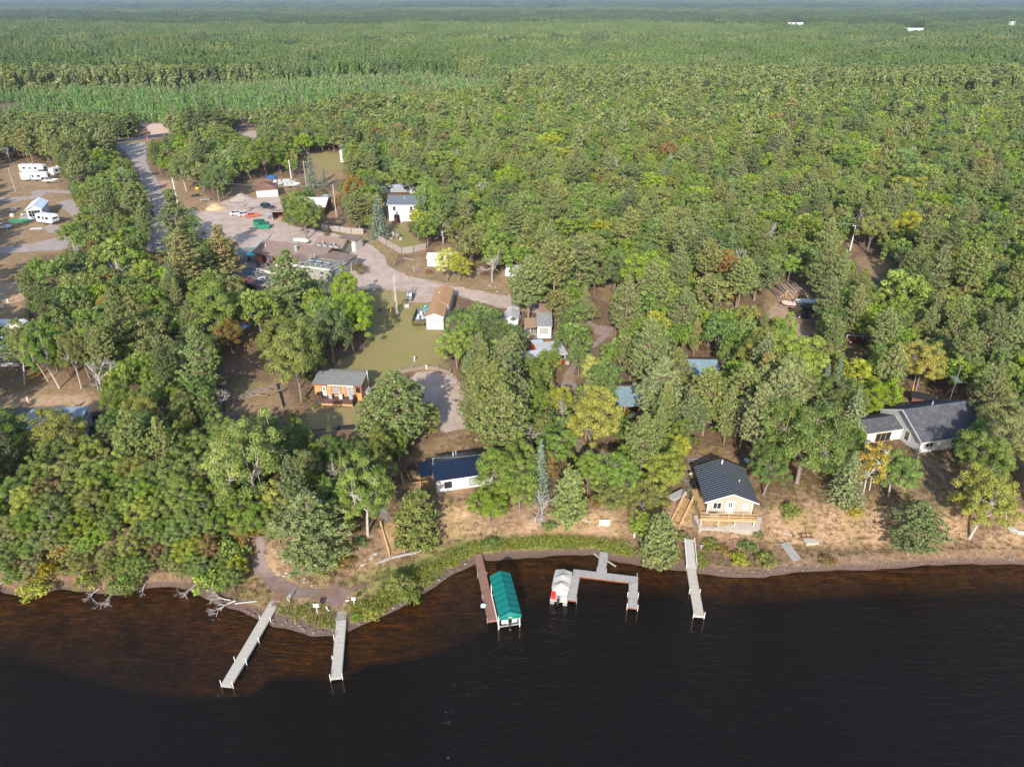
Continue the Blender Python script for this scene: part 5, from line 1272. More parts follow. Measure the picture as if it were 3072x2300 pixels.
# deck with picnic table
pA, pB = wz('F', 178, 768, 3.9), wz('F', 385, 735, 3.9); rd, Ld = frame2(pA, pB)
t = thing('wooden_deck', 'new wooden deck with railing on the left of the white cabin', 'deck', pA+Vector((0, .1, -.05)), rd)
MB().box(0, Ld, 0, 4.3, -.15, 0).build('floor', deckwood, t)
MB().box(-.02, Ld, -.06, -.005, -.45, .0).build('skirt', newwood, t)
railing(t, [(0, 3.0, 0), (.02, .02, 0), (Ld, .02, 0)], .95, newwood, bal=.17, step=1.3)
def picnic(k, x, y, rot, label, mat, group=None, z=None, s=1.):
    X, Y, Z = g(k, x, y); t = thing('picnic_table', label, 'picnic table', (X, Y, Z if z is None else z), rot, group); t.scale = (s, s, s)
    MB().box(-.38, .38, -.95, .95, .7, .75).build('tabletop', mat, t)
    for q in (-1, 1): MB().box(q*.75-.14, q*.75+.14, -.95, .95, .42, .46).build('bench', mat, t)
    b = MB()
    for yy in (-.7, .7):
        b.beam((-.75, yy, .4), (.75, yy, .4), .06, .1)
        for q in (-1, 1): b.beam((q*.65, yy, 0), (q*.25, yy, .7), .06, .1)
    b.build('frame', mat, t); return t
picnic('F', 265, 662, rd+.12, 'golden wooden picnic table on the deck of the white cabin', newwood, z=3.87)
grill('F', 222, 612, 'left round kettle grill behind the picnic table of the white cabin'); grill('F', 263, 600, 'right black kettle grill behind the picnic table of the white cabin')
pts = [wz('F', x, y, z) for x, y, z in ((392, 872, 3.3), (470, 878, 3.3), (548, 884, 3.3), (670, 860, 3.4), (828, 834, 3.5))]
t = thing('low_fence', 'low pale rail fence on the bank in front of the white cabin', 'fence', pts[0])
b = MB(); b2 = MB()
for p, q in zip(pts, pts[1:]):
    b.beam(p-pts[0]+Vector((0, 0, .5)), q-pts[0]+Vector((0, 0, .5)), .1, .12); b.beam(p-pts[0]+Vector((0, 0, .15)), q-pts[0]+Vector((0, 0, .15)), .08, .12)
for p in pts: b2.beam(p-pts[0]+Vector((0, 0, -.4)), p-pts[0]+Vector((0, 0, .6)), .12)
b.build('rail', tanwood, t); b2.build('post', tanwood, t)
a = wz('I', 1612, 205, 3.95); bq = wz('I', 1690, 468, 1.0)
stairs('wooden_stairs', 'new wooden staircase from the paved path down to the grassy shore', a, bq, 2.0, 14, newwood)

# ---------------------------------------------------------------- grey shingled house
c4 = wz('H', 1296, 884, 4.0); R4 = R(13.4)
t = thing('lake_house', 'grey sided house with mottled charcoal shingle roof and white annex at the right edge', 'house', c4, R4)
L4, D4, h4, r4 = 11.5, 9.4, 2.5, 2.6
gable_walls(0, L4, 0, D4, -1.0, h4, r4, 'x').build('wall', greyside, t)
b, tt = gable_roof(0, L4, 0, D4, h4, r4, 'x', .55, .16, end=.5); rf = b.build('roof', darkshingle, t)
rakes(0, L4, 0, D4, h4, r4, 'x', .55, tt, .5, w=.22).build('fascia', white, t)
MB().tube([(5.2, D4/2+.3, h4+r4-.3), (5.2, D4/2+.3, h4+r4+.75)], .12).build('chimney', galv, rf)
window(t, (1.0, 0, 1.0), 0, 1.25, 1.1, nx=2); window(t, (5.6, 0, 1.0), 0, 1.35, 1.1, nx=3); window(t, (0, 3.4, .7), -math.pi/2, .9, 1.5)
MB().box(-.06, L4, -.08, -.005, -.55, -.25).build('water_table', white, t)
MB().box(-.08, .1, -.09, .05, -.6, h4-.2).build('corner_board', white, t)
# annex with orange framed windows
an = gable_walls(-6.4, -.01, 4.2, 8.4, -.8, 2.2, .9, 'x').build('annex_wall', S('cream_siding', (.74, .70, .62), .05, 2, .6), t)
b, tt = gable_roof(-6.4, -.4, 4.2, 8.4, 2.2, .9, 'x', .35, .12, end=.3); b.build('annex_roof', darkshingle, t)
window(t, (-4.6, 4.2, .15), 0, 2.7, 1.5, fmat=newwood, gmat=glass, nx=3); window(t, (-6.4, 7.9, .3), -math.pi/2, 3.2, 1.5, nx=2, gmat=palegl)
rakes(-6.4, -.4, 4.2, 8.4, 2.2, .9, 'x', .35, tt, .3).build('annex_fascia', white, t)
# aerial
p = wz('H', 1585, 445, 4.0); X, Y, Z = c4.x+11, c4.y+12.5, 4.
t = thing('television_aerial', 'tall television aerial mast behind the grey shingled house', 'aerial', (X, Y, Z))
MB().tube([(0, 0, 0), (0, 0, 9.)], .04).build('mast', galv, t)
b = MB()
for i in range(9): b.beam((-.9+.05*i, -.4+.28*i-.8, 6.4), (.9-.05*i, -.4+.28*i-.8, 6.4), .03)
b.beam((0, -1.3, 6.4), (0, 1.2, 6.4), .04); b.build('antenna', galv, t)
p = Vector(g('H', 1320, 450)); t = thing('wood_shed_roof', 'dark low lean-to in the shade behind the grey shingled house', 'shed', p, R(-25))
gable_walls(-1.6, 1.6, -1, 1, -.2, 1.3, .4, 'x').build('wall', brownwall, t); gable_roof(-1.6, 1.6, -1, 1, 1.3, .4, 'x', .25)[0].build('roof', blackm, t)
a, bq = Vector(g('H', 1320, 945)), Vector(g('H', 1615, 1200))
stairs('stone_steps', 'low timber steps descending the slope in front of the grey shingled house', a+Vector((0, 0, .05)), bq+Vector((0, 0, .05)), 1.0, 16, timber, .8, (1, 0))
p = [Vector(g('H', *q)) for q in ((2065, 1525), (2140, 1570), (2198, 1580), (2300, 1600))]
t = thing('retaining_wall', 'pale timber edging at the right edge of the bank', 'wall', p[0])
b = MB()
for u, v in zip(p, p[1:]): b.beam(u-p[0]+Vector((0, 0, .3)), v-p[0]+Vector((0, 0, .3)), .25, .6)
b.build('timber_edge', greywood, t)

# ---------------------------------------------------------------- orange cabin
c5 = wz('E', 985, 672, 4.75); c5.x += .1; R5 = R(-4.5)
t = thing('orange_cabin', 'orange wood cabin with low grey roof and brown railed deck beside the parking lot', 'cabin', c5, R5)
L5, D5 = 8.3, 3.7
MB().loft([[(x, 0, -.8), (x, D5, -.8), (x, D5, 2.75), (x, 0, 2.35)] for x in (0, L5)]).build('wall', orangewall, t)
MB().slab([(-.3, -.45, 2.45), (L5+.3, -.45, 2.45), (L5+.3, D5+.15, 2.93), (-.3, D5+.15, 2.93)], .14).build('roof', greyshingle, t)
MB().slab([(1.2, D5+.17, 2.7), (L5-.4, D5+.17, 2.7), (L5-.4, D5+1.5, 2.62), (1.2, D5+1.5, 2.62)], .14).build('rear_roof', greyshingle, t)
MB().box(1.3, L5-.5, D5+.02, D5+1.4, -.8, 2.45).build('rear_wall', brownwall, t)
MB().box(2.6, L5-1.2, -.52, -.46, 2.3, 2.47).build('fascia', white, t)
MB().box(-.3, 2.58, -.52, -.46, 2.3, 2.47).box(L5-1.18, L5+.3, -.52, -.46, 2.3, 2.47).build('dark_fascia', stainwood, t)
window(t, (3.1, 0, .55), 0, 1.5, 1.2, fmat=stainwood, gmat=palegl, nx=3, nz=3, fw=.12); window(t, (5.6, 0, .1), 0, 1.4, 1.95, fmat=stainwood, gmat=palegl, nx=2, nz=4, fw=.1)
window(t, (7.4, 0, .9), 0, .7, 1.0, fmat=stainwood, gmat=glass, fw=.12); window(t, (L5, .8, .9), math.pi/2, 1.2, 1.0, fmat=stainwood, fw=.12)
door(t, (1.35, 0, .02), 0, .75, 1.95, white, True, stainwood)
MB().box(.5, L5-.9, -2.6, -.02, -.16, -.02).build('deck', S('dark_deck', (.10, .085, .08), .2, 4, .8), t)
railing(t, [(.5, -.2, 0), (.5, -1.5, 0), (1.8, -1.55, 0), (1.85, -2.55, 0), (L5-.95, -2.55, 0), (L5-.95, -.4, 0)], .75, stainwood, bal=.15, step=1.1)
MB().box(1.9, L5-.95, -2.66, -2.61, -.35, -.03).box(1.9, L5-.95, -2.66, -2.62, -1.0, -.85).build('skirt', newwood, t)
for x in (2., 4.7, L5-1.): MB().beam((x, -2.6, -1.2), (x, -2.6, -.1), .1).build('deck_post', newwood, t)
MB().tube([(L5+.35, D5-.4, -.8), (L5+.35, D5-.4, 3.6)], .09).build('chimney', white, t)
def cr5(x, y, z): v = Matrix.Rotation(R5, 4, 'Z') @ Vector((x, y, z)); return c5+v
def chair(loc, rot, label, mat, group=None):
    t = thing('chair', label, 'chair', loc, rot, group)
    MB().box(-.28, .28, -.28, .28, .36, .42).build('seat', mat, t); MB().rbox((0, .3, .72), (.56, .06, .65), 0, -.2).build('backrest', mat, t)
    for s in (-.26, .26): MB().box(s-.03, s+.03, -.26, .26, 0, .36).build('leg', mat, t)
    return t
for q, l, m in (((3.2, -1.5), 'pale folding chair on the orange cabin deck, left', palegl), ((5.0, -1.4), 'white folding chair at the middle of the orange cabin deck', white), ((6.9, -1.6), 'grey lounge chair at the right end of the orange cabin deck', palegl), ((1.2, -.8), 'dark cushioned chair at the left end of the orange cabin deck', blackm)):
    chair(cr5(q[0], q[1], 0), R5+.4, l, m)
p = g('E', 1440, 660); tag(MB().box(-.6, .6, -.4, .4, 0, .9).box(-.65, .65, -.45, .45, .9, .97).box(-.5, .5, -.42, -.4, .15, .8).build('air_unit', galv, None, p, .1), 'grey air conditioning unit at the right corner of the orange cabin', 'air conditioner')

# ---------------------------------------------------------------- long cabin with tan shingle roofs (park trailer)
c6 = wz('C', 230, 822, 4.0); R6 = R(-1.5)
t = thing('park_trailer', 'long narrow white cabin with tan orange shingle roof at the top of the lawn', 'cabin', c6, R6)
gable_walls(0, 3.6, 0, 6.2, -.2, 2.9, .75, 'y').build('front_wall', whiteside, t); gable_walls(0.25, 4.05, 6.21, 16.5, -.2, 2.85, .7, 'y').build('wall', whiteside, t)
b, tt = gable_roof(0, 3.6, 0, 6.15, 2.9, .75, 'y', .25, .12, end=.2); b.build('front_roof', tanshingle, t); rakes(0, 3.6, 0, 6, 2.9, .75, 'y', .25, tt, .2).build('fascia', white, t)
b, tt = gable_roof(.25, 4.05, 6.4, 16.5, 3.0, .7, 'y', .2, .12, end=.15); rf = b.build('roof', tanshingle, t)
MB().tube([(1.5, 12, 3.4), (1.5, 12, 3.95)], .1).build('vent', white, rf)
for i in range(4): window(t, (.42+.7*i, 0, 1.55), 0, .5, .4, gmat=palegl, fw=.06)
window(t, (3.6, 2, 1.2), math.pi/2, .9, .9); window(t, (4.05, 9, 1.2), math.pi/2, 1.2, .9); window(t, (4.05, 13, 1.2), math.pi/2, .9, .9)
pd = wz('C', 108, 770, 4.4); rr6, ll6 = frame2(pd, wz('C', 228, 768, 4.4))
t2 = thing('trailer_deck', 'dark deck crowded with chairs and flower pots left of the tan roofed cabin', 'deck', (pd.x, pd.y, 4.3), R6)
MB().box(0, ll6-.05, 0, 8.5, -.15, 0).build('floor', S('grey_deck', (.22, .22, .23), .2, 4), t2)
railing(t2, [(0, 6.5, 0), (0, 0, 0), (ll6-.1, 0, 0)], .9, blackm, bal=.2, step=1.2)
def pot(loc, label, mat, group):
    t = thing('flower_pot', label, 'flower pot', loc, 0, group)
    MB().loft([[(r_*math.cos(a_), r_*math.sin(a_), z_) for a_ in [i*math.pi/4 for i in range(8)]] for r_, z_ in ((.14, 0), (.22, .35))]).build('pot', blackm, t)
    m = shrub_proto(9, 4, 30, .12, .5, .3)[0]; m.materials.append(LM[mat]); link('flowers', m, t).location.z = .3
    return t
for i, x in enumerate((.25, .8, 1.4, 2.0, 2.6)): pot((pd.x+x, pd.y-.35, gz(pd.x, pd.y-.4)), 'potted yellow flower along the front of the trailer deck', 'yellow' if i % 2 else 'gold', 'flower pots along the trailer deck')
for x, y, l, m in ((.8, 2.2, 'pale blue garden chair at the front of the trailer deck', S('paleblue', (.45, .62, .66), .1)), (2.0, 2.9, 'white garden chair in the middle of the trailer deck', white), (1.2, 4.2, 'white garden chair behind the pale blue chair on the trailer deck', white), (2.3, 4.6, 'grey garden chair beside the trailer wall', galv), (1.9, 7.6, 'teal covered chair at the back of the trailer deck', aqua)):
    chair((pd.x+x, pd.y+y, 4.3), rnd.uniform(-1, 1), l, m)
t3 = thing('covered_grill', 'teal covered grill at the back end of the trailer deck', 'grill', (pd.x+2.2, pd.y+6.6, 4.3))
MB().prism([(-.7, .15), (.7, .15), (.6, 1.0), (.2, 1.15), (-.6, .95)], -.35, .35).build('cover', S('tealcover', (.07, .25, .28), .1), t3); MB().disc((-.5, -.3, .12), .12, .08, 8, 'Y').disc((.5, -.3, .12), .12, .08, 8, 'Y').build('wheels', blackrub, t3)

# ---------------------------------------------------------------- the lodge
cL = wz('B', 1145, 1213, 4.0); RL = R(-20)
t = thing('lodge', 'large brown roofed lodge with rooftop railed terrace and garage door', 'lodge', cL, RL)
ML = Matrix.Translation(cL) @ Matrix.Rotation(RL, 4, 'Z')
# flat roofed front block (local x to the left is negative)
MB().box(-9.5, 0, 0, 8.2, -.2, 3.0).build('front_wall', tealgrey, t)
MB().box(-9.7, .2, -.2, 8.1, 3.01, 3.2).build('flat_roof', flatroof, t)
MB().box(-9.75, .25, -.26, -.205, 2.85, 3.24).box(.205, .26, -.2, 8.1, 2.85, 3.24).build('roof_trim', white, t)
railing(t, [(-9.4, 0, 3.2), (-.05, 0, 3.2), (-.05, 5.4, 3.2)], .95, S('grey_railing', (.30, .31, .28), .15, 3), bal=.3, step=1.6, post=.12)
window(t, (-6.6, 0, 1.55), 0, .95, .75, nx=2); window(t, (-3.6, 0, 1.45), 0, 1.05, .85, nx=2); window(t, (0, 5.8, 1.5), math.pi/2, .7, 1.2)
d_ = MB().box(-.01, .05, 1.2, 4.0, .02, 2.35).build('garage_door', white, t); MB().box(.03, .07, 1.1, 1.18, 0, 2.45).box(.03, .07, 4.02, 4.1, 0, 2.45).box(.03, .07, 1.1, 4.1, 2.37, 2.47).build('door_frame', white, d_)
MB().slab([(-7.6, 5.6, 3.75), (.5, 5.6, 3.45), (.5, 11.4, 3.45), (-7.6, 11.4, 3.75)], .18).build('porch_roof', shingle, t)
MB().box(-7.5, .3, 8.21, 11.2, -.2, 3.2).box(-7.5, .3, 5.8, 8.19, 3.21, 3.4).build('porch_wall', tealgrey, t)
# long gabled main block
gable_walls(-27.8, -7.6, 6.3, 15.6, -.2, 2.75, 1.7, 'x').build('main_wall', logwall, t)
b, tt = gable_roof(-27.8, -7.6, 6.3, 15.6, 2.75, 1.7, 'x', .8, .18, end=.6); rf = b.build('main_roof', shingle, t)
MB().tube([(-16.2, 8.3, 3.2), (-16.2, 8.3, 4.9)], .45, 10).tube([(-16.2, 8.3, 4.9), (-16.2, 8.3, 5.15)], [.6, .25], 10).build('kitchen_flue', galv, rf)
MB().tube([(-26, 8.6, 3.6), (-26, 8.6, 4.4)], .12).build('vent', white, rf)
for x in (-25.8, -22.6, -20.0): window(t, (x, 6.3, .7), 0, 1.3, 1.2, fmat=stainwood)
door(t, (-23.9, 6.3, 0), 0, .95, 2.05, S('blue_door', (.05, .08, .16), .1), False, stainwood)
# cross gable toward the terrace
gable_walls(-18.2, -9.8, 1.6, 6.29, -.2, 2.3, 1.0, 'y').build('wing_wall', S('wing_siding', (.72, .70, .64), .08, 2), t)
b, tt = gable_roof(-18.2, -9.8, 1.6, 6.9, 2.3, 1.0, 'y', .5, .15, end=.5); b.build('wing_roof', shingle, t); rakes(-18.2, -9.8, 1.6, 6, 2.3, 1.0, 'y', .5, tt, .5).build('fascia', white, t)
door(t, (-17.2, 1.6, 0), 0, .9, 2.0, S('red_door', (.42, .08, .05), .1), False)
window(t, (-15.6, 1.6, .9), 0, 1.2, 1.1, nx=2)
# rear block with its own gable and roof units
gable_walls(-16.6, -8.4, 17.7, 22.4, -.2, 2.6, 1.4, 'x').build('rear_wall', tealgrey, t)
b, tt = gable_roof(-16.6, -8.4, 17.7, 22.4, 2.6, 1.4, 'x', .5, .16, end=.5); b.build('rear_roof', shingle, t)
MB().box(-16.4, -8.5, 16.45, 17.65, -.2, 2.4).build('service_wall', tealgrey, t); MB().slab([(-16.6, 16.42, 2.55), (-8.2, 16.42, 2.55), (-8.2, 17.15, 2.55), (-16.6, 17.15, 2.55)], .14).build('service_roof', flatroof, t)
for q, (x, y) in enumerate(((-14.6, 16.8), (-12.8, 16.85), (-11.0, 16.8), (-9.3, 16.85))):
    u = MB().box(x-.55, x+.55, y-.45, y+.45, 2.6, 3.3).build('roof_unit', galv, t); MB().disc((x, y, 3.33), .38, .06, 12).build('fan', blackm, u)
MB().tube([(-10.2, 16.9, 2.5), (-10.2, 16.9, 4.2)], .2).tube([(-13.7, 16.9, 2.5), (-13.7, 16.9, 4.3)], .16).build('flue', galv, t)
# terrace furniture on the roof
for i, (x, y) in enumerate(((-7.6, 2.1), (-5.2, 2.3), (-2.6, 2.0))):
    v = ML @ Vector((x, y, 3.2)); picnic_t = thing('picnic_table', ('left', 'middle', 'right')[i]+' pale table on the lodge roof terrace', 'picnic table', v, RL+R(80))
    MB().box(-.4, .4, -.9, .9, .7, .75).build('tabletop', palegl, picnic_t)
    for s in (-.75, .75): MB().box(s-.13, s+.13, -.9, .9, .42, .46).build('bench', palegl, picnic_t)
    MB().beam((-.7, -.6, .38), (.7, -.6, .38), .06).beam((-.7, .6, .38), (.7, .6, .38), .06).beam((-.6, -.6, 0), (-.25, -.6, .7), .06).beam((.6, -.6, 0), (.25, -.6, .7), .06).beam((-.6, .6, 0), (-.25, .6, .7), .06).beam((.6, .6, 0), (.25, .6, .7), .06).build('frame', blackm, picnic_t)
for i, (x, y) in enumerate(((-8.8, 3.6), (-8.2, 4.4))):
    v = ML @ Vector((x, y, 3.2)); u = thing('folded_umbrella', 'closed grey parasol, '+('nearer', 'farther')[i]+' of two at the left of the roof terrace', 'umbrella', v)
    MB().tube([(0, 0, 0), (.5, .2, 2.2)], .04).build('pole', blackm, u); MB().tube([(.15, .06, .7), (.35, .14, 1.5), (.5, .2, 2.25)], [.3, .2, .04], 8).build('canopy', S('grey_canvas', (.2, .2, .2), .1), u)
# white storage container behind
cs = wz('B', 1330, 955, 4.0)
t = thing('storage_shed', 'white box shed with brown lid roof behind the lodge, by the bend of the road', 'shed', cs, R(-18))
MB().box(-5.2, 0, 0, 4.4, -.1, 3.0).build('wall', S('shed_white', (.72, .70, .65), .06, 2, .6, bumpw=('X', .4)), t)
MB().slab([(-5.4, -.25, 3.2), (.25, -.25, 3.1), (.25, 4.6, 3.1), (-5.4, 4.6, 3.2)], .15).build('roof', shingle, t); MB().box(-.01, .05, .5, 3.8, .05, 2.6).build('door', S('door_grey', (.55, .53, .46), .08, bumpw=('Y', .3)), t)
# propane tank
pa, pb = wz('B', 800, 865, 4.6), wz('B', 932, 875, 4.6); rp, lp = frame2(pa, pb)
t = thing('propane_tank', 'long white propane tank on the grass behind the lodge', 'propane tank', ((pa.x+pb.x)/2, (pa.y+pb.y)/2, 4.0), rp)
MB().loft([[(x_, .55*r_*math.cos(a_), 1.0+.55*r_*math.sin(a_)) for a_ in [2*math.pi*i/14 for i in range(14)]] for x_, r_ in ((-lp/2, .15), (-lp/2+.15, .6), (-lp/2+.45, .95), (-lp/2+.7, 1), (lp/2-.7, 1), (lp/2-.45, .95), (lp/2-.15, .6), (lp/2, .15))]).build('tank', white, t)
MB().disc((0, 0, 1.62), .2, .22).build('valve_dome', white, t); MB().box(-1.4, -1.1, -.4, .4, -.05, .55).box(1.1, 1.4, -.4, .4, -.05, .55).build('saddle', concm, t)
# lodge terrace: umbrella, tables, paved walk
p = Vector(g('B', 455, 1040)); t = thing('patio_umbrella', 'open turquoise parasol on the lodge terrace', 'umbrella', p)
MB().tube([(0, 0, 0), (0, 0, 2.6)], .04).build('pole', white, t); MB().add([(1.7*math.cos(i*math.pi/4), 1.7*math.sin(i*math.pi/4), 2.2) for i in range(8)]+[(0, 0, 2.85)], [(i, (i+1) % 8, 8) for i in range(8)]).build('canopy', aqua, t)
def patio_table(k, x, y, label, mat=blackm):
    X, Y, Z = g(k, x, y); t = thing('patio_table', label, 'table', (X, Y, Z)); MB().disc((0, 0, .74), .55, .05, 14).build('tabletop', mat, t); MB().tube([(0, 0, 0), (0, 0, .72)], .06).disc((0, 0, .03), .3, .05).build('pedestal', blackm, t)
patio_table('B', 470, 1055, 'round table below the turquoise parasol'); patio_table('B', 555, 1050, 'dark round table in the middle of the lodge terrace'); patio_table('B', 610, 1065, 'dark round table at the right of the lodge terrace')
for i, (x, y) in enumerate(((420, 1040), (500, 1075), (530, 1030), (585, 1080), (640, 1060), (495, 1095))):
    chair(g('B', x, y), i*1.1, 'black chair around the tables of the lodge terrace', blackm, 'black chairs on the lodge terrace')
for i, (x, y, a_) in enumerate(((495, 1150, -.9), (530, 1200, -1.0), (668, 1180, -1.1))): picnic('B', x, y, a_, ('white picnic table nearest the lodge terrace on the dark yard', 'white picnic table in the middle of the dark yard', 'white picnic table at the right of the dark yard, by the pine')[i], white)
p = [Vector(g('B', *q)) for q in ((490, 1120), (560, 1135), (650, 1150), (690, 1120))]
t = thing('stone_wall', 'low pale stone wall edging the lodge terrace', 'wall', p[0]); b = MB()
for u, v in zip(p, p[1:]): b.beam(u-p[0]+Vector((0, 0, .25)), v-p[0]+Vector((0, 0, .25)), .4, .8)
b.build('masonry', S('wall_stone', (.48, .43, .38), .3, 4, .9, bstr=.6), t)
pa = g('B', 440, 960); t = thing('walkway', 'plank ramp leading to the left end of the lodge', 'ramp', pa, R(3)); MB().box(-1.6, 1.6, 0, 16, .05, .25).build('deck', S('ramp_planks', (.42, .37, .33), .15, 4, .9, bumpw=('Y', .5)), t)
p = wz('B', 290, 980, 6.4); t = thing('entry_canopy', 'grey green lean-to roof at the left end of the lodge', 'shelter', (p.x, p.y, 4.), RL+R(25)); MB().slab([(0, 0, 2.3), (7.5, 0, 2.3), (7.5, 4.5, 2.8), (0, 4.5, 2.8)], .15).build('roof', S('greengrey_roof', (.16, .19, .18), .15), t)
for x in (.2, 7.3):
    for y in (.2, 4.3): MB().beam((x, y, 0), (x, y, 2.35), .14).build('post', stainwood, t)
# rusty gazebo
p = Vector(g('B', 408, 1285)); t = thing('gazebo', 'rusty brown swing gazebo beside the dark yard', 'gazebo', p, R(-35))
b = MB().add([(-1.7, -1.5, 2.6), (1.7, -1.5, 2.6), (1.7, 1.5, 2.6), (-1.7, 1.5, 2.6), (-.9, 0, 3.5), (.9, 0, 3.5)], [(0, 1, 5, 4), (1, 2, 5), (2, 3, 4, 5), (3, 0, 4)]); b.build('roof', copper, t)
for x in (-1.4, 1.4):
    for y in (-1.2, 1.2): MB().beam((x, y, 0), (x, y, 2.62), .12).build('post', rust, t)
MB().box(-1.4, 1.4, -1.2, 1.2, .1, .2).box(-1.3, 1.3, -1.15, -.7, .5, .58).box(-1.3, 1.3, .7, 1.15, .5, .58).box(-1.35, 1.35, -1.22, -1.17, .2, 1.0).box(-1.35, 1.35, 1.17, 1.22, .2, 1.0).build('seat', rust, t)
p = Vector(g('B', 500, 1495)); t = thing('swing_set', 'rusty red swing set frame below the gazebo', 'swing set', p, R(20)); b = MB().beam((-2.6, 0, 2.3), (1.2, 0, 2.3), .1)
for x in (-2.5, 1.1):
    for s in (-.8, .8): b.beam((x, s, 0), (x, 0, 2.3), .09)
b.build('frame', S('red_pipe', (.35, .09, .05), .2), t); MB().box(-.9, -.5, -.15, .15, .5, .55).tube([(-.7, 0, .5), (-.7, 0, 2.3)], .015).build('swing', blackm, t)
tag(MB().ball((0, 0, .25), .5, .35, .28).box(-.5, .5, -.3, .3, 0, .2).build('toy', greenp, None, g('B', 593, 1558)), 'small green plastic toy on the bare ground by the swing set', 'toy')
tag(MB().ball((0, 0, .5), 1.2, .7, .45).box(-.8, .8, -.5, .5, 0, .3).build('tarp', bluep, None, g('E', 378, 100)), 'crumpled blue tarp at the edge of the wood left of the swing set', 'tarp')

# ---------------------------------------------------------------- yard buildings
pA, pB = wz('B', 490, 496, 4.0), wz('B', 672, 482, 4.0); rg, lg = frame2(pA, pB)
t = thing('garage', 'white and cream garage with red brown hipped roof in the gravel yard', 'garage', pA, rg)
MB().box(0, lg, 0, 9, -.1, 2.6).build('wall', S('cream_paint', (.68, .60, .47), .05, 2, .6), t)
o_ = .45; MB().add([(-o_, -o_, 2.58), (lg+o_, -o_, 2.58), (lg+o_, 9+o_, 2.58), (-o_, 9+o_, 2.58), (lg/2, 3.4, 4.5), (lg/2, 5.8, 4.5)], [(0, 1, 4), (1, 2, 5, 4), (2, 3, 5), (3, 0, 4, 5), (3, 2, 1, 0)]).build('roof', shingle2, t)
MB().box(.4, lg-.4, -.05, .01, .02, 2.25).build('garage_door', white, t); MB().box(.15, .38, -.04, .01, 0, 2.3).box(lg-.38, lg-.15, -.04, .01, 0, 2.3).build('door_frame', white, t)
window(t, (0, 6, 1), -math.pi/2, .9, .8)
# white roofed pole shed with red brown walls
pA, pB = wz('B', 1000, 665, 4.0), wz('B', 1080, 635, 4.0)
t = thing('pole_shed', 'red brown shed with shallow white metal roof behind the round oak', 'shed', wz('B', 760, 650, 4.0), R(2))
Lx = wz('B', 1080, 640, 4.0).x-wz('B', 760, 650, 4.0).x
gable_walls(0, Lx, 0, 11, -.1, 3.0, 1.5, 'x').build('wall', brownwall, t); b, tt = gable_roof(0, Lx, 0, 11, 3.0, 1.5, 'x', .5, .12, rib=.6, end=.5); RIBS[0].build('standing_seam', whitemetal, b.build('roof', whitemetal, t)); rakes(0, Lx, 0, 11, 3.0, 1.5, 'x', .5, tt, .5).build('fascia', white, t)
MB().box(Lx-4, Lx-1, -.05, .01, .02, 2.5).build('garage_door', S('dark_door', (.08, .05, .045), .1), t)
t = thing('open_shed', 'small open fronted shed with brown roof left of the round oak', 'shed', wz('B', 625, 690, 4.0), R(12))
MB().box(0, 4.8, 3.6, 3.8, 0, 2.4).box(0, .2, 0, 3.59, 0, 2.4).box(4.6, 4.8, 0, 3.59, 0, 2.4).build('wall', brownwall, t); MB().slab([(-.3, -.5, 2.9), (5.1, -.5, 2.9), (5.1, 4.1, 2.5), (-.3, 4.1, 2.5)], .14).build('roof', S('pale_brown_roof', (.34, .25, .21), .15), t)
MB().box(4.85, 5.0, -.45, 4.0, 2.3, 2.75).build('fascia', white, t)
for i in range(9):
    x, y = 598+rnd.uniform(-22, 40), 655+rnd.uniform(-40, 40); p = g('B', x, y); m = rnd.choice([white, galv, rust, stonered, palegl]); t = thing('scrap_item', 'odd piece of scrap piled beside the open fronted shed', 'scrap', p, rnd.uniform(0, 3), 'scrap pile beside the open shed')
    MB().rbox((0, 0, .4), (rnd.uniform(.5, 1.5), rnd.uniform(.3, .8), rnd.uniform(.3, .9)), 0, rnd.uniform(-.3, .3)).beam((-.6, 0, .1), (.7, .3, 1.1), .08).build('junk', m, t)
# two storey white house
pA = wz('B', 1622, 694, 4.0)
t = thing('white_house', 'two storey white house with blue grey roof beside the big spruce', 'house', pA, R(-2))
gable_walls(0, 11, 0, 8.5, -.1, 5.3, 1.7, 'x').build('wall', whiteside, t); b, tt = gable_roof(0, 11, 0, 8.5, 5.3, 1.7, 'x', .45, .15, end=.4); rf = b.build('roof', blueshingle, t); rakes(0, 11, 0, 8.5, 5.3, 1.7, 'x', .45, tt, .4).build('fascia', white, t)
window(t, (1.4, 0, 3.4), 0, .9, 1.2, nz=2, fmat=S('grey_trim', (.5, .52, .55), .05)); window(t, (6.8, 0, 3.4), 0, .9, 1.2, nz=2); window(t, (1.6, 0, .1), 0, 1.8, 2.0, nx=2, fmat=white); window(t, (6.5, 0, 1.), 0, 1.2, 1.1)
MB().tube([(5, 2.6, 6.0), (5, 2.6, 7.4)], .2).build('chimney', galv, rf)
for i, (x, y, m) in enumerate(((1680, 700, redp), (1705, 705, blackm), (1730, 705, white), (1655, 708, blackm))): chair(g('B', x, y), i*.7, ('red', 'black', 'white', 'second black')[i]+' garden chair outside the two storey white house', m)
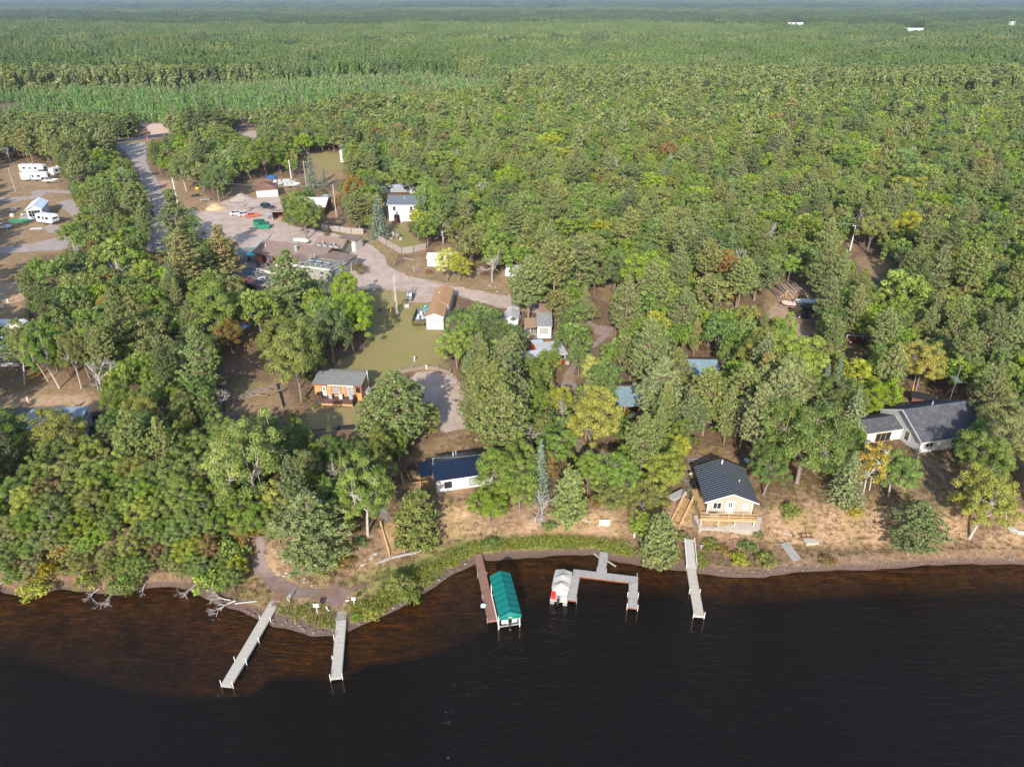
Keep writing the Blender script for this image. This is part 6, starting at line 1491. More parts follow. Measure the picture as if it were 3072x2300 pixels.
# grey trailer and shed behind the white house
t = thing('mobile_home', 'pale grey mobile home half hidden in trees behind the white house', 'mobile home', wz('B', 1530, 460, 4.0), R(6)); MB().box(0, 12, 0, 4.2, .3, 2.2).build('wall', S('pale_grey', (.26, .28, .31), .06, bumpw=('X', .5)), t)
b, _ = gable_roof(0, 12, 0, 4.2, 2.2, .5, 'x', .2, .1); b.build('roof', S('pale_metal_roof', (.40, .44, .50), .1), t); window(t, (3, 0, 1.4), 0, 1.5, .9); window(t, (9, 0, 1.4), 0, 1.5, .9)
t = thing('garden_shed', 'small pale blue grey shed right of the mobile home', 'shed', wz('B', 1795, 455, 4.0), R(-12)); gable_walls(0, 4.2, 0, 4, -.1, 3.2, .9, 'y').build('wall', S('blue_grey_wall', (.42, .47, .53), .06), t); gable_roof(0, 4.2, 0, 4, 3.2, .9, 'y', .3)[0].build('roof', S('dark_roof', (.05, .05, .055), .2), t); door(t, (1.5, 0, 0), 0, 1, 2.1, white, False)
t = thing('white_shed', 'white shed glimpsed at the edge of the clearing beyond the yard', 'shed', wz('B', 1205, 190, 4.0), R(10)); MB().box(0, 6, 0, 5, 0, 4.2).build('wall', whitemetal, t); MB().slab([(-.3, -.4, 4.5), (6.3, -.4, 4.5), (6.3, 5.4, 4.3), (-.3, 5.4, 4.3)], .15).build('roof', white, t)
# fences
def board_fence(name, pts, h, label):
    P3 = [Vector(p) for p in pts]; t = thing(name, label, 'fence', P3[0]); b = MB(); c = MB()
    for u, v in zip(P3, P3[1:]):
        d = v-u; L = d.length; n = max(1, int(L/.17)); a_ = math.atan2(d.y, d.x)
        for i in range(n): q = u+d*(i+.5)/n-P3[0]; b.rbox(q+Vector((0, 0, h/2+rnd.uniform(-.03, .03))), (.155, .03, h), a_)
        m = max(1, round(L/2.4))
        for i in range(m+1): q = u+d*i/m-P3[0]; c.beam(q+Vector((0, 0, -.1)), q+Vector((0, 0, h+.08)), .11)
        b.beam(u-P3[0]+Vector((0, 0, h*.8)), v-P3[0]+Vector((0, 0, h*.8)), .05, .1)
    b.build('boards', fencewood, t); c.build('posts', timber, t)
board_fence('board_fence', [g('B', *q) for q in ((1045, 765), (1110, 775), (1200, 790), (1300, 805), (1400, 808))], 1.8, 'weathered board fence along the upper side of the road')
board_fence('board_fence', [g('B', *q) for q in ((1525, 862), (1600, 905), (1660, 940), (1730, 978), (1830, 960), (1935, 935))], 1.8, 'weathered board fence around the yard of the white house')
# fire pit seats
for i, (x, y) in enumerate(((1625, 830), (1660, 815), (1690, 818), (1725, 835), (1720, 855), (1640, 850))): chair(g('B', x, y), i, 'chair in the ring around the fire pit of the white house yard', [blackm, white, galv][i % 3], 'chairs round the fire pit')
p = g('B', 1680, 838); t = thing('fire_pit', 'stone ring fire pit between the chairs in the white house yard', 'fire pit', p); b = MB()
for i in range(10): b.rbox((.7*math.cos(i*.628), .7*math.sin(i*.628), .15), (.4, .25, .35), i*.628+1.57)
b.build('stone_ring', stone, t)
# ---------------------------------------------------------------- cabins and trailers right of the road
t = thing('white_shed', 'white shed half hidden behind the yellow autumn tree', 'shed', wz('C', 235, 282, 4.0), R(-3)); MB().loft([[(x, 0, 0), (x, 3.4, 0), (x, 3.4, 2.2), (x, 1.7, 3.1), (x, 0, 2.2)] for x in (0, 6.5)]).build('wall', whitemetal, t); gable_roof(0, 6.5, 0, 3.4, 2.2, .9, 'x', .15, .06)[0].build('roof', white, t); MB().box(-.06, .0, .8, 2.6, .05, 2.0).build('door', S('pale_door', (.6, .63, .68), .05), t)
t = thing('camper_trailer', 'rounded white camper parked under the pines above the road', 'camper', wz('C', 900, 385, 4.2), R(-4)); MB().prism([(0, .5), (5.5, .5), (5.5, 2.3), (5.0, 2.7), (.8, 2.8), (.15, 2.5), (0, 1.9)], 0, 2.5).build('body', whitemetal, t)
for x in (2.4, 3.2): MB().disc((x, -.02, .35), .35, .25, 12, 'Y').build('wheel', blackrub, t)
window(t, (.9, 0, 1.5), 0, .9, .6); window(t, (3.6, 0, 1.5), 0, 1.0, .6)
t = thing('camper_trailer', 'white camper roof showing between the tall pines', 'camper', wz('C', 1165, 350, 4.2), R(-4)); MB().prism([(0, .5), (4.6, .5), (4.6, 2.3), (4.2, 2.7), (.8, 2.8), (.15, 2.5), (0, 1.9)], 0, 2.3).build('body', whitemetal, t); MB().disc((2.4, -.02, .35), .35, .25, 12, 'Y').build('wheel', blackrub, t); window(t, (1.4, 0, 1.5), 0, 1.2, .6)
t = thing('white_shed', 'small white shed with grey roof below the road, left of the trailer cabin', 'shed', wz('C', 895, 815, 4.0), R(-3)); gable_walls(0, 2.9, 0, 4.6, -.2, 2.1, .8, 'y').build('wall', whiteside, t); gable_roof(0, 2.9, 0, 4.6, 2.1, .8, 'y', .2, .1)[0].build('roof', S('pale_shingle', (.45, .43, .42), .15, 6), t); door(t, (.9, 0, 0), 0, 1., 1.9, white, False)
b = MB(); b.loft([[(.38*r_*math.cos(a_), y_, .75+.38*r_*math.sin(a_)) for a_ in [2*math.pi*i/12 for i in range(12)]] for y_, r_ in ((0, .3), (.15, .85), (.35, 1), (1.7, 1), (1.9, .85), (2.05, .3))]); t = thing('propane_tank', 'white upright-footed propane tank beside the small white shed', 'propane tank', wz('C', 1018, 765, 4.0), R(-8)); b.build('tank', white, t); MB().box(-.3, .3, .4, .5, 0, .45).box(-.3, .3, 1.5, 1.6, 0, .45).build('feet', galv, t)
t = thing('scrap_item', 'white sheet covered heap behind the small white shed', 'tarp', g('C', 965, 665)); MB().ball((0, 0, .4), 1.3, 1., .6).ball((.9, .8, .3), .8, .7, .5).build('sheet', white, t)
t = thing('trailer_cabin', 'white trailer cabin with grey and brown roof and porch right of the small white shed', 'cabin', wz('C', 1170, 905, 4.0), R(-2))
MB().box(.1, 3.0, 0, 6.6, .2, 2.9).build('wall', whiteside, t); MB().slab([(-.1, -.3, 3.05), (3.2, -.3, 3.05), (3.2, 7., 3.1), (-.1, 7., 3.1)], .12).build('roof', S('stained_grey_roof', (.32, .31, .30), .3, 2, .9, dirt=(.2, .19, .18)), t)
MB().box(.6, 3.0, 6.61, 15.5, .2, 2.7).build('rear_wall', brownwall, t); MB().slab([(.4, 7.02, 2.95), (3.2, 7.02, 2.95), (3.2, 15.8, 2.95), (.4, 15.8, 2.95)], .12).build('rear_roof', S('pink_brown_roof', (.34, .22, .17), .15, 4, .9), t)
MB().slab([(-2.6, .2, 2.5), (-.15, .2, 2.6), (-.15, 5.2, 2.6), (-2.6, 5.2, 2.5)], .1).build('porch_roof', S('porch_roof', (.36, .24, .15), .2, 5, .9), t); MB().box(-2.5, -.1, .3, 5.0, 0, .2).build('porch_floor', greywood, t); railing(t, [(-2.5, .3, .2), (-.1, .3, .2)], .9, S('tan_rail', (.5, .42, .32), .1), bal=.2)
for x in (-2.5, -1.3): MB().beam((x, .3, .2), (x, .3, 2.45), .1).build('porch_post', S('tan_rail', (.5, .42, .32), .1), t)
window(t, (.75, 0, 1.4), 0, 1.5, .9, nx=3, gmat=palegl, fmat=S('brown_trim', (.28, .2, .15), .1))
# red walled house with grey roof
pA, pB = wz('C', 1325, 1170, 4.0), wz('C', 1415, 1120, 4.0); rr_, ll_ = frame2(pA, pB)
t = thing('red_house', 'red walled cabin with white trimmed windows and pale grey roof among the oaks', 'house', pB-Vector((4.7*math.cos(R(14)), 4.7*math.sin(R(14)), 0)), R(14))
MB().box(0, 4.7, 0, 4.6, -.2, 1.0).build('wall', redwall, t); MB().box(.02, 4.68, .02, 4.58, 1.0, 2.3).build('upper_wall', S('white_trim_wall', (.62, .58, .54), .08), t); MB().slab([(-.4, -.5, 2.4), (5.1, -.5, 2.4), (5.1, 4.9, 2.85), (-.4, 4.9, 2.85)], .15).build('roof', S('pale_grey_roof', (.42, .42, .42), .15, 3, .9, dirt=(.3, .3, .3)), t)
window(t, (2.1, .02, 1.1), 0, 2.4, 1.0, nx=3); window(t, (4.68, .6, 1.1), math.pi/2, 1.6, 1.0, fmat=redwall)
MB().slab([(-.3, 4.95, 2.5), (2.0, 4.95, 2.5), (2.0, 7.2, 2.45), (-.3, 7.2, 2.45)], .12).build('rear_roof', S('pale_blue_roof', (.46, .52, .58), .1), t); MB().box(-.2, 1.9, 4.95, 7.1, -.2, 2.3).build('rear_wall', redwall, t)
t = thing('lean_to', 'white roofed lean-to with red lower wall left of the red walled cabin', 'shelter', wz('C', 1030, 1195, 4.0), R(14)); MB().box(.2, 4.6, .2, 3.2, -.2, 1.8).build('wall', redwall, t); MB().slab([(0, -.3, 1.9), (5., -.3, 1.9), (5., 3.6, 2.7), (0, 3.6, 2.7)], .12).build('roof', S('pale_metal_roof', (.50, .54, .60), .1), t)
tag(MB().box(-.35, .35, -.3, .3, .05, .8).box(-.4, .4, -.35, .35, .8, .86).build('air_unit', galv, None, g('C', 1432, 1120)), 'metal unit at the right corner of the red walled cabin', 'air conditioner')
# teal roofed cabins
pA = wz('G', 165, 612, 6.3); t = thing('teal_cabin', 'smaller cabin with teal metal roof and dark front porch', 'cabin', (pA.x, pA.y+1.6, 4.), R(-1)); wT = wz('G', 372, 605, 6.3).x-pA.x+.5
gable_walls(-1.5, wT-.4, 0, 6.4, 0, 2.4, 1.15, 'x').build('wall', S('dark_brown_wall', (.09, .06, .045), .2), t); b, tt = gable_roof(-1.5, wT-.4, -1.2, 6.4, 2.15, 1.3, 'x', .4, .1, rib=.4, end=.35); RIBS[0].build('standing_seam', tealmetal, b.build('roof', tealmetal, t))
MB().box(-1.5, wT-.4, -2.6, -.02, -.3, -.05).build('porch_floor', stainwood, t); railing(t, [(-1.4, -2.5, -.05), (wT-.5, -2.5, -.05)], .8, stainwood, bal=.16)
for x in (-1.4, 1., wT-.6): MB().beam((x, -1.5, -.05), (x, -1.5, 2.), .12).build('porch_post', newwood, t)
tag(MB().box(-.4, .4, -.35, .35, .45, .5).box(-.4, .4, .3, .35, .5, 1.1).box(-.35, -.3, -.3, .3, 0, .45).box(.3, .35, -.3, .3, 0, .45).build('chair', white, None, (pA.x+2.4, pA.y-.6, 3.97)), 'white chair on the porch of the smaller teal roofed cabin', 'chair')
pA, pB = wz('G', 515, 355, 6.6), wz('G', 1035, 348, 6.6); t = thing('teal_cabin', 'longer cabin with teal metal roof and raised porch', 'cabin', (pA.x+.4, pA.y+1.2, 4.), R(-2)); wT = pB.x-pA.x-.8
gable_walls(0, wT, 0, 6.4, 0, 2.6, 1.2, 'x').build('wall', S('dark_brown_wall', (.09, .06, .045), .2), t); b, tt = gable_roof(0, wT, -.9, 6.4, 2.4, 1.35, 'x', .4, .1, rib=.4, end=.35); RIBS[0].build('standing_seam', tealmetal, b.build('roof', tealmetal, t)); MB().box(-.3, wT+.3, -1.36, -1.31, 2.15, 2.42).build('fascia', white, t)
MB().box(wT*.55, wT, -2.2, -.02, .2, .4).build('porch_floor', stainwood, t); railing(t, [(wT*.55, -2.1, .4), (wT, -2.1, .4), (wT, -.1, .4)], .9, S('tan_wood_rail', (.33, .25, .18), .15), bal=.16)
for x in (wT*.56, wT-.1): MB().beam((x, -2.1, -.4), (x, -2.1, .2), .12).build('porch_post', timber, t)
# left campground: tiny house
pA, pB = wz('D', 262, 1490, 4.), wz('D', 330, 1500, 4.)
t = thing('tiny_house', 'grey tiny house with clerestory windows and metal roof at the left edge', 'cabin', wz('D', 270, 1495, 4.0), R(8))
MB().box(0, 8.5, 0, 3., .2, 2.7).build('wall', S('light_grey_wall', (.50, .52, .54), .06), t); MB().box(.15, 8.3, .5, 2.9, 2.86, 3.55).build('loft_wall', S('light_grey_wall2', (.42, .44, .46), .06), t); MB().slab([(-.4, -.6, 2.72), (8.8, -.6, 2.72), (8.8, .6, 2.86), (-.4, .6, 2.86)], .1).build('lower_roof', white, t)
MB().slab([(-.2, .2, 3.62), (8.6, .2, 3.62), (8.6, 3.3, 4.0), (-.2, 3.3, 4.0)], .12).build('roof', S('slate_metal', (.23, .27, .32), .1, 2, .4, bumpw=('X', .4)), t)
for x in (.8, 1.9, 4.2): window(t, (x, .5, 2.98), 0, .85, .4, fw=.1)
window(t, (.25, 0, .9), 0, .5, 1.3, nz=2, fw=.12); window(t, (1.4, 0, .6), 0, 2.2, 1.6, fw=.06, gmat=palegl)
# ---------------------------------------------------------------- docks
def dock(name, label, a, b, w, z, mat, fmat=None, posts=3.2, pm=None, za=None, t=None, part='deck', pext=.55):
    a, b = Vector((a[0], a[1], z if za is None else za)), Vector((b[0], b[1], z)); rot, L = frame2(a, b)
    if t is None: t = thing(name, label, 'dock', (a.x, a.y, 0), rot); off = Vector((0, 0, 0)); rr = 0; o0 = a.z
    M_ = Matrix.Rotation(-t.rotation_euler.z, 4, 'Z') @ Matrix.Translation(-Vector(t.location)); A, B = M_ @ a, M_ @ b; d = (B-A).normalized(); s = Vector((-d.y, d.x, 0)).normalized(); n = max(2, int(L/.24))
    m = MB(); LL = (B-A).length
    for i in range(n):
        c = A+d*(LL*(i+.5)/n); jit = rnd.uniform(-.012, .012)
        q = [c-d*LL/n*.47-s*w/2, c+d*LL/n*.47-s*w/2, c+d*LL/n*.47+s*w/2, c-d*LL/n*.47+s*w/2]; m.slab([p+Vector((0, 0, jit)) for p in q], .05)
    m.build(part, mat, t)
    m = MB()
    for k in (-1, 1): m.beam(A+s*k*(w/2+.02)-Vector((0, 0, .14)), B+s*k*(w/2+.02)-Vector((0, 0, .14)), .06, .2)
    m.beam(A-s*w/2-Vector((0, 0, .14)), A+s*w/2-Vector((0, 0, .14)), .06, .2); m.beam(B-s*w/2-Vector((0, 0, .14)), B+s*w/2-Vector((0, 0, .14)), .06, .2); m.build(part+'_frame', fmat or mat, t)
    k = max(1, int(L/posts))
    for i in range(1, k+1):
        for q in (-1, 1):
            if rnd.random() < .15 and i < k: continue
            c = A+d*LL*(i/k)*.985+s*q*(w/2+.09); MB().tube([c-Vector((0, 0, 2.6)), c+Vector((0, 0, pext*rnd.uniform(.5, 1.1)))], .045).build('post', pm or galv, t)
    return t
dock('boat_dock', 'long straight beige dock angling out from the dirt boat landing', (-29.25, 64.8), (-31.05, 52.2), 1.17, .55, dockbeige, galv, 2.6, pipewhite)
dock('boat_dock', 'short straight beige dock at the tip of the shore point', (-20.48, 61.5), (-19.3, 53.2), 1.12, .55, dockbeige, galv, 2.3, pipewhite)
dock('boat_dock', 'red brown wooden dock beside the green canopied boat lift', (-4.6, 73.0), (-2.35, 61.4), 1.02, .55, redwood, redwood, 3, galv)
t = dock('boat_dock', 'grey wooden dock with two legs forming an open square next to the pontoon boat', (12.4, 73.4), (11.65, 69.6), 1.06, .55, greywood, greywood, 4, galv)
dock('', '', (7.95, 69.55), (16.15, 68.15), 1.15, .552, greywood, stainwood, 4.1, galv, t=t, part='cross_deck'); dock('', '', (8.25, 68.95), (7.4, 64.7), 1.02, .55, greywood, stainwood, 4, galv, t=t, part='left_deck'); dock('', '', (15.5, 67.6), (14.75, 63.45), 1.1, .55, greywood, stainwood, 2, pipewhite, t=t, part='right_deck')
t = dock('boat_dock', 'straight weathered dock with stepped gangway below the beige cabin', (23.42, 70.2), (22.6, 62.1), 1.12, .55, tanwood, greywood, 3.9, pipewhite)
dock('', '', (23.9, 74.6), (23.47, 70.3), 1.15, .6, greywood, greywood, 9, galv, za=1.75, t=t, part='gangway')
Mi = Matrix.Rotation(-t.rotation_euler.z, 4, 'Z') @ Matrix.Translation(-Vector(t.location)); b = MB()
for s in (-.66, .66): b.beam(Mi @ Vector((23.9+s, 74.2, 2.3)), Mi @ Vector((23.5+s, 70.4, 1.2)), .06); b.beam(Mi @ Vector((23.9+s, 74.2, 1.6)), Mi @ Vector((23.9+s, 74.2, 2.3)), .06); b.beam(Mi @ Vector((23.5+s, 70.4, .5)), Mi @ Vector((23.5+s, 70.4, 1.2)), .06)
b.build('handrail', pipewhite, t)
for k_, x, y, l in (('I', 668, 828, 'landward wooden ramp end of the long beige dock'), ('I', 1215, 990, 'concrete strip leading to the short beige dock')):
    X, Y, Z = g(k_, x, y); tag(MB().box(-.6, .6, -.7, .7, -.05, .12).build('ramp', concm if x > 1000 else redwood, None, (X, Y, Z), -.1), l, 'ramp')
p = wz('J', 285, 748, .75); tag(MB().box(-.3, .3, -.12, .12, -.25, .2).box(-.05, .05, -.1, .1, .2, .35).build('bumper', S('paleblue', (.45, .62, .66), .1), None, (p.x, p.y, .55)), 'pale blue bumper on the outer side of the red brown dock', 'bumper')
# ---------------------------------------------------------------- boat lift with canopy
Rl = math.atan2(.2-.0, 1)*0+math.atan2(1.25, -6.5)+math.pi/2; cl = Vector((-.83, 63.3, 0)); Rl = R(10.9)
t = thing('boat_lift', 'boat lift under a bright green fabric canopy beside the red brown dock', 'boat lift', cl, Rl)
b = MB(); W_, L_ = 1.32, 3.45
ring = lambda y, e, dz=0: [(-W_*e, y, 2.42+dz), (-W_*e, y, 2.82+dz), (0, y, 3.5 if e == 1 else 3.35), (W_*e, y, 2.82+dz), (W_*e, y, 2.42+dz)]
n = 14; rr_ = [[(x, y, z_-(.05 if i % 2 else 0)*(1 if x else 1)) for x, y, z_ in ring(-L_+2*L_*i/n, 1)] for i in range(n+1)]
vs = [p for r_ in rr_ for p in r_]; fs = [(i*5+k, (i+1)*5+k, (i+1)*5+k+1, i*5+k+1) for i in range(n) for k in range(4)]
b.add(vs, fs); b.add([(-W_, -L_-.02, 2.82), (W_, -L_-.02, 2.82), (0, -L_+.25, 3.48), (-W_, -L_, 2.35), (W_, -L_, 2.35)], [(0, 1, 2), (3, 4, 1, 0)]); b.add([(-W_, L_+.02, 2.82), (W_, L_+.02, 2.82), (0, L_-.1, 3.48), (-W_, L_, 2.42), (W_, L_, 2.42)], [(1, 0, 2), (4, 3, 0, 1)])
cn = b.build('canopy', greencanvas, t)
MB().box(-.28, .22, -L_-.045, -L_-.01, 2.6, 2.69).build('label_strip', white, cn)
for x in (-W_+.05, W_-.05):
    for y in (-2.6, 2.6): MB().beam((x, y, -2.), (x, y, 2.7), .1).build('post', pipewhite, t)
    MB().beam((x, -3.2, 2.5), (x, 3.2, 2.5), .06).build('canopy_rail', pipewhite, t); MB().beam((x, -2.8, .55), (x, 2.8, .55), .12).build('lift_beam', pipewhite, t)
MB().beam((-W_, -2.6, .45), (W_, -2.6, .45), .14).beam((-W_, 2.6, .45), (W_, 2.6, .45), .14).build('cradle', galv, t)
def outboard(t, y, z, x=0, tilt=0):
    m = MB().prism([(-.28, .0), (.22, .0), (.26, .35), (.1, .5), (-.2, .48)], -.17, .17, lambda q: .04*q).build('outboard_motor', blackm, t, (x, y, z), R(90))
    MB().prism([(-.1, -.02), (.12, -.02), (.08, -.95), (-.16, -.95), (-.12, -.5)], -.06, .06).prism([(-.3, -1.0), (.3, -1.0), (.25, -.9), (-.3, -.9)], -.05, .05).build('lower_unit', blackm, m)
    MB().disc((-.34, 0, -.95), .16, .05, 10, 'X').box(-.36, -.3, -.02, .02, -1.1, -.8).build('propeller', chrome, m); m.rotation_euler.y = tilt; return m
t = thing('motor_boat', 'white motorboat with black outboard raised on the green canopied lift', 'boat', cl+Vector((0, 0, .95)), Rl)
hull = lambda y, w, zk, zs: [(0, y, zk), (w*.75, y, zk+.22), (w, y, zs), (w-.1, y, zs), (0, y, zk+.35), (-w+.1, y, zs), (-w, y, zs), (-w*.75, y, zk+.22)]
MB().loft([hull(-2.7, 1.0, -.2, .55), hull(-1, 1.05, -.22, .58), hull(1, 1.0, -.2, .66), hull(2.2, .6, -.02, .75), hull(2.9, .06, .35, .8)]).build('hull', white, t)
MB().box(-.95, .95, -2.75, -2.6, .0, .62).box(-.8, .8, -.4, -.1, .3, .75).build('deck', S('boat_grey', (.5, .5, .5), .1), t); outboard(t, -3.0, .35, 0, R(-8))
# ---------------------------------------------------------------- pontoon boat
Rp = R(-11.5); cpn = Vector((6.25, 66.9, 0))
t = thing('pontoon_boat', 'pontoon boat under a pale beige cover with a red seat at its stern', 'boat', cpn, Rp)
for x in (-.8, .8): MB().tube([(x, -2.5, .1), (x, 2.0, .1), (x, 2.6, .3)], [.28, .28, .08], 10).build('pontoon', galv, t)
MB().box(-1.08, 1.08, -2.45, 2.3, .4, .5).build('deck', S('boat_deck', (.5, .46, .40), .1), t)
b = MB(); rows = [(-1.55, .95, 1.2, 1.75), (-.8, 1.1, 1.25, 2.0), (0, 1.1, 1.2, 1.75), (.8, 1.1, 1.25, 1.9), (1.6, 1.1, 1.2, 1.6), (2.3, 1.05, 1.15, 1.45)]
b.loft([[(-w_, y, .62), (-w_*1.02, y, e_), (0, y, m_), (w_*1.02, y, e_), (w_, y, .62)] for y, w_, e_, m_ in rows]); b.build('cover', pontcover, t)
for x in (-1.05, 1.05): MB().box(x-.03, x+.03, -2.4, 2.2, .5, .62).build('rail', galv, t)
MB().box(-1.0, -.45, -2.2, -1.65, .5, 1.0).box(-1.0, -.45, -1.72, -1.6, 1.0, 1.25).build('seat', redp, t); MB().box(.35, 1.0, -2.2, -1.7, .5, .85).build('stern_seat', white, t); outboard(t, -2.65, .55, -.05)
tag(MB().rbox((0, 0, .02), (.2, 1.6, .1), .75).build('driftwood', tanwood, None, (*at(*cpx('J', 1380, 398), .02), .02)), 'floating plank beside the grey dock', 'driftwood')
tag(MB().rbox((0, 0, .02), (.16, 1.2, .1), .65).build('driftwood', tanwood, None, (*at(*cpx('J', 1258, 335), .05), .05)), 'short floating stick left of the grey dock', 'driftwood')
# ---------------------------------------------------------------- signs on the point
def sign(k, x, y, w, h, ph, rot, label, mat=white):
    X, Y, Z = g(k, x, y); t = thing('sign', label, 'sign', (X, Y, Z), rot); MB().box(-w/2, w/2, -.03, .0, ph-h, ph).build('panel', mat, t); MB().beam((0, .04, -.3), (0, .04, ph-.05), .07).build('post', pipewhite, t)
    return t
sign('I', 1005, 965, .72, .52, 1.5, 0, 'larger white sign board between the two beige docks'); sign('I', 1322, 900, .5, .48, 1.35, .1, 'small white sign board right of the short beige dock'); sign('I', 770, 880, .8, .55, 1.3, R(70), 'white sign seen edge on beside the long beige dock'); sign('J', 2150, 280, .45, .2, .8, 0, 'tiny white sign right of the stepped gangway', palegl)
for k_, x0, y0, x1, y1, l in (('I', 1083, 918, 1107, 958, 'white painted plank lying near the larger sign'), ('I', 1250, 868, 1280, 862, 'short white plank at the small sign'), ('J', 875, 88, 940, 85, 'white plank lying on the bank left of the crate'), ('J', 1130, 25, 1205, 48, 'pale pole lying under the bank thicket'), ('I', 340, 400, 392, 290, 'white fallen trunk leaning by the dirt landing track'), ('I', 392, 290, 470, 322, 'white fallen branch across the dirt landing track'), ('I', 290, 385, 300, 465, 'short white broken trunk left of the landing track'), ('I', 300, 890, 495, 868, 'long bare log beside the tangled driftwood'), ('C', 75, 1258, 190, 1190, 'white pole lying at the top of the parking lot'), ('H', 135, 1570, 215, 1590, 'pale stick left of the metal frame'), ('I', 460, 155, 580, 130, 'pale dead branch above the landing track')):
    a, q = Vector(g(k_, x0, y0)), Vector(g(k_, x1, y1)); tag(MB().tube([Vector((0, 0, .12)), q-a+Vector((0, 0, .14))], [.11, .08], 6).build('fallen_log', pipewhite if 'plank' in l else (tanwood if 'white' in l else deadwood), None, a), l, 'log')
X, Y, Z = g('F', 1893, 1078); b = MB().beam((-.7, 0, 0), (-.7, .25, 1.), .08).beam((.7, 0, 0), (.7, .25, 1.), .08)
for i in range(6): b.rbox((0, .02+.04*i, .12+.16*i), (1.5, .03, .12))
tag(b.build('pallet', S('pale_wood', (.62, .58, .52), .12, 4), None, (X, Y, Z)), 'pale slatted pallet standing on the dry bank', 'pallet')
for k_, x, y, l in (('F', 1547, 1075, 'short wooden post on the dry bank'), ('F', 2147, 1172, 'short white post near the young pine at the water edge'), ('D', 245, 1160, 'white drain pipe post on the sandy bank of the campground'), ('D', 180, 220, 'right white utility stub on the campground sand'), ('D', 72, 308, 'middle white utility stub on the campground sand'), ('D', 30, 350, 'left white utility stub on the campground sand'), ('E', 1838, 380, 'white utility stub on the lawn'), ('E', 1103, 885, 'white topped post on the grass below the orange cabin'), ('C', 228, 1165, 'white topped post at the top of the parking lot'), ('A', 950, 345, 'white roadside marker at the highway'), ('A', 1455, 262, 'pale roadside marker by the sandy driveway')):
    X, Y, Z = g(k_, x, y); t = thing('marker_post', l, 'post', (X, Y, Z)); hh = 1.4 if k_ == 'A' else .9; MB().box(-.09, .09, -.09, .09, -.2, hh).build('post', pipewhite if 'wooden' not in l else greywood, t); MB().box(-.13, .13, -.13, .13, hh, hh+.12).build('cap', white, t)
# ---------------------------------------------------------------- rocks, fallen branches, timber edging
rm = []
for s in range(4):
    rg_ = np.random.default_rng(s+5); b = MB(); b.ball((0, 0, 0), .5, .4, .32, 8, 5); b.v = [tuple(np.array(v)*(1+.22*rg_.normal())) for v in b.v]; rm.append([b.mesh('rock', m_) for m_ in (stone, stonered, S('pale_stone', (.42, .38, .34), .2, 3))])
def rock(x, y, s, mi, label, group):
    o = link('rock', rm[rnd.randrange(4)][mi], None, (x, y, gz(x, y)+s*.08), rnd.uniform(0, 6)); o.scale = (s, s*rnd.uniform(.7, 1.2), s*rnd.uniform(.7, 1.1)); tag(o, label, 'rock', group)
for n_, a_, b_, mi in ((120, 2085, 3072, (0, 1)), (26, 880, 1010, (0, 1)), (34, 1045, 1240, (0, 1)), (26, 1240, 1420, (1, 0)), (14, 740, 880, (1, 0))):
    lab = {2085: 'stone of the rocky waterline on the right shore', 880: 'stone at the very tip of the shore point', 1045: 'stone on the waterline right of the short beige dock', 1240: 'stone on the waterline left of the red brown dock', 740: 'stone on the waterline under the long beige dock'}[a_]
    for i in range(n_):
        px = rnd.uniform(a_, b_); X, _ = at(px, np.interp(px, SHX, SHY), 0); X += rnd.uniform(-.2, .2); rock(X, float(np.interp(X, *SH))+rnd.uniform(-.25, .55), rnd.uniform(.22, .55), rnd.choice(mi), lab, lab)
for n_, k_, x0, y0, x1, y1, lab in ((30, 'I', 1380, 450, 1515, 560, 'pale stone in the heap left of the wooden stairs foot'), (34, 'I', 640, 610, 1010, 730, 'pale stone along the inner edge of the dirt landing track'), (24, 'C', 730, 455, 850, 490, 'pale stone in the gravelly patch above the road'), (18, 'C', 440, 1210, 540, 1300, 'pale stone at the right rim of the parking lot'), (10, 'I', 600, 400, 720, 540, 'pale stone by the tree base at the landing track')):
    for i in range(n_):
        u = rnd.random(); X, Y, Z = g(k_, x0+(x1-x0)*u, y0+(y1-y0)*(u if k_ == 'I' and n_ == 34 else (1-u if n_ == 30 else u))+rnd.uniform(-22, 22)); rock(X, Y, rnd.uniform(.14, .36), 2, lab, lab)
for k_, x, y, s, rz, rx, v_, l in (('K', 985, 1350, .55, 3.0, 1.75, 0, 'fan of bare dead branches reaching into the lake on the left'), ('K', 850, 1350, .4, 2.6, 1.8, 1, 'smaller bare branches in the water left of the fan'), ('K', 1680, 1310, .42, 2.5, 1.75, 0, 'bare branches in the water left of the tangled driftwood'), ('I', 300, 880, .62, 2.2, 1.7, 1, 'tangled heap of grey driftwood beside the long beige dock'), ('I', 260, 870, .5, 1.3, 1.6, 0, 'second heap of grey driftwood behind the tangled one'), ('I', 1830, 760, .35, 3.1, 1.7, 1, 'pale dead branches at the waterline below the olive bush'), ('K', 30, 1290, .5, 2.9, 1.7, 1, 'bare branches at the far left waterline'), ('K', 1250, 1310, .35, 3.2, 1.9, 1, 'thin roots hanging over the waterline on the left')):
    X, Y, Z = g(k_, x, y); o = link('fallen_branches', PR['snag'][v_][1], None, (X, Y, Z+.35), rz); o.rotation_euler = (rx, 0, rz-math.pi); o.scale = (s, s, s*.8); tag(o, l, 'branches')
def edging(label, segs, h=.35, w=.25, mat=timber, name='timber_edging', posts=False, rails=1):
    p = [Vector(g(*q)) for q in segs]; t = thing(name, label, 'retaining wall', p[0]); b = MB()
    for u, v in zip(p, p[1:]):
        for r_ in range(rails): b.beam(u-p[0]+Vector((0, 0, h*(r_+.5))), v-p[0]+Vector((0, 0, h*(r_+.5))), w, h*.93)
    b.build('logs', mat, t)
    if posts:
        for u in p: MB().beam(u-p[0]+Vector((0, 0, -.2)), u-p[0]+Vector((0, 0, h*rails+.35)), .2).build('post', mat, t)
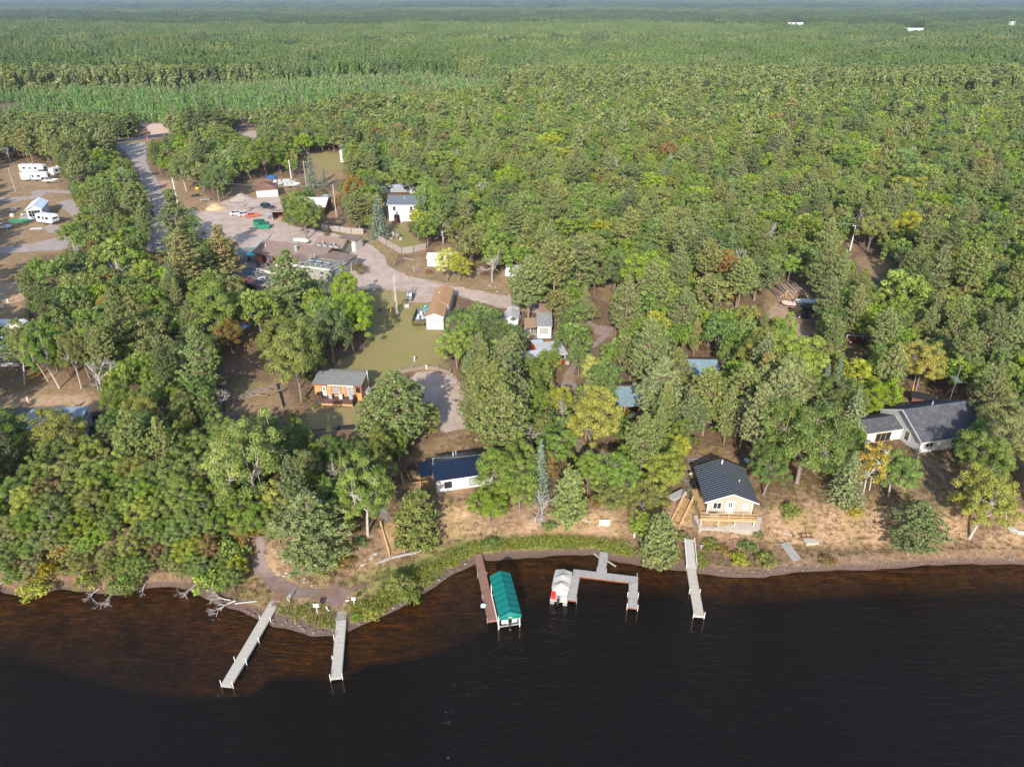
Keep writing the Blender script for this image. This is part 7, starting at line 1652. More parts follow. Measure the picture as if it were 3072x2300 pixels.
edging('timber wall around the top of the gravel parking lot', [('C', 0, 1195), ('C', 100, 1178), ('C', 210, 1158), ('C', 320, 1168), ('C', 430, 1205)], .35, .3, timber, posts=True, rails=2)
edging('timber edge along the right rim of the parking lot', [('C', 490, 1255), ('C', 530, 1300), ('C', 556, 1345), ('C', 610, 1338)]); edging('timber edge between orange cabin and parking lot', [('E', 1652, 490), ('E', 1660, 545), ('E', 1670, 610)], .4, rails=2)
edging('ruined timber crib wall left of the orange cabin', [('E', 295, 735), ('E', 420, 690), ('E', 540, 650), ('E', 650, 612)], .35, .3, timber, 'ruined_timber_wall', True, 3); edging('timber wall end turning down from the ruined crib', [('E', 655, 612), ('E', 680, 690), ('E', 705, 785)], .3, rails=2)
b = MB(); p0 = Vector(g('E', 480, 680))
for i in range(9): b.rbox(Vector((rnd.uniform(-4, 5), rnd.uniform(-.8, 1.6), .5+rnd.uniform(0, .6))), (rnd.uniform(1.2, 2.6), .14, .12), rnd.uniform(-.6, 1.2), 0, rnd.uniform(-.3, .3))
tag(b.build('plank_pile', timber, None, p0), 'heap of grey broken planks on the ruined crib wall', 'planks')
edging('low timber edge below the lawn of the orange cabin', [('E', 960, 975), ('E', 1100, 965), ('E', 1215, 955)]); tag(MB().box(-2, 2, -.35, .35, 0, .45).box(-1.9, 1.9, -.25, .25, .45, .5).build('planter', blackm, None, g('E', 1285, 955), .12), 'long black planter at the timber edge below the orange cabin', 'planter')
edging('log edging at the foot of the bank from the stairs along the grass', [('I', 1500, 545), ('I', 1640, 495), ('I', 1850, 450), ('I', 2050, 370)], .25, .3, greywood); edging('log curb along the front of the road by the lawn', [('B', 1440, 1284), ('B', 1600, 1278), ('B', 1770, 1288)], .2, .22); edging('log curb along the road right of the yellow tree', [('C', 65, 372), ('C', 250, 405), ('C', 480, 442)], .25, .22); edging('low timber planter on the road island', [('B', 1665, 1065), ('B', 1740, 1015), ('B', 1840, 1030)], .35, .3)
edging('log curb along the dark yard below the lodge', [('B', 470, 1242), ('B', 640, 1275), ('B', 850, 1308), ('B', 1020, 1320)], .25, .22, concm)
picnic('B', 1960, 1140, .3, 'brown picnic table on the road island left of the yellow tree', stainwood)
p = Vector(g('H', 345, 1625)); b = MB()
for x in (-.7, .7): b.beam((x, 0, .3), (x*.7, 3.4, .9), .08)
for y in (.2, 1.2, 2.2, 3.2): b.beam((-.9, y, .3+.18*y), (.9, y, .3+.18*y), .06)
b.beam((-1.2, .6, .5), (1.2, .9, .5), .06).beam((-1.4, 0, .2), (-.2, -.4, .1), .06).beam((0, .3, .3), (.2, 2.2, 1.3), .06)
tag(b.build('metal_frame', rust, None, p), 'rusty metal boat hoist frame lying on the right bank', 'frame')
p = Vector(g('H', 375, 1650)); tag(MB().box(-.9, .9, -.5, .5, .25, .35).box(-.85, .85, -.45, -.35, 0, .25).box(-.85, .85, .35, .45, 0, .25).build('platform', tanwood, None, p, .1), 'pale board platform at the foot of the rusty frame', 'platform')
a, q = Vector(g('P', 2352, 1632)), Vector(g('P', 2392, 1685)); t = thing('dock_section', 'loose weathered dock section leaning on the right bank', 'dock section', a); d_ = q-a; b = MB(); s_ = Vector((d_.y, -d_.x, 0)).normalized()
for i in range(12): c_ = d_*(i+.5)/12+Vector((0, 0, .3)); b.rbox(c_, (1.2, .2, .05), math.atan2(s_.y, s_.x))
b.build('planks', greywood, t); b = MB()
for k_ in (-.55, .55): b.beam(s_*k_+Vector((0, 0, .2)), d_+s_*k_+Vector((0, 0, .2)), .08, .15)
b.build('stringers', greywood, t)
tag(MB().box(-.5, .5, -.3, .3, .3, .4).box(-.45, -.35, -.25, .25, 0, .3).box(.35, .45, -.25, .25, 0, .3).build('bench', newwood, None, g('G', 1145, 1745)), 'small wooden bench on the slope below the beige cabin', 'bench')
# ---------------------------------------------------------------- vehicles
def wheel(t, x, y, r, w=.22):
    m = MB().disc((0, 0, 0), r, w, 14, 'Y').build('wheel', blackrub, t, (x, y, r)); MB().disc((0, 0, 0), r*.6, w+.03, 10, 'Y').build('rim', galv, m)
def car(name, label, cat, k, x, y, rot, body, L=4.8, W=1.8, kind='sedan', z=None):
    X, Y, Z = g(k, x, y); t = thing(name, label, cat, (X, Y, Z), rot); h = L/2; w = W/2
    if kind == 'sedan':
        MB().prism([(-h, .38), (-h*.97, .78), (-h*.55, .92), (h*.25, .9), (h*.92, .76), (h, .5), (h*.98, .28), (-h*.97, .25)], -w, w, lambda q: .06 if q > .7 else 0).build('body', body, t)
        MB().prism([(-h*.62, .9), (-h*.32, 1.30), (h*.08, 1.32), (h*.36, .89)], -w+.1, w-.1, lambda q: .16 if q > 1 else 0).build('window', glass, t); MB().prism([(-h*.33, 1.29), (-h*.3, 1.36), (h*.06, 1.37), (h*.09, 1.31)], -w+.24, w-.24).build('roof', body, t)
    elif kind == 'suv':
        MB().prism([(-h, .4), (-h, 1.0), (h*.3, 1.02), (h*.9, .96), (h, .7), (h, .35), (-h, .35)], -w, w, lambda q: .05 if q > .8 else 0).build('body', body, t); MB().prism([(-h*.97, 1.0), (-h*.9, 1.58), (h*.02, 1.6), (h*.3, 1.01)], -w+.07, w-.07, lambda q: .1 if q > 1.2 else 0).build('window', glass, t); MB().prism([(-h*.92, 1.56), (-h*.88, 1.68), (0, 1.69), (h*.03, 1.58)], -w+.14, w-.14).build('roof', body, t)
    else:
        MB().prism([(-h, .55), (-h, 1.05), (h*.05, 1.08), (h*.9, 1.0), (h, .75), (h, .45), (-h, .45)], -w, w, lambda q: .05 if q > .9 else 0).build('body', body, t); MB().prism([(-h*.15, 1.06), (-h*.08, 1.6), (h*.25, 1.62), (h*.5, 1.05)], -w+.07, w-.07, lambda q: .1 if q > 1.2 else 0).build('window', glass, t); MB().prism([(-h*.1, 1.58), (-h*.06, 1.7), (h*.22, 1.71), (h*.27, 1.6)], -w+.14, w-.14).build('roof', body, t)
    for a_ in (-h*.62, h*.62):
        for s in (-1, 1): wheel(t, a_, s*(w-.1), .34)
    for s in (-1, 1): MB().box(h-.03, h+.02, s*w*.7-.15, s*w*.7+.15, .58, .72).build('headlight', palegl, t); MB().box(-h-.02, -h+.03, s*w*.75-.14, s*w*.75+.14, .6, .75).build('tail_light', redp, t)
    MB().box(h-.02, h+.06, -w+.1, w-.1, .34, .48).build('bumper', chrome, t); MB().box(-h-.06, -h+.02, -w+.1, w-.1, .36, .5).build('rear_bumper', chrome, t)
    return t
car('classic_car', 'white old car, left of three parked in a row in the gravel yard', 'car', 'B', 318, 640, R(33), white); car('classic_car', 'dull pinkish grey old car between the white and orange cars', 'car', 'B', 386, 648, R(33), S('pinkgrey', (.55, .47, .46), .08, 2, .45)); car('classic_car', 'bright orange old car, right of three parked in a row', 'car', 'B', 452, 657, R(33), orangep)
car('parked_suv', 'dark blue black sport utility vehicle beside the garage driveway', 'car', 'B', 582, 585, R(-28), S('midnight', (.015, .02, .03), .1, 2, .25, .6), 4.9, 1.9, 'suv')
car('parked_car', 'dark car parked at the right end of the grey tiny house', 'car', 'D', 738, 1328, R(35), blackm, 4.6, 1.8, 'suv'); car('parked_car', 'grey car at the left edge of the campground', 'car', 'A', 30, 1112, R(15), S('silver', (.35, .37, .39), .05, 2, .3, .5), 4.6, 1.8, 'suv')
tk = car('pickup_truck', 'maroon pickup with pale tubular rack in the shaded clearing on the right', 'pickup', 'L', 1350, 935, R(-10), S('maroon', (.12, .02, .025), .1, 2, .4), 5.4, 1.9, 'pickup'); b = MB()
for s in (-.9, .9):
    b.beam((-2.6, s, 1.9), (.5, s, 1.9), .07)
    for x in (-2.6, -1, .5): b.beam((x, s, 1.0), (x, s, 1.9), .07)
b.beam((-2.6, -.9, 1.9), (-2.6, .9, 1.9), .07).beam((.5, -.9, 1.9), (.5, .9, 1.9), .07).build('rack', pipewhite, tk)
# utility side by side
X, Y, Z = g('C', 82, 580); t = thing('utility_vehicle', 'grey green open utility vehicle parked left of the tan roofed cabin', 'off-road vehicle', (X, Y+1.2, Z), R(-95))
MB().prism([(-1.4, .5), (-1.4, .95), (-.3, .9), (.6, .8), (1.3, .85), (1.45, .5), (1.2, .35), (-1.3, .35)], -.72, .72).build('body', S('army', (.18, .21, .18), .1), t); b = MB()
for s in (-.65, .65): b.tube([(-.6, s, .8), (-.5, s, 1.75), (.35, s, 1.75), (.8, s, .9)], .04)
b.build('roll_cage', blackm, t); MB().box(-.6, .4, -.66, .66, 1.76, 1.82).build('roof', S('army2', (.25, .28, .26), .1), t); MB().box(-.5, .0, -.6, .6, .7, .85).box(-.55, -.45, -.6, .6, .85, 1.35).build('seat', blackm, t)
for x in (-.95, .95):
    for s in (-.7, .7): wheel(t, x, s, .34, .26)
MB().add([(.38, -.6, 1.7), (.38, .6, 1.7), (.78, .6, .95), (.78, -.6, .95), (.41, -.6, 1.7), (.41, .6, 1.7), (.81, .6, .95), (.81, -.6, .95)], [(0, 1, 2, 3), (7, 6, 5, 4), (0, 4, 5, 1), (1, 5, 6, 2), (2, 6, 7, 3), (3, 7, 4, 0)]).build('windscreen', palegl, t)
p = Vector(g('C', 60, 628)); t = thing('wood_steps', 'small grey steps at the front of the gravel pad by the utility vehicle', 'steps', p)
for i in range(3): MB().box(-.55, .55, -.25*i-.12, -.25*i+.15, 0, .6-.2*i).build('tread', tanwood, t)
# recreational vehicles
def rv(label, k, x, y, rot, L, W=2.5, fifth=False, z=None, name='camper_trailer', slide=True):
    X, Y, Z = g(k, x, y); t = thing(name, label, 'camper', (X, Y, Z), rot)
    pr = [(0, .7), (L*.72, .7), (L*.74, 1.5), (L, 1.6), (L, 2.6), (L*.96, 3.25), (L*.7, 3.4), (0, 3.3)] if fifth else [(0, .6), (L*.9, .6), (L, 1.2), (L*.995, 2.3), (L*.94, 3.0), (L*.85, 3.1), (.1, 3.0)]
    MB().prism(pr, 0, W).build('body', S('rv_white', (.65, .65, .64), .04, 2, .4, .4), t); MB().prism([(.3, .75), (L*.7, .75), (L*.7, 1.15), (.3, 1.05)], -.02, 0).build('stripe', S('rv_stripe', (.40, .41, .43), .1), t)
    for q, x_ in enumerate((L*.15, L*.42, L*.62)): window(t, (x_, 0, 1.7), 0, 1.1 if q != 1 else .7, .7, fmat=blackm, fw=.05)
    for x_ in (L*.38, L*.38+.85): wheel(t, x_, .1, .38); wheel(t, x_, W-.1, .38)
    MB().box(L*.45, L*.45+.9, W/2-.4, W/2+.4, 3.3 if fifth else 3.02, 3.62 if fifth else 3.35).build('air_conditioner', white, t); MB().box(L*.2, L*.2+.5, W/2-.25, W/2+.25, 3.2 if fifth else 3.0, 3.5 if fifth else 3.2).build('roof_vent', palegl, t)
    e = .995*L if not fifth else L; MB().add([(e+.01, W*.15, 1.9), (e+.01, W*.85, 1.9), (e-.02+.03, W*.85, 2.4), (e+.01, W*.15, 2.4)], [(0, 1, 2, 3)]).box(e-.05, e+.02, W*.2, W*.8, 1.85, 2.35).build('front_window', glass, t)
    if slide: MB().box(L*.1, L*.36, -.7, -.03, .9, 2.9).build('slide_out', S('rv_white', (.65, .65, .64), .04, 2, .4, .4), t)
    return t
rv('rear one of two white fifth wheel campers side by side in the left campground', 'A', 178, 632, R(-4), 10.2, fifth=True, slide=False); rv('front one of two white fifth wheel campers side by side in the left campground', 'A', 190, 705, R(2), 10.2, fifth=True)
rv('white camper seen end on at the right of the two fifth wheels', 'A', 470, 660, R(70), 7.5, fifth=False, slide=False)
rv('white travel trailer with rounded dark nose window by the little park model', 'A', 322, 1065, R(-22), 7.2, slide=False)
X, Y, Z = g('A', 250, 1032); t = thing('park_model', 'white park model cabin with tall gable window and pale metal roof in the campground', 'cabin', (X, Y, Z), R(20)); gable_walls(0, 4.2, 0, 10.5, -.1, 3.1, 1.1, 'y').build('wall', S('pm_wall', (.60, .63, .67), .05, 2, .6, bumpw=('Z', .25)), t); b, tt = gable_roof(0, 4.2, 0, 10.5, 3.1, 1.1, 'y', .35, .12, rib=.7, end=.35); RIBS[0].build('standing_seam', S('pm_roof', (.50, .57, .64), .06, 2, .4), b.build('roof', S('pm_roof', (.50, .57, .64), .06, 2, .4), t)); rakes(0, 4.2, 0, 10.5, 3.1, 1.1, 'y', .35, tt, .35).build('fascia', white, t)
window(t, (.45, 0, .8), 0, 3.3, 1.9, nx=4, nz=2); window(t, (0, 8, 1.3), -math.pi/2, 1.4, 1.0)
MB().box(-3.2, -.1, 1, 8, .0, .12).build('deck', greywood, t)
p = g('A', 180, 1040); o = MB().box(-3.2, 2.8, -2.2, 2.2, .0, .05).build('turf_mat', S('green_turf', (.03, .28, .12), .1), None, (p[0], p[1], p[2]+.03), R(20)); tag(o, 'bright green turf mat laid beside the park model', 'mat')
p = g('A', 315, 1112); tag(MB().box(-1.7, 1.7, -1.0, 1.0, 0, .06).build('patio_mat', white, None, (p[0], p[1], p[2]+.03), R(14)), 'pale patio mat in front of the travel trailer', 'mat')
tag(MB().ball((0, 0, .5), .7, .7, .5).disc((0, 0, .25), .65, .5).build('covered_item', white, None, g('A', 108, 1005)), 'white covered round item left of the green turf mat', 'cover')
tag(MB().box(-.9, .9, -.5, .5, 0, .9).box(-.95, .95, -.55, .55, .9, 1.0).build('cabinet', galv, None, g('A', 130, 955)), 'grey deck box behind the park model', 'box')
chair(g('A', 190, 1010), 0, 'chair on the green turf mat', tanwood)
# boats on trailers
def boat_trailer(label, k, x, y, rot, L, hullm=white, cover=None):
    X, Y, Z = g(k, x, y); t = thing('boat_on_trailer', label, 'boat', (X, Y, Z+.55), rot); s = L/6
    MB().loft([[(p[1], -p[0], p[2]) for p in hull(yy*s, w_*s, zk, zs)] for yy, w_, zk, zs in ((-2.7, 1.0, .1, .85), (-1, 1.1, .08, .9), (1, 1.02, .1, .98), (2.2, .6, .3, 1.08), (2.9, .06, .65, 1.15))]).build('hull', hullm, t)
    if cover: MB().loft([[(yy*s, -1.02*s*w_, .9), (yy*s, 0, hh), (yy*s, 1.02*s*w_, .9)] for yy, w_, hh in ((-2.7, 1, 1.2), (0, 1.08, 1.5), (1.2, .95, 1.45), (2.8, .1, 1.15))]).build('cover', cover, t)
    else: MB().box(-.3*s, .1*s, -.8*s, .8*s, .8, 1.35).box(-1.6*s, -1.2*s, -.7*s, .7*s, .8, 1.15).build('console', palegl, t)
    MB().beam((-2.6*s, -.7, .05), (2.2*s, -.7, .05), .08).beam((-2.6*s, .7, .05), (2.2*s, .7, .05), .08).beam((2.2*s, -.7, .05), (3.6*s, 0, .0), .08).beam((2.2*s, .7, .05), (3.6*s, 0, .0), .08).build('trailer_frame', galv, t)
    for s_ in (-.95, .95): MB().disc((-.6*s, s_, -.2), .33, .2, 12, 'Y').build('wheel', blackrub, t)
    MB().box(-2.95*s, -2.65*s, -.2, .2, .4, 1.3).build('outboard_motor', blackm, t)
boat_trailer('white boat, rearmost of those on trailers right of the garage', 'B', 700, 378, R(12), 7); boat_trailer('white boat in the middle of those on trailers right of the garage', 'B', 745, 392, R(12), 7, white, palegl); boat_trailer('white boat nearest the grass among those on trailers', 'B', 788, 408, R(14), 6.5)
boat_trailer('white boat on a trailer behind the white roofed shed', 'B', 1060, 520, R(60), 6, white, palegl); boat_trailer('white boat on a trailer in front of the two fifth wheel campers', 'A', 440, 718, R(5), 6)
boat_trailer('small white and orange watercraft on a trailer in the right clearing', 'L', 755, 640, R(168), 3.2, S('white_orange', (.62, .40, .33), .3)); boat_trailer('boat under pale blue tarp beside the log pile', 'L', 905, 630, R(170), 5.6, galv, S('paleblue_tarp', (.38, .45, .50), .12))
p = Vector(g('L', 868, 715)); t = thing('utility_trailer', 'dark empty utility trailer in the right clearing', 'trailer', p, R(-28)); MB().box(-2, 1.6, -1, 1, .45, .55).box(-2, 1.6, -1, -.94, .55, .95).box(-2, 1.6, .94, 1, .55, .95).box(1.54, 1.6, -.93, .93, .55, .95).build('bed', blackm, t); MB().beam((1.6, 0, .5), (3., 0, .5), .1).build('drawbar', blackm, t)
for s in (-1.12, 1.12): wheel(t, -.3, s, .35, .2)
p = Vector(g('L', 905, 690)); t = thing('dark_trailer', 'black lidded trailer right behind the utility trailer', 'trailer', p+Vector((1.2, 1.2, 0)), R(-20)); MB().prism([(-1.8, .5), (1.8, .5), (1.8, 1.2), (-1.8, 1.35)], -1, 1).build('box', S('black_tarp', (.03, .028, .03), .3), t)
for s in (-1.1, 1.1): wheel(t, 0, s, .35, .2)
# log pile
a, q = Vector(g('L', 660, 552)), Vector(g('L', 960, 560)); d_ = (q-a); LL = d_.length; n_ = 0
for row in range(5):
    m_ = 26-row*3
    for i in range(m_):
        c_ = a+d_*((i+.5+row*1.4)/26)+Vector((0, 0, .22+.36*row)); l_ = rnd.uniform(4.2, 5.6); r_ = rnd.uniform(.17, .24); o = MB().tube([(0, 0, 0), (rnd.uniform(-.6, .2), l_, rnd.uniform(-.05, .3))], [r_, r_*.75], 7).build('log', [timber, bark, S('cut_log', (.38, .24, .14), .25, 5)][(i+row) % 3], None, c_+Vector((0, rnd.uniform(-.5, .3), 0))); tag(o, 'rough log stacked in the log pile of the right clearing', 'log', 'logs of the log pile')
tag(MB().tube([(0, 0, .15), (4, .4, .2)], .14, 6).build('log', S('pale_log', (.55, .47, .38), .15), None, g('L', 1040, 858)), 'single pale log lying at the edge of the right clearing', 'log')
# dumpsters
for k_, x, y, rz, l in (('B', 510, 735, .2, 'rear one of two green dumpsters in the gravel yard'), ('B', 550, 758, .25, 'front one of two green dumpsters in the gravel yard')):
    X, Y, Z = g(k_, x, y); t = thing('dumpster', l, 'dumpster', (X, Y, Z), rz); MB().prism([(-1.5, .15), (1.5, .15), (1.7, 1.3), (1.5, 1.5), (-1.5, 1.5), (-1.7, 1.3)], -.9, .9).build('bin', greenp, t); MB().slab([(-1.55, -.95, 1.5), (1.55, -.95, 1.5), (1.55, .95, 1.85), (-1.55, .95, 1.85)], .08).build('lid', S('lid_green', (.01, .10, .06), .2), t); MB().box(-1.75, 1.75, -.98, -.9, .7, .9).build('rib', greenp, t)
# little things by the sand pile
tag(MB().rbox((0, 0, .35), (2.6, 1.0, .5), .3).beam((-1.2, -.4, .3), (1.5, .5, 1.), .12).beam((1.3, .3, .2), (2.4, .7, .2), .1).build('farm_implement', blackm, None, g('A', 1690, 835)), 'dark machinery parts lying left of the flatbed by the roadside oak', 'machinery'); tag(MB().box(-1.6, 1.6, -.8, .8, .35, .5).box(-1.5, -1.3, -.8, .8, 0, .35).box(1.3, 1.5, -.8, .8, 0, .35).build('flatbed', galv, None, g('A', 1775, 868), .15), 'flat grey trailer bed by the roadside oak', 'trailer'); tag(MB().ball((0, 0, .45), .8, .4, .4).box(-.4, .4, -.3, .3, 0, .3).build('toy_tractor', yellowp, None, g('A', 1705, 772)), 'small yellow machine under the roadside oak', 'machine')
tag(MB().ball((0, 0, .6), 2.2, 1.0, .7, 10, 5).box(-1.4, 1.4, -.7, .7, 0, .4).build('tarp', bluep, None, g('B', 610, 330)), 'dark blue tarp covered thing behind the garage', 'tarp')
X, Y, Z = g('P', 1935, 1312); t = thing('parked_car', 'pale blue car mostly hidden behind trees below the smaller teal roof', 'car', (X, Y, Z), 0); MB().prism([(-2.2, .4), (-2.2, .9), (2., .9), (2.2, .4)], -.9, .9).build('body', S('sky_car', (.25, .32, .36), .05, 2, .3, .5), t); MB().prism([(-1.5, .9), (-1.1, 1.4), (.6, 1.42), (1.2, .9)], -.8, .8).build('window', glass, t)
for x in (-1.4, 1.4):
    for s in (-.8, .8): wheel(t, x, s, .33)
X, Y, Z = g('D', 312, 935); t = thing('kayak', 'orange yellow kayak lying on the dry campground slope', 'kayak', (X, Y, Z+.12), R(68)); hk = lambda y, w: [(y, w*math.cos(a_), .16*math.sin(a_)) for a_ in [2*math.pi*i/10 for i in range(10)]]
MB().loft([hk(-1.5, .03), hk(-1.1, .25), hk(-.4, .38), (hk(.4, .38)), hk(1.1, .25), hk(1.5, .03)]).build('hull', yellowp, t); MB().rbox((.05, 0, .15), (1.0, .36, .06)).build('cockpit', redp, t)
X, Y, Z = g('D', -40, 850); t = thing('park_model', 'white cabin with railed porch cut by the left edge of the photo', 'cabin', (X, Y, Z), 0); MB().box(-6, 4.8, 2.4, 6, 0, 2.8).build('wall', whiteside, t); MB().slab([(-6.2, -.2, 2.8), (5., -.2, 2.8), (5., 6.2, 3.3), (-6.2, 6.2, 3.3)], .15).build('roof', white, t); MB().box(-6, 4.8, 0, 2.3, .5, .65).build('porch_floor', white, t); railing(t, [(-6, .05, .65), (4.7, .05, .65), (4.7, 2.2, .65)], .95, blackm, bal=.3); MB().box(-6, 4.8, -.02, .02, -.1, .6).build('skirting', white, t)
t = thing('camper_trailer', 'white camper roof beyond the slender leaning trees', 'camper', g('D', -30, 600), 0); MB().prism([(0, .6), (6, .6), (6, 2.6), (5.4, 3.0), (.4, 3.0), (0, 2.6)], 0, 2.4).build('body', S('rv_white', (.65, .65, .64), .04, 2, .4, .4), t); window(t, (1, 0, 1.6), 0, 1.2, .7); MB().disc((3, .05, .35), .35, .25, 12, 'Y').build('wheel', blackrub, t)
picnic('D', 270, 830, .3, 'weathered picnic table among the slender leaning trees', timber)
# ---------------------------------------------------------------- poles and wires
def pole(k, x, y, h, label, arm=True, mat=timber, lamp=False, box=False):
    X, Y, Z = g(k, x, y); t = thing('utility_pole', label, 'pole', (X, Y, Z)); MB().tube([(0, 0, -.3), (0, 0, h)], [.17, .12], 8).build('shaft', mat, t)
    if arm: MB().beam((-.9, 0, h-.5), (.9, 0, h-.5), .1).build('crossarm', mat, t)
    for s in ((-.7, .7) if arm else (0,)): MB().disc((s, 0, h-.32 if arm else h+.08), .07, .2, 8).build('insulator', white, t)
    if box: MB().disc((.32, 0, h-1.6), .26, .8, 10).build('transformer', galv, t)
    if lamp: MB().beam((0, 0, h-.2), (.9, -.3, h-.1), .06).box(.7, 1.15, -.42, -.18, h-.2, h-.05).build('lamp_head', palegl, t)
    return Vector((X, Y, Z+h))
P1 = pole('B', 1172, 680, 11, 'tall wooden utility pole left of the orange maple', False, barkpale); P2 = pole('B', 1692, 1510, 9.6, 'weathered utility pole with a lamp on the lawn', False, barkpale, True); P2b = pole('B', 1680, 1475, 8.4, 'second shorter pole beside the lamp pole on the lawn', False, barkpale)
P3 = pole('A', 1535, 890, 8.5, 'pale utility pole beside the gravel road and tall white pine', False, pipewhite); P4 = pole('A', 230, 838, 9.5, 'reddish brown pole in front of the fifth wheel campers', False, barkred); P5 = pole('L', 1285, 145, 7.5, 'pale utility pole with transformer in the right wood', True, pipewhite, False, True)
P6 = pole('B', 912, 395, 9, 'slim pole with floodlight beside the larger blue spruce', False, barkpale, True); P7 = pole('B', 782, 330, 7, 'slim pale pole behind the boat trailers', False, pipewhite); P8 = pole('A', 135, 790, 8, 'slim pole at the left campground bend', False, galv)
def wire(label, pts, sag=.6, r=.025):
    a = pts[0]; b = MB(); pp = []
    for u, v in zip(pts, pts[1:]): pp += [u+(v-u)*i/8-Vector((0, 0, sag*4*(i/8)*(1-i/8)))-a for i in range(9)]
    b.tube(pp, r, 4); tag(b.build('power_line', S('wire', (.28, .28, .28), .1), None, a), label, 'wire')
wire('power line from the roadside pole to the pole by the orange maple', [P3, P1], 1.2); wire('power line from the roadside pole to the left', [P3, P3+Vector((-38, 6, -1))], .6); wire('power line through the right wood past the transformer pole', [P5+Vector((-75, 18, 1)), P5, P5+Vector((55, -18, -.5))], 1.5, .035); wire('power line from the lamp pole to the pole by the orange maple', [P2, P1], 1.0)
wire('service wire to the roof of the white cabin', [Vector((-11.6, 84.4, 8.3)), Vector((0, 86.5, 8.6)), Vector((14, 95, 9.2))], .5, .02)
a = P2-Vector((0, 0, 1)); q = Vector(g('B', 1620, 1565)); t = thing('guy_wire', 'yellow sleeved guy wire of the lamp pole on the lawn', 'wire', q); MB().tube([(0, 0, 0), a-q], .03, 4).build('cable', galv, t); MB().tube([(0, 0, 0), (a-q)*.45], .07, 6).build('sleeve', yellowp, t)
a = Vector((c4.x+10, c4.y+22, 11)); q = Vector(g('H', 1242, 385)); t = thing('guy_wire', 'yellow sleeved guy wire behind the grey shingled house', 'wire', q); MB().tube([(0, 0, 0), (.3, 1.2, 6)], .03, 4).build('cable', galv, t); MB().tube([(0, 0, 0), (.15, .6, 2.6)], .07, 6).build('sleeve', yellowp, t)
# stop sign
X, Y, Z = g('A', 1278, 372); t = thing('stop_sign', 'red octagonal stop sign where the gravel road meets the highway', 'sign', (X, Y, Z)); MB().beam((0, .05, -.2), (0, .05, 2.4), .07).build('post', galv, t); pn = MB().add([(.42*math.cos(R(22.5+45*i)), yy, 2.4+.42*math.sin(R(22.5+45*i))) for yy in (-.02, .0) for i in range(8)], [tuple(range(8)), tuple(range(15, 7, -1))]+[(i, 8+i, 8+(i+1) % 8, (i+1) % 8) for i in range(8)]).build('panel', S('stop_red', (.55, .03, .03), .05), t)
fc = bpy.data.curves.new('lettering', 'FONT'); fc.body = 'STOP'; fc.size = .27; fc.align_x = 'CENTER'; fc.align_y = 'CENTER'; lo_ = bpy.data.objects.new('text', fc); COL.objects.link(lo_)
bpy.context.view_layer.update(); me = bpy.data.meshes.new_from_object(lo_.evaluated_get(bpy.context.evaluated_depsgraph_get())); bpy.data.objects.remove(lo_); me.materials.clear(); me.materials.append(white); lo_ = link('lettering', me, pn, (0, -.026, 2.4)); lo_.rotation_euler = (R(90), 0, 0)
# ---------------------------------------------------------------- far buildings and pylon
def far(name, label, cat, x0, x1, y, hpx, wallm, roofm, depth=14, flat=False):
    a = Vector((*at(x0, y, 4.), 4.)); b_ = Vector((*at(x1, y, 4.), 4.)); L = (b_-a).length; h = hpx/FPX*a.y; t = thing(name, label, cat, a, frame2(a, b_)[0])
    if flat: MB().box(0, L, 0, depth, 0, h).build('wall', wallm, t); MB().box(-.5, L+.5, -.5, depth+.5, h+.02, h+.9).build('roof', roofm, t)
    else: gable_walls(0, L, 0, depth, 0, h*.62, h*.38, 'x').build('wall', wallm, t); gable_roof(0, L, 0, depth, h*.62, h*.38, 'x', .8, .4)[0].build('roof', roofm, t)
    n_ = max(3, int(L/5))
    for i in range(n_): MB().box(L*(i+.3)/n_, L*(i+.7)/n_, -.12, -.02, h*.15, h*.5).build('window', glass, t)
far('far_house', 'long pale roofed house far off in the forest at the upper right', 'house', 2364, 2408, 90, 17, S('far_white', (.62, .64, .64), .05), S('far_roof', (.42, .39, .38), .05)); far('far_warehouse', 'long white flat building far off at the upper right', 'building', 2716, 2774, 104, 14, whiteside, white, 18, True)
far('far_house', 'tiny white house near the far pylon', 'house', 2910, 2926, 94, 10, white, white, 10); far('far_house', 'tiny white building glimpsed at the edge of the far clearing', 'house', 2880, 2890, 90, 8, white, palegl, 8)
a = Vector((*at(2870, 103, 4.), 4.)); tag(MB().ball((0, 0, 3), 32, 12, 6, 12, 5).build('sand_heap', S('pile_sand', (.55, .36, .2), .25, 9, .95), None, a), 'orange sand heap in the far clearing at the upper right', 'pile')
for i, (x, y) in enumerate(((2664, 214), (2694, 212), (2932, 226))): X, Y = at(x, y, 4.); t = thing('white_trailer', ('left', 'middle', 'right')[i]+' of three white trailer roofs glimpsed far in the right wood', 'trailer', (X, Y, 4.)); MB().box(-2, 2, -2, 2, 8, 10.6).box(-1.9, 1.9, -1.8, 1.8, 0, 8).build('body', whitemetal, t); MB().box(-2.1, 2.1, -2.1, 2.1, 10.61, 10.9).build('roof', white, t)
X, Y = at(3027, 102, 4.); hp = 30/FPX*Y; t = thing('pylon', 'pale lattice power pylon far off at the upper right', 'pylon', (X, Y, 4.)); b = MB()
for sx in (-1, 1):
    for sy in (-1, 1): b.beam((sx*4, sy*4, 0), (sx*.8, sy*.8, hp), .7)
for i in range(6): z0, z1 = hp*i/6, hp*(i+1)/6; w0, w1 = 4-3.2*i/6, 4-3.2*(i+1)/6; b.beam((-w0, -w0, z0), (w1, -w1, z1), .45); b.beam((w0, -w0, z0), (-w1, -w1, z1), .45)
b.build('lattice', S('pylon_steel', (.60, .62, .63), .05), t)
for z_ in (.62, .78, .93): MB().beam((-7, 0, hp*z_), (7, 0, hp*z_), .7).build('crossarm', S('pylon_steel', (.60, .62, .63), .05), t)

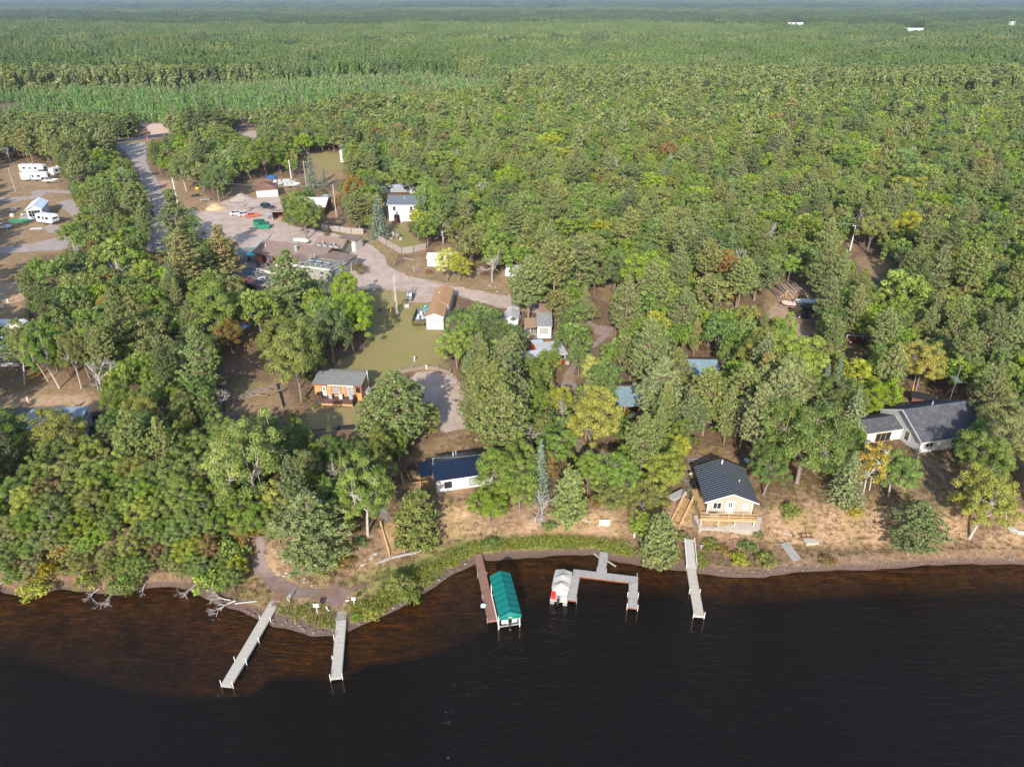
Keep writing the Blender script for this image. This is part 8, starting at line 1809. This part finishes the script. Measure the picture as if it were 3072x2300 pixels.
# ================================================================ air, sky, sun, camera
m, nt, out = newmat('haze'); pv = N(nt, 'ShaderNodeVolumePrincipled'); pv.inputs['Color'].default_value = (.62, .76, .95, 1); pv.inputs['Density'].default_value = HAZE; pv.inputs['Anisotropy'].default_value = .2
nt.links.new(pv.outputs[0], out.inputs['Volume'])
if HAZE > 0:
    o = MB().box(-9500, 9500, -280, 13000, -8, 75).build('haze', m); o['kind'] = 'stuff'; o['label'] = 'pale blue haze over the far forest'; o['category'] = 'haze'
ELEV, AZ = R(27.5), math.atan2(.13, 1)
w = bpy.data.worlds.new('World'); sc.world = w; w.use_nodes = True; nt = w.node_tree; bg = nt.nodes['Background']
sky = nt.nodes.new('ShaderNodeTexSky'); sky.sky_type = 'NISHITA'; sky.sun_disc = False; sky.sun_elevation = ELEV; sky.sun_rotation = math.pi+AZ; sky.air_density = 1.0; sky.dust_density = 1.2; sky.altitude = 300
nt.links.new(sky.outputs[0], bg.inputs[0]); bg.inputs[1].default_value = SKY
sl = bpy.data.lights.new('sun', 'SUN'); sl.energy = SUN; sl.angle = R(.53); sl.color = (1, .93, .82); so = bpy.data.objects.new('sun', sl); COL.objects.link(so)
dv = Vector((math.sin(AZ)*math.cos(ELEV), math.cos(AZ)*math.cos(ELEV), -math.sin(ELEV))); so.rotation_euler = dv.to_track_quat('-Z', 'Y').to_euler()
cam = bpy.data.cameras.new('camera'); cam.sensor_fit = 'HORIZONTAL'; cam.sensor_width = 34.6; cam.lens = 24; cam.clip_start = 1; cam.clip_end = 60000
co = bpy.data.objects.new('camera', cam); COL.objects.link(co); co.location = (0, 0, CAMH); co.rotation_euler = (math.pi/2-PITCH, 0, 0); sc.camera = co
sc.view_settings.view_transform = 'Standard'; sc.view_settings.look = 'None'; sc.view_settings.exposure = EXPO; sc.view_settings.gamma = 1
c_ = sc.cycles; c_.max_bounces = 6; c_.diffuse_bounces = 3; c_.glossy_bounces = 2; c_.transmission_bounces = 2; c_.transparent_max_bounces = 8; c_.volume_bounces = 0
c_.caustics_reflective = False; c_.caustics_refractive = False; c_.sample_clamp_indirect = 4; c_.use_denoising = True
